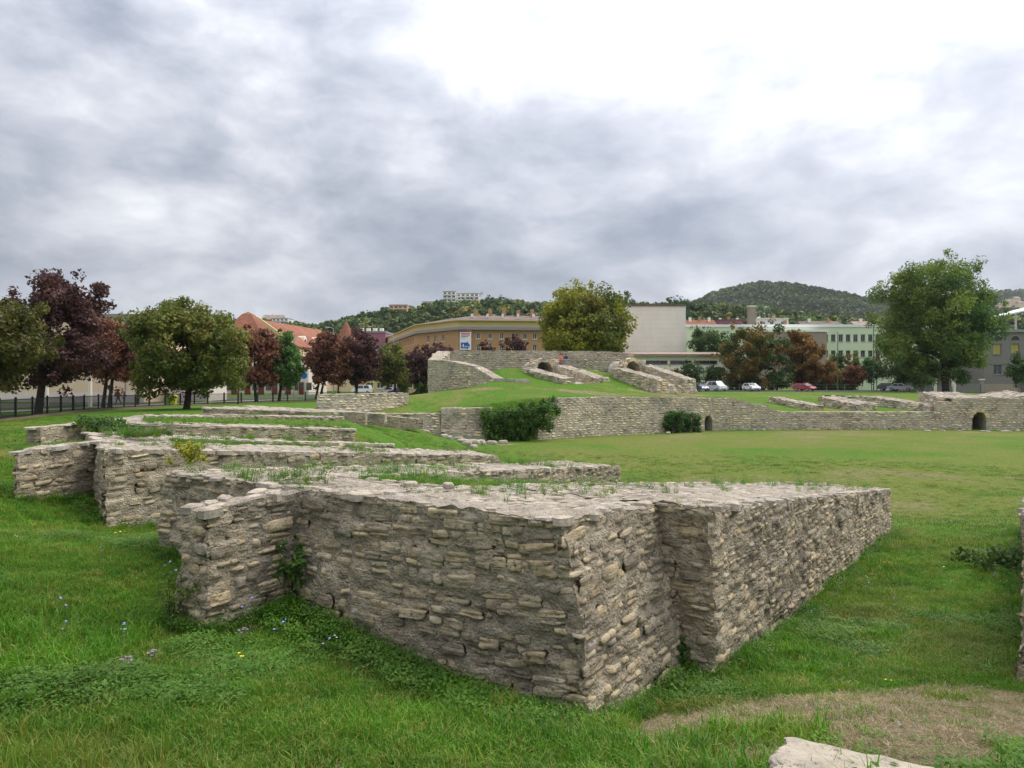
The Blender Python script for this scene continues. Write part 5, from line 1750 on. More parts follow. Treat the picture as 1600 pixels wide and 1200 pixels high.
# --- corner house with hipped red roof
cx_, cy_ = PXg(388, 150), 150.0
b = thing('hipped_house', 'cream corner house with tall blunt red hipped roof', 'building', (cx_, cy_, -0.45))
r_ = 6.0
poly = rect(cx_ - r_, cy_ - r_, cx_ + r_, cy_ + r_)
shell(b, poly, -0.6, 9.0, M_CREAM, {0: [(1.2 + 2.8 * k, 2.4 + 2.8 * k, z_, z_ + 1.6) for k in range(4) for z_ in (3.2, 6.2)]})
m = MB()
e = [(cx_ - r_ - .6, cy_ - r_ - .6, 8.9), (cx_ + r_ + .6, cy_ - r_ - .6, 8.9), (cx_ + r_ + .6, cy_ + r_ + .6, 8.9), (cx_ - r_ - .6, cy_ + r_ + .6, 8.9)]
t4 = [(cx_ - 1, cy_ - 1, 16.3), (cx_ + 1, cy_ - 1, 16.3), (cx_ + 1, cy_ + 1, 16.3), (cx_ - 1, cy_ + 1, 16.3)]
m.hexa(e + t4)
m.add(t4 + [(cx_, cy_, 16.9)], [(i, (i + 1) % 4, 4) for i in range(4)])
m.build('roof', M_TILE, b)

# --- round stair tower with pointed red roof
cx_, cy_ = PXg(541, 182), 182.0
b = thing('round_tower', 'cream stair tower with pointed red conical roof', 'tower', (cx_, cy_, -0.45))
an = np.arange(12) * 2 * math.pi / 12 + .2
poly = [(cx_ + 2.3 * math.cos(a_), cy_ + 2.3 * math.sin(a_)) for a_ in an]
MB().prism(poly, -0.6, 12.2).build('wall', M_CREAM, b)
m = MB()
rim = [(cx_ + 2.9 * math.cos(a_), cy_ + 2.9 * math.sin(a_), 12.0) for a_ in an]
m.add(rim + [(cx_, cy_, 17.6)], [(i, (i + 1) % 12, 12) for i in range(12)])
m.add(rim + [(cx_, cy_, 12.0)], [((i + 1) % 12, i, 12) for i in range(12)])
m.build('roof', M_TILE, b)
MB().tube([(cx_, cy_, 17.4), (cx_, cy_, 18.2)], [0.08, 0.04], 6).build('finial', M_STEEL, b)

# --- mauve flat-roofed house and salmon houses
X0, X1 = PXg(552, 212), PXg(602, 212)
b = thing('mauve_house', 'flat-roofed mauve house with aerials above the tower', 'building', (X0, 212, -0.45))
shell(b, rect(X0, 212, X1, 226), -0.6, 16.4, M_MAUVE, {0: [(1.5 + 2.6 * k, 2.7 + 2.6 * k, 11.2, 12.8) for k in range(3)]})
slab(b, 'cornice', rect(X0, 212, X1, 226), 10.2, 10.7, M_WHITE, 0.5)
slab(b, 'roof', rect(X0, 212, X1, 226), 16.4, 16.9, M_GREYT, 0.3)
for k in range(4):
    xx = X0 + 1.5 + k * 2
    MB().box((xx, 214, 16.9), (xx + 1.1, 215, 17.9)).build('chimney', M_CONC, b)
MB().tube([(X0 + 5.2, 214.5, 16.9), (X0 + 5.2, 214.5, 19.6)], [0.06, 0.04], 5).build('aerial', M_STEEL, b)
X0, X1 = PXg(560, 192), PXg(652, 192)
b = thing('salmon_house', 'salmon coloured house behind the olive tree', 'building', (X0, 192, -0.45))
shell(b, rect(X0, 192, X1, 204), -0.6, 9.0, M_SALM, {0: [(1.2 + 2.6 * k, 2.3 + 2.6 * k, z_, z_ + 1.5) for k in range(5) for z_ in (2.8, 5.8)]})
slab(b, 'roof', rect(X0, 192, X1, 204), 9.0, 9.5, M_TILER, 0.4)
X0, X1 = PXg(568, 160), PXg(676, 160)
b = thing('kiosk_row', 'low yellow kiosk row by the street', 'building', (X0, 160, -0.4))
shell(b, rect(X0, 160, X1, 165), -0.6, 2.7, M_YELL, {0: [(0.8 + 2.2 * k, 2.2 + 2.2 * k, 0.6, 1.9) for k in range(6)]})
slab(b, 'roof', rect(X0, 160, X1, 165), 2.7, 2.95, M_GREYT, 0.4)

# --- brown corner block with ochre attic
Yf = 150.0
cA = V2(PXg(716, Yf), Yf); cB = V2(PXg(960, Yf), Yf + 4); cC = V2(PXg(652, Yf + 14), Yf + 14); cD = V2(PXg(598, Yf + 75), Yf + 75)
b = thing('brown_block', 'brown three-storey corner block with ochre attic band and hung banner', 'building', (cA[0], cA[1], 0))
poly = [tuple(cC), tuple(cA), tuple(cB), tuple(cB + V2(0, 14)), tuple(cD + V2(22, 6)), tuple(cD)]
L_ = np.linalg.norm(cB - cA)
wf = []
for k in range(9):
    u = 3.8 + (k * 2.50 if k < 5 else k * 2.42)
    for z_, h_ in ((11.2, 1.25), (8.7, 1.35), (5.6, 1.6), (2.4, 1.6)):
        if u + 1.2 < L_: wf.append((u, u + 0.85, z_, z_ + h_))
Lc = np.linalg.norm(cA - cC)
wc = [(4.5 + 3.2 * k, 5.5 + 3.2 * k, z_, z_ + 1.5) for k in range(3) for z_ in (10.9, 8.3, 5.2) if 5.5 + 3.2 * k < Lc - 1]
Ld = np.linalg.norm(cC - cD)
wd = [(3 + 3.4 * k, 4.2 + 3.4 * k, z_, z_ + 1.5) for k in range(17) for z_ in (10.9, 8.3, 5.2) if 4.2 + 3.4 * k < Ld - 1]
shell(b, poly, -0.6, 13.1, M_BRICKB, {0: wc, 1: wf, 5: wd})
slab(b, 'lower_cornice', poly, 13.1, 13.7, M_GREYT, 0.7)
slab(b, 'attic_band', poly, 13.7, 15.0, M_OCHRE, 0.15)
slab(b, 'upper_cornice', poly, 15.0, 15.2, M_OCHRE, 0.8)
cen = np.mean(np.array(poly), 0)
m = MB()
ins = [V2(*p) + (np.array([cA[0] + 6, Yf + 8]) - V2(*p)) * 0 for p in poly]
def inset(p, d_):
    v = cen - V2(*p); return V2(*p) + v / np.linalg.norm(v) * d_
lo = [tuple(V2(*p) - (cen - V2(*p)) / np.linalg.norm(cen - V2(*p)) * 0.5) for p in poly]
ridge = [cC + V2(6, 3.5), cA + V2(3.5, 6.5), cB + V2(0, 6.5), cB + V2(0, 8), cD + V2(10, 6), cD + V2(8, 2)]
n = len(poly)
m.add([(p[0], p[1], 15.2) for p in lo] + [(p[0], p[1], 16.7) for p in ridge], [(i, (i + 1) % n, n + (i + 1) % n, n + i) for i in range(n)])
m.add([(p[0], p[1], 16.7) for p in ridge] + [tuple(np.mean(np.array(ridge), 0)) + (16.7,)], [(i, (i + 1) % n, n) for i in range(n)])
ro = m.build('roof', M_TILED, b)
for k in range(7):
    xx = cA[0] + 3 + k * 3.1
    MB().box((xx, Yf + 6.5, 16.6), (xx + 0.8, Yf + 7.3, 17.9 + 0.2 * (k % 3))).build('chimney', M_BRICKB, ro)
for k in range(6):
    xx = cA[0] + 2.5 + k * 3.3
    MB().box((xx, Yf + 2.5, 15.9), (xx + 0.5, Yf + 3.0, 16.7)).build('skylight', M_WHITE, ro)
# banner
bx0, bx1 = cA[0] + 0.35, cA[0] + 2.75
bz0, bz1 = 8.85, 13.0
yb = Yf - 0.2
ban = MB().box((bx0, yb - 0.05, bz0), (bx1, yb, bz1)).build('banner', paint('banner_white', (0.78, 0.76, 0.76), 0.03), b)
MB().box((bx0 + 0.05, yb - 0.075, bz1 - 0.4), (bx1 - .05, yb - 0.054, bz1 - .05)).build('banner_header', paint('banner_red', (0.42, 0.05, 0.08), 0.05), ban)
M_BBLUE = paint('banner_blue', (0.035, 0.115, 0.36), 0.05)
m = MB()
zc_ = (bz0 + 0.35 + bz0 + 1.55) / 2
v = [(bx0 + .22, bz0 + .30), (bx0 + 1.5, bz0 + .30), (bx0 + 1.5, bz0 + .02), (bx1 - .2, bz0 + .92), (bx0 + 1.5, bz0 + 1.82), (bx0 + 1.5, bz0 + 1.54), (bx0 + .22, bz0 + 1.54)]
vv = [(x, yb - 0.075, z) for x, z in v] + [(x, yb - 0.054, z) for x, z in v]
m.add(vv, [(0, 1, 5, 6)]); m.add(vv, [(2, 3, 4)]); m.add(vv, [(1, 2, 4, 5)][:0] if False else [(1, 2, 4, 5)])
m.add(vv, [((i + 1) % 7, i, 7 + i, 7 + (i + 1) % 7) for i in range(7)])
arrow = m.build('banner_arrow', M_BBLUE, ban)


def text(body, name, parent, x, y, z, size, mat):
    cu = bpy.data.curves.new(name, 'FONT')
    cu.body = body; cu.size = size; cu.extrude = 0.004
    tmp_ = bpy.data.objects.new(name, cu)
    COL.objects.link(tmp_)
    me = bpy.data.meshes.new_from_object(tmp_.evaluated_get(bpy.context.evaluated_depsgraph_get()))
    bpy.data.objects.remove(tmp_)
    o = bpy.data.objects.new(name, me)
    me.materials.clear(); me.materials.append(mat)
    COL.objects.link(o)
    o.parent = parent
    pl = wloc(parent)
    o.location = (x - pl.x, y - pl.y, z - pl.z)
    o.rotation_euler = (math.radians(90), 0, 0)
    return o


M_TXTW = paint('lettering_white', (0.8, 0.8, 0.82), 0.02)
M_TXTR = paint('lettering_red', (0.50, 0.12, 0.14), 0.05)
M_TXTG = paint('lettering_grey', (0.16, 0.15, 0.18), 0.05)
text('4', 'lettering', arrow, bx0 + 0.38, yb - 0.085, bz0 + 0.48, 1.15, M_TXTW)
text('perc', 'lettering', arrow, bx0 + 1.02, yb - 0.085, bz0 + 0.58, 0.55, M_TXTW)
# faint lines of print, too small to read in the photograph, as plain bars
for k, (ww, zz, mt, hh) in enumerate(((1.85, 3.35, M_TXTR, 0.20), (1.85, 3.02, M_TXTR, 0.20), (1.5, 2.70, M_TXTG, 0.16), (0.9, 2.42, M_TXTG, 0.08))):
    MB().box((bx0 + .28, yb - 0.062, bz0 + zz), (bx0 + .28 + ww, yb - 0.054, bz0 + zz + hh)).build('print_line', mt, ban)

# --- white windowless concrete block
X0, X1 = PXg(972, 172), PXg(1071, 172)
b = thing('concrete_block', 'tall windowless pale concrete hall with flat dark roof edge', 'building', (X0, 172, 0.3))
shell(b, rect(X0, 172, X1, 190), -0.3, 20.3, M_CONC)
slab(b, 'roof', rect(X0, 172, X1, 190), 20.3, 20.75, M_TILED, 0.35)
m = MB()
for k in range(1, 18):
    zz = 0.6 + k * 1.1
    m = MB().box((X0 + .02, 171.96, zz), (X1 - .02, 171.994, zz + 1.06)); m.build('panel', M_CONC, b)
MB().box((X1 - .3, 171.9, 0), (X1 + .05, 171.955, 20.3)).build('corner_strip', M_WHITE, b)
# --- low hall with strip windows
X0, X1 = PXg(978, 152), PXg(1140, 152)
b = thing('low_hall', 'low white hall with strip windows and rusty pink sheet roof', 'building', (X0, 152, 0.3))
wins = []
for k, (a0_, a1_) in enumerate(((985, 1003), (1008, 1043), (1047, 1081), (1086, 1121))):
    wins.append((PXg(a0_, 152) - X0, PXg(a1_, 152) - X0, 5.85, 6.65))
shell(b, rect(X0, 152, X1, 164), -0.3, 7.7, M_CONC, {0: wins}, frame=M_GREYT, mull=2)
m = MB()
m.hexa([(X0 - .6, 151.0, 7.7), (X1 + .6, 151.0, 7.7), (X1 + .6, 165, 8.6), (X0 - .6, 165, 8.6), (X0 - .6, 151.0, 8.0), (X1 + .6, 151.0, 8.0), (X1 + .6, 165, 8.95), (X0 - .6, 165, 8.95)])
m.build('roof', M_TILER, b)
MB().box((X0, 151.6, 4.2), (X1, 151.99, 4.5)).build('canopy', M_GREYT, b)

# --- pale green building
Yg = 186.0
X0, X1 = PXg(1072, Yg), PXg(1470, Yg)
b = thing('green_building', 'long pale green building with two rows of windows and white eaves', 'building', (X0, Yg, 0.4))
wins = []
for k in range(11):
    px = 1287 + 11.6 * k
    u = PXg(px, Yg) - X0
    wins.append((u, u + 1.15, PX(0, 533.5, Yg)[2], PX(0, 522.5, Yg)[2]))
    wins.append((u, u + 1.15, PX(0, 557.5, Yg)[2], PX(0, 547.5, Yg)[2]))
    wins.append((u, u + 1.15, PX(0, 583, Yg)[2], PX(0, 572, Yg)[2]))
shell(b, rect(X0, Yg, X1, Yg + 14), -0.3, PX(0, 511, Yg)[2], M_GREENW, {0: wins}, frame=M_GREYT)
slab(b, 'roof', rect(X0, Yg, X1, Yg + 14), PX(0, 511, Yg)[2], PX(0, 507, Yg)[2], M_WHITE, 0.8)
Ya = 178.0
Xa, Xb = PXg(1196, Ya), PXg(1292, Ya)
b = thing('annex', 'brownish annex with white roof edge in front of the green building', 'building', (Xa, Ya, 0.4))
shell(b, rect(Xa, Ya, Xb, Yg - 0.05), -0.3, PX(0, 518.5, Ya)[2], M_BROWNA, {0: [(2.2, 4.0, 11.4, 12.3)]})
slab(b, 'roof', rect(Xa, Ya, Xb, Yg - .05), PX(0, 518.5, Ya)[2], PX(0, 515.5, Ya)[2], M_WHITE, 0.4)

# --- red roofed houses behind the green building
GH = 'houses behind the green building'
def small_house(label, px0, px1, ytop, Y, mat, roofmat, rh=2.5, chim=2, flat=False, wrow=True, depth=12, group=GH, name='house', z0=0.0):
    X0, X1 = PXg(px0, Y), PXg(px1, Y)
    zt = PX(0, ytop, Y)[2]
    b = thing(name, label, 'house', (X0, Y, z0), group)
    ze = zt - (0.3 if flat else rh)
    n = max(1, int((X1 - X0) / 3.2))
    wins = [((X1 - X0) * (k + .5) / n - .6, (X1 - X0) * (k + .5) / n + .6, ze - 2.3, ze - 0.8) for k in range(n)] if wrow else []
    shell(b, rect(X0, Y, X1, Y + depth), z0 - 0.5, ze, mat, {0: wins})
    if flat:
        ro = slab(b, 'roof', rect(X0, Y, X1, Y + depth), ze, zt, roofmat, 0.3)
    else:
        m = MB()
        m.hexa([(X0 - .4, Y - .5, ze - .1), (X1 + .4, Y - .5, ze - .1), (X1 + .4, Y + depth + .5, ze - .1), (X0 - .4, Y + depth + .5, ze - .1), (X0 + .2, Y + depth / 2 - .1, zt), (X1 - .2, Y + depth / 2 - .1, zt), (X1 - .2, Y + depth / 2 + .1, zt), (X0 + .2, Y + depth / 2 + .1, zt)])
        ro = m.build('roof', roofmat, b)
    for k in range(chim):
        xx = X0 + (X1 - X0) * (k + .6) / (chim + .2)
        MB().box((xx - .4, Y + depth * .4, zt - 1.2), (xx + .4, Y + depth * .4 + .8, zt + 0.9 + 0.3 * (k % 2))).build('chimney', M_BRICKB if k % 2 else M_CONC, ro)
    return b


small_house('house with patched orange red tiled roof next to the concrete hall', 1075, 1124, 498, 236, M_CREAM, M_TILE, 3.4, 3)
small_house('dark house with flat roof and two brick chimneys', 1124, 1168, 499, 240, M_MAUVE, M_TILED, 0.3, 3, True)
small_house('white flat house with many aerials beside the square chimney tower', 1180, 1232, 497, 245, M_WHITE, M_CONC, 0.3, 2, True)
small_house('low house with dark red roof behind the white eaves', 1168, 1262, 504.5, 228, M_BROWNA, M_TILER, 1.4, 2)
small_house('grey roofed house behind the right half of the green building', 1256, 1322, 500, 250, M_GREYT, M_TILED, 2.4, 2)
small_house('small house with pale chimney half hidden by the huge tree', 1340, 1372, 500, 255, M_CREAM, M_TILER, 2.4, 1)
X0, X1 = PXg(1171, 226), PXg(1182, 226)
b = thing('chimney_tower', 'square tapering concrete chimney tower above the chestnut', 'chimney', (X0, 226, 0))
zt = PX(0, 479, 226)[2]
MB().hexa([(X0 - .4, 226, 0), (X1 + .5, 226, 0), (X1 + .5, 228.8, 0), (X0 - .4, 228.8, 0), (X0 + .2, 226.3, zt), (X1 - .2, 226.3, zt), (X1 - .2, 228.3, zt), (X0 + .2, 228.3, zt)]).build('shaft', M_BROWNA, b)
MB().box((X0 + .1, 226.2, zt), (X1 - .1, 228.4, zt + .35)).build('cap', M_CONC, b)
for k, px in enumerate((1187, 1192, 1200, 1206, 1215)):
    X = PXg(px, 246)
    t_ = thing('aerial', ['lattice aerial on the white flat roof beside the chimney tower', 'second aerial from the chimney tower', 'tall thin aerial in the middle of the white flat roof', 'short aerial right of the tall thin one', 'last aerial at the right end of the white flat roof'][k], 'aerial', (X, 249, 22), 'aerials on the white flat roof')
    zb_ = PX(0, 497, 245)[2]
    MB().tube([(X, 249, zb_), (X, 249, zb_ + (2.6, 3.0, 3.8, 2.0, 1.8)[k])], [.07, .05], 5).build('mast', M_STEEL, t_)
    zz = zb_ + (2.6, 3.0, 3.8, 2.0, 1.8)[k] - .4
    MB().box((X - .6, 248.97, zz), (X + .6, 249.03, zz + .08)).build('crossbar', M_STEEL, t_)

# --- grey building at the right
Yq = 148.0
X0, X1 = PXg(1538, Yq), PXg(1700, Yq)
b = thing('grey_building', 'dark grey house with arched upper windows and yellow curtains', 'building', (X0, Yq, 0.4))
ztq = PX(0, 519, Yq)[2]
wins_y, wins_d = [], []
for px in (1552, 1580, 1608, 1636):
    u = PXg(px, Yq) - X0
    wins_y.append((u, u + 1.7, PX(0, 553.5, Yq)[2], PX(0, 537, Yq)[2]))
    wins_d.append((u + .1, u + 1.75, PX(0, 585, Yq)[2], PX(0, 569, Yq)[2]))
m = MB()
facade(b, m, (X0, Yq), (X1, Yq), -0.3, 5.7, wins_d, frame=M_GREYT)
facade(b, m, (X0, Yq), (X1, Yq), 5.7, ztq, wins_y, frame=M_BROWNA, pane=M_CURT)
for p, q in (((X1, Yq), (X1, Yq + 14)), ((X1, Yq + 14), (X0, Yq + 14)), ((X0, Yq + 14), (X0, Yq))):
    facade(None, m, p, q, -0.3, ztq, [])
m.build('wall', M_GREYW, b)
slab(b, 'cornice', rect(X0, Yq, X1, Yq + 14), ztq, ztq + .55, M_GREYT, 0.6)
for px in (1552, 1580, 1608, 1636):
    uc = PXg(px, Yq) + .85
    zs_ = PX(0, 531.5, Yq)[2]
    fan = [(uc - .95 * math.cos(a_), Yq - .04, zs_ + .9 * math.sin(a_)) for a_ in np.linspace(0, math.pi, 10)]
    MB().add(fan + [(uc, Yq - .04, zs_)], [(i, i + 1, 10) for i in range(9)]).build('arch_panel', paint('mauve_panel', (0.06, 0.05, 0.055)), b)
    mm = MB()
    for k in range(9):
        a_, c_ = fan[k], fan[k + 1]
        o_ = lambda p, s: (uc + (p[0] - uc) * s, p[1], zs_ + (p[2] - zs_) * s)
        mm.add([o_(a_, 1.0), o_(c_, 1.0), o_(c_, 1.16), o_(a_, 1.16)], [(3, 2, 1, 0)])
    oo = mm.build('arch_trim', M_GREYT, b)
    oo.location = (oo.location.x, oo.location.y - .03, oo.location.z)
X0w, X1w = PXg(1440, 156), PXg(1537, 156)
b = thing('grey_wing', 'low grey wing with dark windows behind the huge tree trunk', 'building', (X0w, 156, 0.4))
shell(b, rect(X0w, 156, X1w, 166), -0.3, PX(0, 568, 156)[2], M_GREYW, {0: [(3.6 + 2.1 * k, 4.6 + 2.1 * k, 2.2, 4.6) for k in range(4)]}, frame=M_GREYT)
slab(b, 'roof', rect(X0w, 156, X1w, 166), PX(0, 568, 156)[2], PX(0, 565, 156)[2], M_TILED, 0.4)
m = MB()
m.hexa([(X0w - 1, 153, 3.2), (X0w + 3.2, 153, 5.0), (X0w + 3.2, 155.9, 5.0), (X0w - 1, 155.9, 3.2), (X0w - 1, 153, 3.5), (X0w + 3.2, 153, 5.3), (X0w + 3.2, 155.9, 5.3), (X0w - 1, 155.9, 3.5)])
m.build('awning', paint('dark_red_awning', (0.12, 0.03, 0.035)), b)
# wall and gate posts in front
Yw = 146.0
b = thing('garden_wall', 'grey garden wall with capped gate posts behind the parked cars', 'garden wall', (PXg(1445, Yw), Yw, 0.4))
for a0_, a1_ in ((1437, 1488), (1494, 1532), (1538, 1590)):
    MB().box((PXg(a0_, Yw), Yw, 0), (PXg(a1_, Yw), Yw + .3, 1.7 if a0_ > 1490 else 1.2)).build('panel', M_GREYW if a0_ < 1530 else M_BROWNA, b)
for px in (1461, 1491, 1535):
    X = PXg(px, Yw)
    p_ = MB().box((X - .3, Yw - .1, 0), (X + .3, Yw + .4, 2.5)).build('gate_post', M_GREYT if px > 1500 else M_CONC, b)
    MB().box((X - .42, Yw - .22, 2.503), (X + .42, Yw + .52, 2.72)).build('cap', M_CONC, p_)
# canopy structure above the grey building
b = thing('roof_canopy', 'white slanting canopy roof on a post above the grey house', 'canopy', (PXg(1588, 158), 158, 10))
p0, p1, p2, p3 = PX(1553, 495, 157), PX(1640, 476, 157), PX(1640, 470, 168), PX(1553, 493, 168)
MB().hexa([p0 - (0, 0, .3), p1 - (0, 0, .3), p2 - (0, 0, .3), p3 - (0, 0, .3), p0, p1, p2, p3]).build('roof', M_WHITE, b)
X = PXg(1587, 160)
MB().tube([(X, 160, ztq - 1), (X, 160, PX(0, 487, 160)[2])], [.22, .22], 8).build('post', M_WHITE, b)

# --- houses and blocks on the hills
def block_of_flats(label, pxs, ytop, ybot, Y, mat, floors, bays, name='apartment_block', band=M_WHITE, cat='apartment block', group=None):
    X0, X1 = PXg(pxs[0], Y), PXg(pxs[1], Y)
    zt, zb_ = PX(0, ytop, Y)[2], PX(0, ybot, Y)[2]
    b = thing(name, label, cat, (X0, Y, zb_), group)
    fh = (zt - zb_) / floors
    bw = (X1 - X0) / bays
    wins = [(bw * (k + .18), bw * (k + .82), zb_ + fh * (j + .3), zb_ + fh * (j + .85)) for k in range(bays) for j in range(floors)]
    shell(b, rect(X0, Y, X1, Y + 12), zb_ - 12, zt, mat, {0: wins}, mull=1)
    slab(b, 'roof', rect(X0, Y, X1, Y + 12), zt, zt + .5, M_GREYT, 0.3)
    for j in range(floors):
        for k in range(0, bays, 2):
            z_ = zb_ + fh * j
            MB().box((X0 + bw * k + .1, Y - 1.3, z_), (X0 + bw * (k + 1.6), Y - 0.02, z_ + fh * .32)).build('balcony', band, b)
    return b


block_of_flats('taller section of the pale apartment block on the hill crest', (692, 712), 456, 478, 540, M_CONC, 4, 3)
block_of_flats('longer lower section of the pale apartment block on the hill crest', (713, 748), 459, 480, 545, M_CONC, 4, 5)
block_of_flats('orange flat-roofed house on the hill crest', (608, 636), 477, 490, 500, paint('orange_render', (0.60, 0.32, 0.16)), 2, 4, 'hill_house', M_CREAM, 'house')
block_of_flats('small salmon house left of the orange one on the hill', (597, 607), 481, 490, 495, M_SALM, 1, 2, 'hill_house', M_CREAM, 'house')
block_of_flats('pale low house between the orange house and the apartment block', (660, 690), 472, 482, 560, M_CREAM, 1, 4, 'hill_house', M_WHITE, 'house')
block_of_flats('white terraced villa on the far left hill', (425, 450), 498, 507, 520, M_WHITE, 2, 4, 'hill_house', M_WHITE, 'house')
small_house('red roofed villa above the white terraces on the left hill', 408, 440, 491, 560, M_CREAM, M_TILER, 4.0, 1, group='houses on the hills', name='hill_house', z0=PX(0, 505, 560)[2])
GV = 'houses on the hills'
for i, (px, py, Y, lab) in enumerate([(1352, 468, 2350, 'pale house on the saddle right of the rounded hill'), (1362, 470, 2340, 'second pale house on the saddle beside the huge tree'), (1590, 466, 1800, 'pale red roofed house on the distant right ridge'), (1576, 470, 1760, 'lower pale house on the distant right ridge'), (1596, 473, 1740, 'house nearest the right edge on the distant ridge'), (1566, 476, 1700, 'small house above the slanting canopy')]):
    small_house(lab, px - 4, px + 5, py - 3, Y, M_CREAM, M_TILER, 4.5, 0, group=GV, name='hill_house', depth=14, z0=PX(0, py + 10, Y)[2])

# ------------------------------------------------------------------ iron fence
FP = np.array([(-29.0, 36.0), (-31.0, 42), (-32.3, 46), (-36, 60), (-37.6, 72), (-36, 85), (-30.5, 97), (-23, 105), (-14, 110)])
seg = np.concatenate([[0], np.cumsum(np.hypot(*np.diff(FP, axis=0).T))])
def fpt(s):
    return V2(np.interp(s, seg, FP[:, 0]), np.interp(s, seg, FP[:, 1]))
p = fpt(0)
fence = thing('iron_fence', 'long black iron picket fence with square posts along the street', 'fence', (p[0], p[1], gz1(*p)))
fl = np.array(fence.location)
post_me = None
step = 2.75
np_ = int(seg[-1] / step)
def share(name, me, loc, rotz, parent):
    o = bpy.data.objects.new(name, me)
    COL.objects.link(o); o.parent = parent
    o.location = loc; o.rotation_euler = (0, 0, rotz)
    return o
tmp = MB().box((-.06, -.06, -.1), (.06, .06, 1.42)).add([(-.08, -.08, 1.42), (.08, -.08, 1.42), (.08, .08, 1.42), (-.08, .08, 1.42), (0, 0, 1.5)], [(0, 1, 4), (1, 2, 4), (2, 3, 4), (3, 0, 4)]).build('post', M_BLACK)
post_me = tmp.data; bpy.data.objects.remove(tmp)
tmp = MB().box((-.014, -.014, .12), (.014, .014, 1.36)).build('picket', M_BLACK)
pick_me = tmp.data; bpy.data.objects.remove(tmp)
npk = 0
rest = MB()
for k in range(np_):
    s0, s1 = k * step, (k + 1) * step
    a_, c_ = fpt(s0), fpt(s1)
    za, zb_ = gz1(*a_), gz1(*c_)
    rz2 = math.atan2(c_[1] - a_[1], c_[0] - a_[0])
    share('post', post_me, (a_[0] - fl[0], a_[1] - fl[1], za - fl[2]), rz2, fence)
    for zz in (0.2, 1.28):
        d_ = (c_ - a_) / np.linalg.norm(c_ - a_); n_ = V2(-d_[1], d_[0]) * .02
        e0, e1 = a_ + d_ * .06, c_ - d_ * .06
        v8 = [P3(e0 - n_, za + zz), P3(e1 - n_, zb_ + zz), P3(e1 + n_, zb_ + zz), P3(e0 + n_, za + zz)]
        MB().hexa(v8 + [(q[0], q[1], q[2] + .04) for q in v8]).build('rail', M_BLACK, fence)
    nk = 17
    for j in range(1, nk):
        q = a_ + (c_ - a_) * j / nk; zq = za + (zb_ - za) * j / nk
        if 1 <= k and npk < 290:
            share('picket', pick_me, (q[0] - fl[0], q[1] - fl[1], zq - fl[2]), rz2, fence); npk += 1
        else:
            rest.box((q[0] - .014, q[1] - .014, zq + .12), (q[0] + .014, q[1] + .014, zq + 1.36))
tag(rest.build('pickets', M_BLACK, fence), kind='stuff')
m = MB()
rows = strip(FP, 0.3, 60, 2)
for k in range(59):
    q = [rows[k, 0], rows[k + 1, 0], rows[k + 1, 1], rows[k, 1]]
    z_ = [gz1(*x) for x in q]
    m.hexa([P3(x, zz - .3) for x, zz in zip(q, z_)] + [P3(x, zz + .16) for x, zz in zip(q, z_)])
m.build('plinth', paint('brown_plinth', (0.16, 0.12, 0.085), 0.3, 3), fence)

# ------------------------------------------------------------------ cars
M_TYRE = paint('tyre', (0.02, 0.02, 0.02), 0.2, 8, 0.9)
M_CARGL = bpy.data.materials.new('car_glass'); M_CARGL.use_nodes = True
_b = M_CARGL.node_tree.nodes['Principled BSDF']; _b.inputs['Base Color'].default_value = (0.03, 0.035, 0.04, 1); _b.inputs['Roughness'].default_value = 0.06
def car_paint(name, c):
    m = bpy.data.materials.new(name); m.use_nodes = True
    b_ = m.node_tree.nodes['Principled BSDF']; b_.inputs['Base Color'].default_value = (*c, 1); b_.inputs['Roughness'].default_value = 0.3
    b_.inputs['Coat Weight'].default_value = 0.6
    return m
M_LAMP = paint('headlamp', (0.7, 0.7, 0.68), 0.02, 5, 0.2, 0.6)


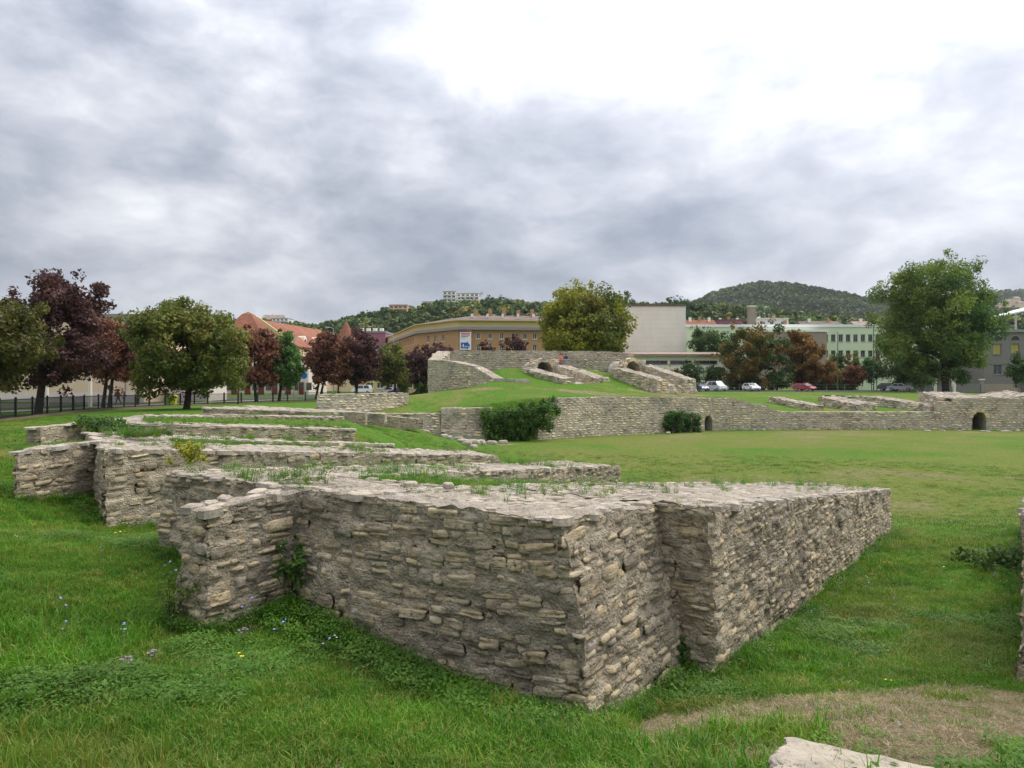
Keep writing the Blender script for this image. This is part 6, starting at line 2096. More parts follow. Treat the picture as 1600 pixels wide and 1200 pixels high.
def car(label, X, Y, rotz, color, kind='hatch', z=None, group='cars parked along the street'):
    z = gz1(X, Y) + 0.05 if z is None else z
    root = thing('parked_car', label, 'car', (X, Y, z), group)
    root.rotation_euler = (0, 0, rotz)
    if kind == 'van':
        prof = [(-2.0, .35), (-2.0, 1.0), (-1.93, 1.75), (-1.6, 1.85), (0.7, 1.85), (1.45, 1.15), (2.05, .95), (2.12, .6), (2.1, .35)]
        glass = (-1.8, 1.25, 1.12, 1.78)
    elif kind == 'sedan':
        prof = [(-2.15, .35), (-2.18, .85), (-1.55, .98), (-0.95, 1.42), (0.35, 1.42), (1.05, .98), (1.95, .82), (2.12, .6), (2.1, .35)]
        glass = (-1.4, 0.95, .97, 1.36)
    else:
        prof = [(-1.9, .35), (-1.95, .85), (-1.8, 1.05), (-1.35, 1.45), (0.25, 1.47), (1.0, 1.02), (1.75, .85), (1.95, .6), (1.92, .35)]
        glass = (-1.6, 0.95, 1.0, 1.40)
    hw = 0.84
    def sec(y, sc):
        return [(x, y, zz if zz < .9 else .9 + (zz - .9)) for x, zz in prof]
    m = MB()
    n = len(prof)
    def wy(zz): return hw * (1.0 if zz < .95 else 1.0 - 0.20 * (zz - .95) / .5)
    L_ = [(x, -wy(zz), zz) for x, zz in prof]; R_ = [(x, wy(zz), zz) for x, zz in prof]
    m.add(L_ + R_, [(i, (i + 1) % n, n + (i + 1) % n, n + i) for i in range(n)])
    cl = (0, -hw * .96, .8); cr = (0, hw * .96, .8)
    m.add(L_ + [cl], [((i + 1) % n, i, n) for i in range(n)])
    m.add(R_ + [cr], [(i, (i + 1) % n, n) for i in range(n)])
    off = np.array([X, Y, z])
    for k in range(len(m.v)): m.v[k] = m.v[k] + off
    m.build('body', color, root)

    def part(name, verts, faces, mat):
        MB().add(np.array(verts, float) + off, faces).build(name, mat, root)
    # windscreen, rear window, side windows
    i0 = 5; (xa, za), (xb, zb2) = prof[i0 - 1], prof[i0]
    def ql(x, zz, s): return (x, s * (wy(zz) - .07), zz)
    dx, dz = (xb - xa), (zb2 - za); nn = math.hypot(dx, dz); ox, oz = -dz / nn * .012, dx / nn * .012
    if oz < 0: ox, oz = -ox, -oz
    f_ = lambda t: (xa + dx * t + ox, za + dz * t + oz)
    (x1, z1), (x2, z2) = f_(.1), f_(.92)
    part('windscreen', [ql(x1, z1, -1), ql(x1, z1, 1), ql(x2, z2, 1), ql(x2, z2, -1)], [(0, 3, 2, 1)], M_CARGL)
    (xa, za), (xb, zb2) = prof[3], prof[2]
    dx, dz = (xb - xa), (zb2 - za); nn = math.hypot(dx, dz); ox, oz = -abs(dz) / nn * .012, abs(dx) / nn * .012
    (x1, z1), (x2, z2) = f_(.1), f_(.9)
    part('rear_window', [ql(x1, z1, -1), ql(x1, z1, 1), ql(x2, z2, 1), ql(x2, z2, -1)], [(0, 1, 2, 3)], M_CARGL)
    for s in (-1, 1):
        g0, g1, zl, zh = glass
        mid_ = (g0 + g1) / 2 - .1
        for (a0_, a1_, t0, t1) in ((g0 + .12, mid_ - .05, g0 + .42, mid_ - .05), (mid_ + .05, g1 - .05, mid_ + .05, g1 - .72)):
            q = [(a0_, s * (wy(zl) + .012), zl), (a1_, s * (wy(zl) + .012), zl), (t1, s * (wy(zh) + .012), zh - .04), (t0, s * (wy(zh) + .012), zh - .04)]
            part('side_window', q, [(0, 1, 2, 3) if s < 0 else (3, 2, 1, 0)], M_CARGL)
        for xw in (prof[0][0] + .75, prof[-1][0] - .78):
            t_ = MB()
            t_.tube([np.array([xw, s * (hw - .12), .3]) + off, np.array([xw, s * (hw + .03), .3]) + off], [.31, .31], 14)
            wo_ = t_.build('wheel', M_TYRE, root)
            MB().tube([np.array([xw, s * (hw + .02), .3]) + off, np.array([xw, s * (hw + .045), .3]) + off], [.19, .17], 10).build('rim', M_STEEL, wo_)
        xf = prof[-2][0]
        part('headlight', [(xf - .16, s * .52, .62), (xf - .0, s * .52, .64), (xf - .13, s * .80, .66), (xf - .10, s * .52, .80), (xf - .2, s * .80, .80)], [(1, 2, 4, 3)] if s > 0 else [(1, 3, 4, 2)], M_LAMP)
        MB().box(np.array([g1 - .45, min(s * .86, s * 1.0), .98]) + off, np.array([g1 - .3, max(s * .86, s * 1.0), 1.1]) + off).build('mirror', color, root)
    xf = prof[-1][0]
    MB().box(np.array([xf - .02, -.45, .42]) + off, np.array([xf + .03, .45, .58]) + off).build('grille', M_TYRE, root)
    MB().box(np.array([xf + .02, -.25, .46]) + off, np.array([xf + .045, .25, .56]) + off).build('number_plate', M_WHITE, root)
    return root


CW = car_paint('car_white', (0.72, 0.73, 0.75)); CS = car_paint('car_silver', (0.42, 0.43, 0.45)); CR = car_paint('car_red', (0.38, 0.02, 0.03))
CB = car_paint('car_blue', (0.10, 0.12, 0.24)); CD = car_paint('car_dark', (0.03, 0.03, 0.035)); CM = car_paint('car_maroon', (0.10, 0.02, 0.035))
Yc = 131.0
rr = math.radians
car('blue hatchback parked nearest the ruined vault', PXg(1091, Yc), Yc, rr(-62), CB)
car('white van parked beside the blue hatchback', PXg(1119, Yc), Yc, rr(-68), CW, 'van')
car('white hatchback with dark bumper under the brown chestnut', PXg(1174, Yc), Yc, rr(-80), CW, 'hatch')
car('red hatchback parked below the golden bush', PXg(1257, Yc), Yc, rr(-58), CR)
car('silver car behind the low bank with its side in shade', PXg(1407, Yc), Yc, rr(-35), CS, 'sedan')
car('dark car half hidden left of the silver sedan', PXg(1390, Yc + 2), Yc + 2, rr(-40), CD)
car('silver sedan parked in front of the tree trunk', PXg(1496, Yc), Yc, rr(-40), CW, 'sedan')
car('white sedan parked before the grey house', PXg(1556, Yc), Yc, rr(-35), CW, 'sedan')
car('dark blue car overlapped by the white sedan', PXg(1541, Yc + 2.2), Yc + 2.2, rr(-40), CB)
car('dark grey car at the right edge by the conifer', PXg(1594, Yc), Yc, rr(-40), CD, 'sedan')
car('white estate car passing on the street behind the gate block', PXg(566, 150), 150, rr(180), CW, 'van')
car('dark car on the street left of the maroon one', PXg(622, 140), 140, rr(170), CD, 'hatch')
car('maroon car next to the tall end wall', PXg(655, 128), 128, rr(175), CM, 'sedan')
car('small silver car beyond the olive tree', PXg(608, 146), 146, rr(150), CS, 'hatch')

# ------------------------------------------------------------------ people
def person(label, loc, joints, radii, edges, shirt, trousers, hair, skin, split_z, head_c, rotz=0.0):
    """one continuous body grown over a skeleton, coloured by height; hair as a child"""
    root = thing('person', label, 'person', loc)
    root.rotation_euler = (0, 0, rotz)
    me = bpy.data.meshes.new('body')
    me.from_pydata(joints, edges, [])
    o = bpy.data.objects.new('body', me)
    COL.objects.link(o); o.parent = root
    md = o.modifiers.new('skin', 'SKIN'); md.use_smooth_shade = True
    for k, sv in enumerate(me.skin_vertices[0].data):
        sv.radius = (radii[k], radii[k]); sv.use_root = (k == 0)
    sb = o.modifiers.new('subsurf', 'SUBSURF'); sb.levels = 1; sb.render_levels = 2
    m, t, out = material('clothes')
    oc = t.n('ShaderNodeTexCoord').outputs['Object']
    zz = t.n('ShaderNodeSeparateXYZ', _0=oc).outputs[2]
    yy = t.n('ShaderNodeSeparateXYZ', _0=oc).outputs[1]
    c = t.mix(t.math('GREATER_THAN', zz, split_z[0]), trousers, shirt)
    c = t.mix(t.math('GREATER_THAN', zz, split_z[1]), c, skin)
    bsdf(t, out, c, 0.85, 0.15)
    me.materials.append(m)
    hb = MB()
    hc = np.array(head_c)
    an = np.linspace(0, 2 * math.pi, 11)[:-1]
    rings = []
    for el_, rr_ in ((-.1, .118), (.5, .110), (1.0, .07), (1.45, .02)):
        rings.append([(hc[0] + rr_ * math.cos(q) , hc[1] + rr_ * 1.05 * math.sin(q) + .015, hc[2] + .02 + .125 * math.sin(el_)) for q in an])
    v = np.array([x for r_ in rings for x in r_]) + np.array(loc)
    hb.add(v, [(i * 10 + k, i * 10 + (k + 1) % 10, (i + 1) * 10 + (k + 1) % 10, (i + 1) * 10 + k) for i in range(3) for k in range(10)])
    hb.build('hair', paint('hair', hair), root, smooth=True)
    return root


skin = (0.42, 0.25, 0.17)
X, Y = PXg(185, 84), 84.0
walk = [(0, 0, .95), (0, 0, 1.2), (0, 0, 1.42), (0, 0, 1.52), (0, -.01, 1.66), (0, -.01, 1.74),
        (.02, .10, .92), (.16, .10, .50), (.28, .10, .08), (.40, .10, .04), (-.02, -.10, .92), (-.08, -.10, .50), (-.30, -.10, .10), (-.20, -.10, .04),
        (0, .20, 1.38), (-.08, .24, 1.10), (.04, .25, .86), (0, -.20, 1.38), (.06, -.24, 1.10), (.20, -.24, .90)]
wr = [.15, .145, .15, .06, .10, .075, .10, .07, .045, .035, .10, .07, .045, .035, .07, .05, .035, .07, .05, .035]
we = [(0, 1), (1, 2), (2, 3), (3, 4), (4, 5), (0, 6), (6, 7), (7, 8), (8, 9), (0, 10), (10, 11), (11, 12), (12, 13), (2, 14), (14, 15), (15, 16), (2, 17), (17, 18), (18, 19)]
person('person in dark grey clothes walking along the pavement behind the fence', (X, Y, gz1(X, Y) + .06), walk, wr, we, (0.10, 0.085, 0.085), (0.07, 0.06, 0.07), (0.05, 0.04, 0.035), skin, (.9, 1.50), (0, -.01, 1.68), rr(180))
sit = [(0, 0, .12), (0, .02, .36), (0, .03, .56), (0, .02, .66), (0, -.01, .79), (0, -.01, .87),
       (-.10, -.05, .12), (-.12, -.45, .14), (-.12, -.50, -.28), (-.12, -.60, -.32), (.10, -.05, .12), (.12, -.45, .14), (.12, -.52, -.28), (.12, -.62, -.32),
       (-.20, .03, .52), (-.26, -.04, .28), (-.14, -.28, .22), (.20, .03, .52), (.26, -.04, .28), (.14, -.28, .22)]
zs_ = 5.45
person('person in an orange shirt sitting on the ledge of the upper wall', (PXg(876, 92), 92.15, 5.17), sit, wr, we, (0.62, 0.20, 0.13), (0.30, 0.16, 0.16), (0.03, 0.02, 0.015), skin, (.2, .63), (0, -.01, .81))
person('person in a dark blue top sitting beside the one in orange', (PXg(884.5, 92), 92.15, 5.17), sit, wr, we, (0.04, 0.045, 0.14), (0.34, 0.30, 0.36), (0.03, 0.02, 0.015), skin, (.2, .63), (0, -.01, .81))

# ------------------------------------------------------------------ street furniture
def lamp(label, px, Y, ytop, arm=1.2, side=1, mat=M_STEEL, z0=None, group='street lamps'):
    X = PXg(px, Y)
    z0 = gz1(X, Y) if z0 is None else z0
    zt = PX(0, ytop, Y)[2]
    root = thing('street_lamp', label, 'street lamp', (X, Y, z0), group)
    MB().tube([(X, Y, z0 - .1), (X, Y, z0 + 1.2), (X, Y, zt)], [.13, .10, .06], 8).build('pole', mat, root)
    if arm:
        MB().tube([(X, Y, zt - .05), (X + side * arm * .5, Y, zt + .12), (X + side * arm, Y, zt + .15)], [.05, .045, .04], 6).build('arm', mat, root)
    xh = X + side * arm
    MB().hexa([(xh - .35, Y - .16, zt + .10), (xh + .35, Y - .16, zt + .10), (xh + .35, Y + .16, zt + .10), (xh - .35, Y + .16, zt + .10), (xh - .28, Y - .1, zt + .26), (xh + .28, Y - .1, zt + .26), (xh + .28, Y + .1, zt + .26), (xh - .28, Y + .1, zt + .26)]).build('lamp_head', M_STEEL, root)
    return root


lamp('street lamp with arm to the left beside the pointed tower roof', 521, 120, 513, 1.0, -1)
lamp('street lamp above the street by the salmon house', 615, 140, 525.5, 0.8, -1)
lamp('short-armed street lamp in front of the red gabled roof', 459, 115, 530, 0.9, 1)
lamp('green lamp post among the bushes before the green building', 1309, 136, 520, 0.3, -1, M_GREENP)
lamp('tall thin lamp post at the end of the green building', 1365, 136, 510, 0.2, 1, M_GREENP)
lamp('green lamp post in front of the dark tree above the low hall', 1136, 140, 523, 0.2, 1, M_GREENP)
lamp('lamp post with white head beside the huge tree', 1440, 134, 538, 0.1, 1, M_GREENP)
# blue traffic sign, bins, phone box
X, Y = PXg(475, 104), 104.0
r0 = thing('traffic_sign', 'round blue traffic sign on a post between the green tree and red maple', 'traffic sign', (X, Y, gz1(X, Y)))
MB().tube([(X, Y, gz1(X, Y) - .1), (X, Y, 3.6)], [.04, .04], 6).build('post', M_STEEL, r0)
MB().tube([(X, Y - .06, 3.3), (X, Y - .09, 3.3)], [.5, .5], 20).build('disc', paint('sign_blue', (0.03, 0.16, 0.5), 0.03), r0)
mB1, mB2 = paint('bin_green', (0.20, 0.42, 0.05), 0.05), paint('bin_yellow', (0.62, 0.60, 0.03), 0.05)
for px, mt, lab in ((262, mB1, 'lime green recycling bin behind the fence'), (271, mB2, 'bright yellow recycling bin beside the green one')):
    X, Y = PXg(px, 82), 82.0
    z_ = gz1(X, Y)
    r0 = thing('recycling_bin', lab, 'bin', (X, Y, z_), 'recycling bins')
    MB().hexa([(X - .27, Y - .27, z_), (X + .27, Y - .27, z_), (X + .27, Y + .27, z_), (X - .27, Y + .27, z_), (X - .33, Y - .33, z_ + 1.05), (X + .33, Y - .33, z_ + 1.05), (X + .33, Y + .33, z_ + 1.05), (X - .33, Y + .33, z_ + 1.05)]).build('bin_body', mt, r0)
    MB().hexa([(X - .36, Y - .37, z_ + 1.06), (X + .36, Y - .37, z_ + 1.06), (X + .36, Y + .36, z_ + 1.06), (X - .36, Y + .36, z_ + 1.06), (X - .3, Y - .3, z_ + 1.17), (X + .3, Y - .3, z_ + 1.17), (X + .3, Y + .3, z_ + 1.24), (X - .3, Y + .3, z_ + 1.24)]).build('lid', mt, r0)
X, Y = PXg(631, 150), 150.0
z_ = gz1(X, Y)
r0 = thing('kiosk', 'narrow bright red kiosk standing on the street', 'kiosk', (X, Y, z_))
mR = paint('kiosk_red', (0.50, 0.02, 0.02), 0.05)
MB().box((X - .6, Y - .6, z_), (X + .6, Y + .6, z_ + 2.6)).build('body', mR, r0)
MB().box((X - .7, Y - .7, z_ + 2.6), (X + .7, Y + .7, z_ + 2.85)).build('roof', mR, r0)
for zz in (.9, 1.6):
    MB().box((X - .4, Y - .64, z_ + zz), (X + .4, Y - .603, z_ + zz + .55)).build('pane', M_GLASS, r0)
for k, (px, py) in enumerate(((141, 600), (74, 600))):
    X, Y = PXg(px, 78), 78.0
    z_ = gz1(X, Y)
    r0 = thing('concrete_post', ['pale concrete post standing behind the fence by the cream wall', 'thin pale concrete post behind the purple maple'][k], 'post', (X, Y, z_))
    MB().tube([(X, Y, z_ - .1), (X, Y, z_ + 6.5)], [.2 - .06 * k, .14 - .04 * k], 8).build('shaft', M_CONC, r0)
    MB().box((X - .5, Y - .05, z_ + 6.2), (X + .5, Y + .05, z_ + 6.35)).build('crossarm', M_CONC, r0)
# thin wire fence along the parking road
FQ = np.array([(24.0, 122.0), (60.0, 122.0), (92.0, 119.0)])
wf_ = thing('wire_fence', 'thin wire fence on slim posts between the grass bank and parked cars', 'fence', (24, 122, 0.4))
sgl = np.concatenate([[0], np.cumsum(np.hypot(*np.diff(FQ, axis=0).T))])
prev = None
for s_ in np.arange(0, sgl[-1], 3.0):
    q = V2(np.interp(s_, sgl, FQ[:, 0]), np.interp(s_, sgl, FQ[:, 1]))
    z_ = gz1(*q)
    MB().tube([(q[0], q[1], z_ - .1), (q[0], q[1], z_ + 1.35)], [.025, .025], 5).build('post', M_GREYT, wf_)
    if prev is not None:
        for h_ in (.3, .8, 1.3):
            MB().tube([(prev[0], prev[1], prev[2] + h_), (q[0], q[1], z_ + h_)], [.008, .008], 4).build('wire', M_GREYT, wf_)
    prev = (q[0], q[1], z_)
# ------------------------------------------------------------------ turf inside the wall blocks
def fill_patch(label, a_, b_, c_, d_, za, zb, zc2, zd, ext, nu=26, nv=46):
    """grass between two radial walls: a,d at the outer end (right, left), b,c at the arena end"""
    u = np.linspace(0, 1, nu + 1)[None, :, None]; w_ = np.linspace(0, 1, nv + 1)[:, None, None]
    A_, B_, C_, D_ = [np.array([p[0], p[1], z])[None, None] for p, z in ((a_, za), (b_, zb), (c_, zc2), (d_, zd))]
    g = ((D_ * (1 - u) + A_ * u) * (1 - w_) + (C_ * (1 - u) + B_ * u) * w_)
    last = g[-1]
    dirv = (last[:, :2].mean(0) - g[0][:, :2].mean(0)); dirv /= np.linalg.norm(dirv)
    rows = []
    for k in range(1, 7):
        q = last.copy(); q[:, :2] += dirv * ext * k / 6
        tgt = gz(q[:, 0], q[:, 1]) - 0.08
        q[:, 2] = last[:, 2] + (tgt - last[:, 2]) * (k / 6) ** 0.8
        for e_ in (0, -1): q[e_, 2] = tgt[e_] - 0.25
        rows.append(q)
    g = np.concatenate([g, np.array(rows)], 0)
    v = g.reshape(-1, 3)
    v[:, 2] += 0.05 * fbm(v * (1.3, 1.3, 0), 3, 55)
    m = MB().add(v, gridf(nu, nv + 6))
    o = m.build('turf', M_GROUND, smooth=True)
    tag(o, label, None, None, 'structure')
    dr = np.clip(0.16 + 0.22 * fbm(v * (0.9, 0.9, 0), 3, 61), 0, 0.5)
    at = o.data.attributes.new('dry', 'FLOAT', 'POINT'); at.data.foreach_set('value', dr.astype(np.float32))
    return g[:nv + 1]


F1 = fill_patch('turf filling the nearest wall block', A + 2.2 * f1 + 1.35 * u1, R1 + 2.25 * f1, L1, E - 1.5 * f1 + 1.35 * u1, zt0 - .12, zc(2.99) - .35, zc(2.11) - .60, zt0 - .16, 3.5)
F2 = fill_patch('turf filling the second wall block', A2 + 1.6 * f2 + 1.35 * ub, b2 + 1.5 * f2, c2, E2 - 1.4 * f2 + 1.35 * ub, zt0 - .15, zc(2.09) - .25, zc(2.17) - .25, zt0 - .15, 4)
F3 = fill_patch('turf filling the third wall block', A3 + 1.6 * f3, d3 + 1.5 * f3, e3, E3 - 1.4 * f3, zt3 - .05, zc(2.12) - .2, zc(2.2) - .2, zc(1.62) - .05, 5)


# ------------------------------------------------------------------ small plants
def grass_proto(name, seed, n, h0, h1, rad, width, mat, lean=0.5, curl=0.5):
    rg = np.random.default_rng(seed)
    vs, fs = [], []
    for k in range(n):
        a_ = rg.uniform(0, 6.283); r_ = rad * math.sqrt(rg.random())
        b0 = np.array([r_ * math.cos(a_), r_ * math.sin(a_), -0.01])
        h = rg.uniform(h0, h1)
        da = rg.uniform(0, 6.283)
        d_ = np.array([math.cos(da), math.sin(da), 0]) * h * lean * rg.uniform(0.1, 1.0)
        sd = np.array([-math.sin(da + rg.uniform(-.8, .8)), math.cos(da), 0]); sd /= np.linalg.norm(sd)
        w_ = width * rg.uniform(0.6, 1.3)
        m1 = b0 + d_ * 0.35 + (0, 0, h * 0.6)
        t_ = b0 + d_ * (1 + curl * rg.random()) + (0, 0, h * rg.uniform(0.75, 1.0))
        i = len(vs)
        vs += [b0 - sd * w_ / 2, b0 + sd * w_ / 2, m1 + sd * w_ * .42, m1 - sd * w_ * .42, t_]
        fs += [(i, i + 1, i + 2, i + 3), (i + 3, i + 2, i + 4)]
    me = bpy.data.meshes.new(name)
    me.from_pydata([tuple(v) for v in vs], [], fs)
    me.materials.append(mat)
    me.update()
    return bpy.data.objects.new(name, me)


def leafy_proto(name, seed, n, rad, height, leaf, mat, stalk=None, fl=None, flmat=None, flsize=0.012, upright=0.6):
    """small broad-leaved weed, with flowers when asked"""
    rg = np.random.default_rng(seed)
    vs, fs, ms = [], [], []
    def leafq(p, d_, s, mi, wd=0.5):
        d_ = d_ / np.linalg.norm(d_)
        sd = np.cross(d_, (0, 0, 1)); sd = sd / (np.linalg.norm(sd) + 1e-6)
        nn = np.cross(sd, d_)
        i = len(vs)
        vs.extend([p, p + d_ * s * .5 + sd * s * wd * .5 + nn * s * .08, p + d_ * s, p + d_ * s * .5 - sd * s * wd * .5 + nn * s * .08])
        fs.append((i, i + 1, i + 2, i + 3)); ms.append(mi)
    for k in range(n):
        a_ = rg.uniform(0, 6.283); r_ = rad * math.sqrt(rg.random()); z = height * rg.random() ** 1.4
        p = np.array([r_ * math.cos(a_), r_ * math.sin(a_), z])
        aa = rg.uniform(0, 6.283)
        leafq(p, np.array([math.cos(aa), math.sin(aa), rg.uniform(-.1, upright)]), leaf * rg.uniform(.6, 1.3), 0)
    if fl:
        for k in range(fl):
            a_ = rg.uniform(0, 6.283); r_ = rad * rg.random()
            hz_ = height * rg.uniform(0.9, 1.35)
            p = np.array([r_ * math.cos(a_), r_ * math.sin(a_), 0]); t_ = p + (rg.normal() * .02, rg.normal() * .02, hz_)
            i = len(vs); vs.extend([p + (.002, 0, 0), p - (.002, 0, 0), t_ - (.0015, 0, 0), t_ + (.0015, 0, 0)]); fs.append((i, i + 1, i + 2, i + 3)); ms.append(0)
            for q in range(6):
                aa = q * 1.047 + rg.random()
                leafq(t_, np.array([math.cos(aa), math.sin(aa), .45]), flsize, 1, 0.8)
    me = bpy.data.meshes.new(name)
    me.from_pydata([tuple(v) for v in vs], [], fs)
    me.materials.append(mat); me.materials.append(flmat or mat)
    me.polygons.foreach_set('material_index', ms)
    me.update()
    return bpy.data.objects.new(name, me)


GM = {
    'lush': leaf_mat('grass_lush', [(0, (0.042, 0.135, 0.007)), (0.5, (0.078, 0.200, 0.011)), (1, (0.130, 0.250, 0.020))], 'inst', 0.35),
    'mix': leaf_mat('grass_mixed', [(0, (0.065, 0.145, 0.012)), (0.5, (0.120, 0.200, 0.020)), (0.85, (0.200, 0.215, 0.040)), (1, (0.28, 0.23, 0.07))], 'inst', 0.35),
    'dry': leaf_mat('grass_dry', [(0, (0.19, 0.145, 0.075)), (0.5, (0.29, 0.225, 0.13)), (1, (0.39, 0.32, 0.19))], 'inst', 0.25),
    'weed': leaf_mat('weed_leaf', [(0, (0.042, 0.115, 0.010)), (0.5, (0.070, 0.165, 0.014)), (1, (0.115, 0.195, 0.026))], 'inst', 0.3),
    'grey': leaf_mat('weed_grey', [(0, (0.085, 0.115, 0.045)), (1, (0.14, 0.17, 0.07))], 'inst', 0.3),
}
FLW = {k: paint('petal_' + k, c, 0.05, 20, 0.7) for k, c in {'yellow': (0.75, 0.58, 0.02), 'white': (0.75, 0.75, 0.70), 'blue': (0.30, 0.36, 0.68), 'purple': (0.26, 0.16, 0.30)}.items()}
TUFTS = [grass_proto('grass_tuft', 900 + i, 36, 0.025, 0.065, 0.10, 0.0055, GM['lush'], 0.8, 0.7) for i in range(3)] + \
        [grass_proto('grass_tuft', 910 + i, 36, 0.03, 0.075, 0.10, 0.005, GM['mix'], 0.9, 0.7) for i in range(3)] + \
        [grass_proto('grass_tuft', 920 + i, 26, 0.06, 0.14, 0.08, 0.006, GM['lush'], 0.6, 0.9) for i in range(2)] + \
        [grass_proto('grass_tuft', 930 + i, 22, 0.08, 0.22, 0.07, 0.0045, GM['mix'], 0.6, 0.8) for i in range(2)] + \
        [grass_proto('straw_tuft', 940 + i, 26, 0.015, 0.045, 0.10, 0.0045, GM['dry'], 1.8, 0.7) for i in range(2)] + \
        [leafy_proto('clover_tuft', 950 + i, 46, 0.10, 0.06, 0.028, GM['weed']) for i in range(2)]
# idx: 0-2 lush short, 3-5 mixed short, 6-7 lush long, 8-9 long thin, 10-11 straw, 12-13 clover


def in_walls(x, y, grow=0.0):
    r = np.zeros(len(x), bool)
    for P in FOOT:
        c = P.mean(0)
        Q = P + (P - c) / (np.linalg.norm(P - c, axis=1)[:, None] + 1e-9) * grow
        if abs(c[1]) > 60: continue
        s = None
        ok = np.ones(len(x), bool); ok2 = np.ones(len(x), bool)
        for i in range(4):
            a_, b_ = Q[i], Q[(i + 1) % 4]
            cr = (b_[0] - a_[0]) * (y - a_[1]) - (b_[1] - a_[1]) * (x - a_[0])
            ok &= cr >= 0; ok2 &= cr <= 0
        r |= ok | ok2
    return r


def in_poly_grid(x, y, g):
    """inside the outline of a fill patch (its four corners)"""
    Q = np.array([g[0, 0, :2], g[0, -1, :2], g[-1, -1, :2], g[-1, 0, :2]])
    ok = np.ones(len(x), bool); ok2 = np.ones(len(x), bool)
    for i in range(4):
        a_, b_ = Q[i], Q[(i + 1) % 4]
        cr = (b_[0] - a_[0]) * (y - a_[1]) - (b_[1] - a_[1]) * (x - a_[0])
        ok &= cr >= 0; ok2 &= cr <= 0
    return ok | ok2


rg = np.random.default_rng(77)
# --- open lawn: dense near, thinning with distance
N = 68000
th = rg.uniform(-0.86, 0.80, N)
uu = rg.random(N)
near = rg.random(N) < 0.5
d_ = np.where(near, np.sqrt(2.2 ** 2 + uu * (11.0 ** 2 - 2.2 ** 2)), 11.0 * (58.0 / 11.0) ** uu)
x = d_ * np.sin(th); y = d_ * np.cos(th)
keep = ~in_walls(x, y, -0.03)
for g in (F1, F2, F3): keep &= ~in_poly_grid(x, y, g)
x, y, d_ = x[keep], y[keep], d_[keep]
n = len(x)
dr = dryness(x, y); lu = lushness(x, y)
P0 = np.stack([x, y, np.zeros(n)], 1)
long_n = fbm(P0 * 0.55, 3, 91)
rr_ = rg.random(n)
idx = np.where(rr_ < 0.62, rg.integers(0, 3, n), rg.integers(3, 6, n))
mixy = (fbm(P0 * 0.4, 3, 95) + 0.35 * sstep(0.5, -3.0, x) * sstep(6.5, 3.5, y)) > 0.12
idx = np.where(mixy & (rr_ < 0.75), rg.integers(3, 6, n), idx)
idx = np.where((long_n > 0.25) & (rg.random(n) < 0.22), rg.integers(6, 8, n), idx)
idx = np.where((mixy) & (x < 0) & (y < 7) & (rg.random(n) < 0.22), rg.integers(8, 10, n), idx)
idx = np.where((fbm(P0 * 0.8, 3, 99) > 0.30) & (rg.random(n) < 0.55), rg.integers(12, 14, n), idx)
idx = np.where((dr > 0.5) & (rg.random(n) < 0.84), rg.integers(10, 12, n), idx)
far = sstep(9, 30, d_)
idx = np.where((d_ > 12) & (idx >= 6), rg.integers(0, 6, n), idx)
idx = np.where((dr > 0.22) & (d_ > 14), rg.integers(3, 6, n), idx)
s = rg.uniform(0.75, 1.35, n) * (1 + 1.6 * far) * (1 + 0.25 * long_n)
hs_ = s * np.where(d_ > 20, 0.55, 1.0)
s = np.where(dr > 0.45, s * 0.62, s)
hs_ = np.where(dr > 0.45, hs_ * 0.5, hs_)
pts = np.stack([x, y, gz(x, y) - 0.004], 1)
rot = np.stack([rg.normal(0, .12, n), rg.normal(0, .12, n), rg.uniform(0, 6.283, n)], 1)
scatter('grass', TUFTS, pts, rot, np.stack([s, s, hs_], 1), idx, 'green grass and clover covering the ground')

# --- longer grass and weeds hugging the foot of the near walls
WEEDS = [leafy_proto('weed', 960 + i, 60, 0.13, 0.22, 0.05, GM['weed'], upright=0.9) for i in range(3)] + \
        [leafy_proto('weed', 970 + i, 70, 0.10, 0.34, 0.035, GM['grey'], upright=1.2) for i in range(2)] + \
        [grass_proto('grass_tuft', 980 + i, 30, 0.12, 0.30, 0.08, 0.007, GM['lush'], 0.6, 0.9) for i in range(2)] + \
        [grass_proto('grass_tuft', 985 + i, 26, 0.06, 0.18, 0.06, 0.005, GM['mix'], 0.7, 0.9) for i in range(2)]
def along(p, q, off, n, spread=0.12):
    t = rg.random(n)
    P = p + (q - p) * t[:, None] + off + rg.normal(0, spread, (n, 2))
    return P
edge = np.concatenate([
    along(A + V2(0.1, -0.15), A + 2.9 * f1 + V2(0.0, -0.1), V2(-0.06, -0.12), 330),
    along(A + nb, G + nb, V2(0.12, -0.06), 120, 0.10), along(P_, R1, V2(0.14, -0.06), 420, 0.12),
    along(Jr - 1.0 * u1, Jr, V2(0.12, -0.02), 90, 0.08), along(Jr - 1.05 * u1, Jl - 1.05 * u1, V2(-0.03, -0.10), 60, 0.07),
    along(Jl - 1.0 * u1, Jl, V2(-0.14, 0.02), 80, 0.09), along(Jl, E, V2(-0.10, -0.12), 140, 0.1),
    along(A2, J2, V2(-0.1, -0.1), 90, 0.1), along(A2, A2 + 4 * ub, V2(0.12, -0.08), 110, 0.1), along(J2 - 1.5 * u2, J2, V2(0.12, 0), 60, .08), along(J2 - 1.5 * u2 + .55 * f2, J2 - 1.5 * u2, V2(-.05, -.1), 50, .08),
    along(a0, a1, V2(-0.16, 0.06), 380, 0.14)])
n = len(edge)
sz = rg.uniform(0.35, 0.85, n)
idx = rg.choice([0, 1, 2, 3, 5, 5, 6, 6, 7, 8], n)
leafy_e = along(A + V2(0.0, -0.25), A + 3.0 * f1 + V2(0.0, -0.2), V2(-0.12, -0.2), 420, 0.17)
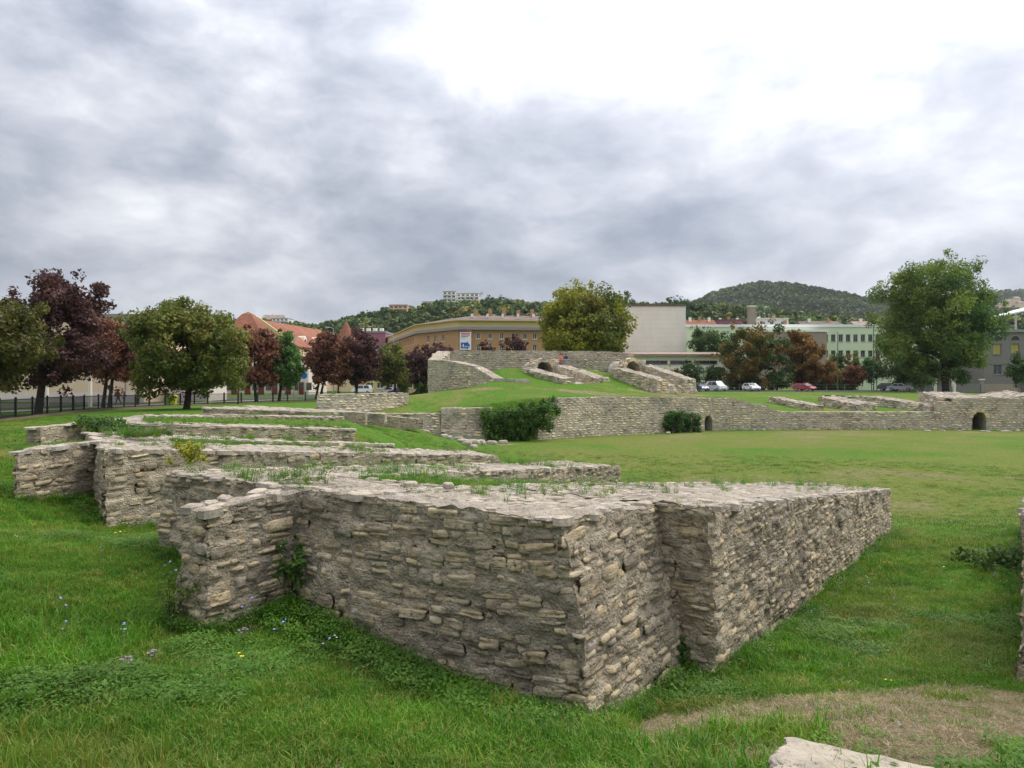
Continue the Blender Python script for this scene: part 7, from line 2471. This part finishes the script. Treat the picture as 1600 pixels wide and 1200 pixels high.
edge = np.concatenate([edge, leafy_e]); idx = np.concatenate([idx, rg.choice([0, 1, 2, 2], len(leafy_e))]); sz = np.concatenate([sz, rg.uniform(0.4, 0.8, len(leafy_e))])
kp = ~in_walls(edge[:, 0], edge[:, 1], -0.02)
edge, idx, sz = edge[kp], idx[kp], sz[kp]
n = len(edge)
scatter('wall_foot_weeds', WEEDS, np.column_stack([edge, gz(edge[:, 0], edge[:, 1]) - 0.01]), np.stack([rg.normal(0, .1, n), rg.normal(0, .1, n), rg.uniform(0, 6.28, n)], 1), np.stack([sz] * 3, 1), idx, 'taller grass and weeds along the foot of the walls')

# --- grass on the fills, weeds on the wall tops
pts, idx, sz = [], [], []
for g, cnt, big in ((F1, 2600, 0.42), (F2, 1500, 0.35), (F3, 900, 0.4)):
    i = rg.random(cnt) ** 1.15 * (g.shape[0] - 1.01); j = rg.random(cnt) * (g.shape[1] - 1.01)
    i0, j0 = i.astype(int), j.astype(int); fi, fj = (i - i0)[:, None], (j - j0)[:, None]
    p = (g[i0, j0] * (1 - fj) + g[i0, j0 + 1] * fj) * (1 - fi) + (g[i0 + 1, j0] * (1 - fj) + g[i0 + 1, j0 + 1] * fj) * fi
    pts.append(p); idx.append(rg.choice([5, 6, 7, 7, 8, 8, 0, 1], cnt)); sz.append(rg.uniform(0.4, 0.95, cnt) * big ** 0.5)
TOPS = [  # (r0, r1, l1, l0, z at those, count)
    (A, G, G + 2.2 * f1, A + 2.2 * f1, (zt0, zc(1.24), zc(1.24), zt0), 46), (P_, R1, R1 + 2.3 * f1, G + 2.2 * f1, (zc(1.22), zc(2.99), zc(2.99), zc(1.24)), 260),
    (A + 2.2 * f1 + 1.4 * u1, A + 2.2 * f1, E - 1.5 * f1, E - 1.5 * f1 + 1.4 * u1, (zt0,) * 4, 70), (E - 1.5 * f1, L1, L1 + 1.5 * f1, E, (zt0, zc(2.11), zc(2.11), zt0), 220),
    (A2, b2, b2 + 1.5 * f2, A2 + 1.6 * f2, (zt0, zc(2.09), zc(2.09), zt0), 330), (E2 - 1.4 * f2, c2, c2 + V2(-1.3, .6), E2, (zt0, zc(2.17), zc(2.17), zt0), 260),
    (A2 + 1.6 * f2 + 1.4 * ub, A2 + 1.6 * f2, E2 - 1.4 * f2, E2 - 1.4 * f2 + 1.4 * ub, (zt0,) * 4, 150), (J2 - 1.45 * u2, J2, J2 + .55 * f2, J2 - 1.45 * u2 + .55 * f2, (zc(1.17), zt0, zt0, zc(1.17)), 60),
    (A3, d3, d3 + 1.5 * f3, A3 + 1.6 * f3, (zt3, zc(2.12), zc(2.12), zt3), 160), (E3 - 1.4 * f3, e3, e3 + V2(-1.2, 1.0), E3, (zc(1.62), zc(2.2), zc(2.2), zc(1.62)), 150)]
for (r0, r1, l1, l0, z4, cnt) in TOPS:
    cnt = int(cnt * 3.2)
    a_, b_ = rg.random(cnt)[:, None], rg.random(cnt)[:, None]
    q = [np.array([p[0], p[1], z]) for p, z in zip((r0, r1, l1, l0), z4)]
    p = (q[0] * (1 - a_) + q[1] * a_) * (1 - b_) + (q[3] * (1 - a_) + q[2] * a_) * b_
    k = fbm(p * (1.2, 1.2, 0), 3, 131) + 0.5 * (b_[:, 0] - 0.5) > 0.32
    p = p[k]
    pts.append(p); idx.append(rg.choice([7, 7, 8, 8, 5, 0, 1, 3, 4], len(p))); sz.append(rg.uniform(0.25, 0.75, len(p)) * (1 + 0.4 * sstep(10, 25, p[:, 1])))
pts = np.concatenate(pts); idx = np.concatenate(idx); sz = np.concatenate(sz)
n = len(pts)
scatter('wall_top_weeds', [o.copy() for o in WEEDS], pts, np.stack([rg.normal(0, .12, n), rg.normal(0, .12, n), rg.uniform(0, 6.28, n)], 1), np.stack([sz] * 3, 1), idx, 'grass and weeds growing on the wall tops')

# --- wild flowers
FLOW = [leafy_proto('flower', 990, 12, 0.05, 0.12, 0.03, GM['weed'], fl=3, flmat=FLW['yellow'], flsize=0.017), leafy_proto('flower', 991, 10, 0.05, 0.12, 0.03, GM['weed'], fl=2, flmat=FLW['white'], flsize=0.018),
        leafy_proto('flower', 992, 12, 0.06, 0.20, 0.03, GM['grey'], fl=3, flmat=FLW['blue'], flsize=0.022), leafy_proto('flower', 993, 26, 0.08, 0.10, 0.03, GM['grey'], fl=9, flmat=FLW['purple'], flsize=0.016)]
N = 170
x = rg.uniform(-7, 8, N); y = rg.uniform(2.4, 13, N)
k = ~in_walls(x, y, 0.05) & ~in_poly_grid(x, y, F1) & (dryness(x, y) < 0.5) & (np.abs(x) < y * 0.75 + 0.3) & (fbm(np.stack([x, y, 0 * x], 1) * 0.7, 2, 141) > -0.25)
x, y = x[k], y[k]
n = len(x)
idx = np.where(rg.random(n) < 0.28, 0, np.where(rg.random(n) < 0.3, 1, 2))
idx = np.where((x < 0) & (y < 6) & (rg.random(n) < 0.6), 3, idx)
s = rg.uniform(0.5, 0.9, n)
scatter('wild_flowers', FLOW, np.stack([x, y, gz(x, y)], 1), np.stack([rg.normal(0, .1, n), rg.normal(0, .1, n), rg.uniform(0, 6.28, n)], 1), np.stack([s] * 3, 1), idx, 'small yellow, white, blue and purple wild flowers in the grass')

# --- pebbles on the trodden earth
PEB = []
for i in range(3):
    v, f, rim = stone_shape(600 + i, 4, 3, 1.2)
    me = bpy.data.meshes.new('pebble'); v2 = v[:, [0, 2, 1]] * (1, 1, 0.8); me.from_pydata(v2.tolist(), [], f[:, ::-1].tolist()); me.materials.append(M_COPE); me.update()
    PEB.append(bpy.data.objects.new('pebble', me))
N = 900
x = rg.uniform(0.5, 5.5, N); y = rg.uniform(3.2, 5.6, N)
k = (dryness(x, y) > 0.6) & ~in_walls(x, y, 0.02)
x, y = x[k], y[k]; n = len(x)
s = rg.uniform(0.008, 0.03, n)
scatter('gravel', PEB, np.stack([x, y, gz(x, y)], 1), np.stack([rg.normal(0, .2, n), rg.normal(0, .2, n), rg.uniform(0, 6.28, n)], 1), np.stack([s] * 3, 1), rg.integers(0, 3, n), 'pale pebbles on the trodden earth')

# --- single plants one can point to
def small_plant(name, label, cat, base, boxes, per, size, pal, seed):
    return leafy(name, label, pal, boxes, per, size, seed, base, cat, stem=0.08)


r5 = np.random.default_rng(15)
jz = gz1(J[0], J[1])
bxs = []
for k in range(26):
    t = r5.random()
    h = t * 0.62
    p = J - 0.10 * u1 + V2(0.05, -0.02) + r5.normal(0, .05 + .10 * (1 - t), 2)
    bxs.append(((p[0], p[1] - 0.05, jz + 0.03 + h), 0.07 + .05 * (1 - t)))
small_plant('creeper', 'green creeper climbing in the corner between buttress and front wall', 'plant', (J[0] - .02, J[1] - .18, jz), bxs, 16, 0.055, 'ivy', 16)
bq = Jl - 1.05 * u1
bz = gz1(bq[0], bq[1] - .1)
bxs = [((bq[0] + r5.normal(0, .09) + .05, bq[1] - .14 + r5.normal(0, .05), bz + .05 + .40 * r5.random()), .07) for k in range(24)]
small_plant('weed', 'feathery grey-green weed at the foot of the buttress', 'plant', (bq[0], bq[1] - .14, bz), bxs, 16, 0.03, 'willow', 17)
gq = G + nb * 0.8
bz = gz1(gq[0], gq[1])
bxs = [((gq[0] + .1 + r5.normal(0, .07), gq[1] - .05 + r5.normal(0, .07), bz + .04 + .25 * r5.random()), .06) for k in range(14)]
small_plant('weed', 'dark weed in the notch of the right wall face', 'plant', (gq[0] + .1, gq[1] - .05, bz), bxs, 14, 0.05, 'ivy', 18)
bxs = []
for k in range(34):
    t = r5.random()
    p = A3 * (1 - t) + J3 * t + V2(r5.normal(0, .12), -0.35 + r5.normal(0, .12))
    bxs.append(((p[0], p[1], 1.35 + .28 * r5.random()), .2))
small_plant('shrub', 'green shrubs growing along the front of the third wall block', 'shrub', ((A3[0] + J3[0]) / 2, 22.6, 1.0), bxs, 40, 0.09, 'green', 19)
p = PX(297, 712, 10.9)
bxs = [((p[0] + r5.normal(0, .12), p[1] + r5.normal(0, .1), 1.75 + .22 * r5.random()), .09) for k in range(20)]
small_plant('shrub', 'yellowing little shrub on the edge of the second wall block', 'shrub', (p[0], p[1], 1.7), bxs, 24, 0.05, 'yellow', 20)
bxs = [((8.9 + r5.normal(0, .55), 12.4 + r5.normal(0, .4), gz1(8.9, 12.4) + .03 + .16 * r5.random()), .16) for k in range(40)]
small_plant('shrub', 'dark low weedy patch in the shade of the right wall', 'shrub', (8.9, 12.4, gz1(8.9, 12.4)), bxs, 40, 0.07, 'dark', 21)

# ------------------------------------------------------------------ thin haze over the whole valley
m, t, out = material('haze_air')
pv = t.n('ShaderNodeVolumePrincipled')
pv.inputs['Color'].default_value = (0.86, 0.90, 0.96, 1)
pv.inputs['Density'].default_value = 0.00007
t.link(pv.outputs[0], out.inputs['Volume'])
haze = MB().box((-4300, -3300, -6.0), (4300, 5300, 420.0)).build('haze', m)
tag(haze, 'thin pale haze softening the far hills', None, None, 'stuff')
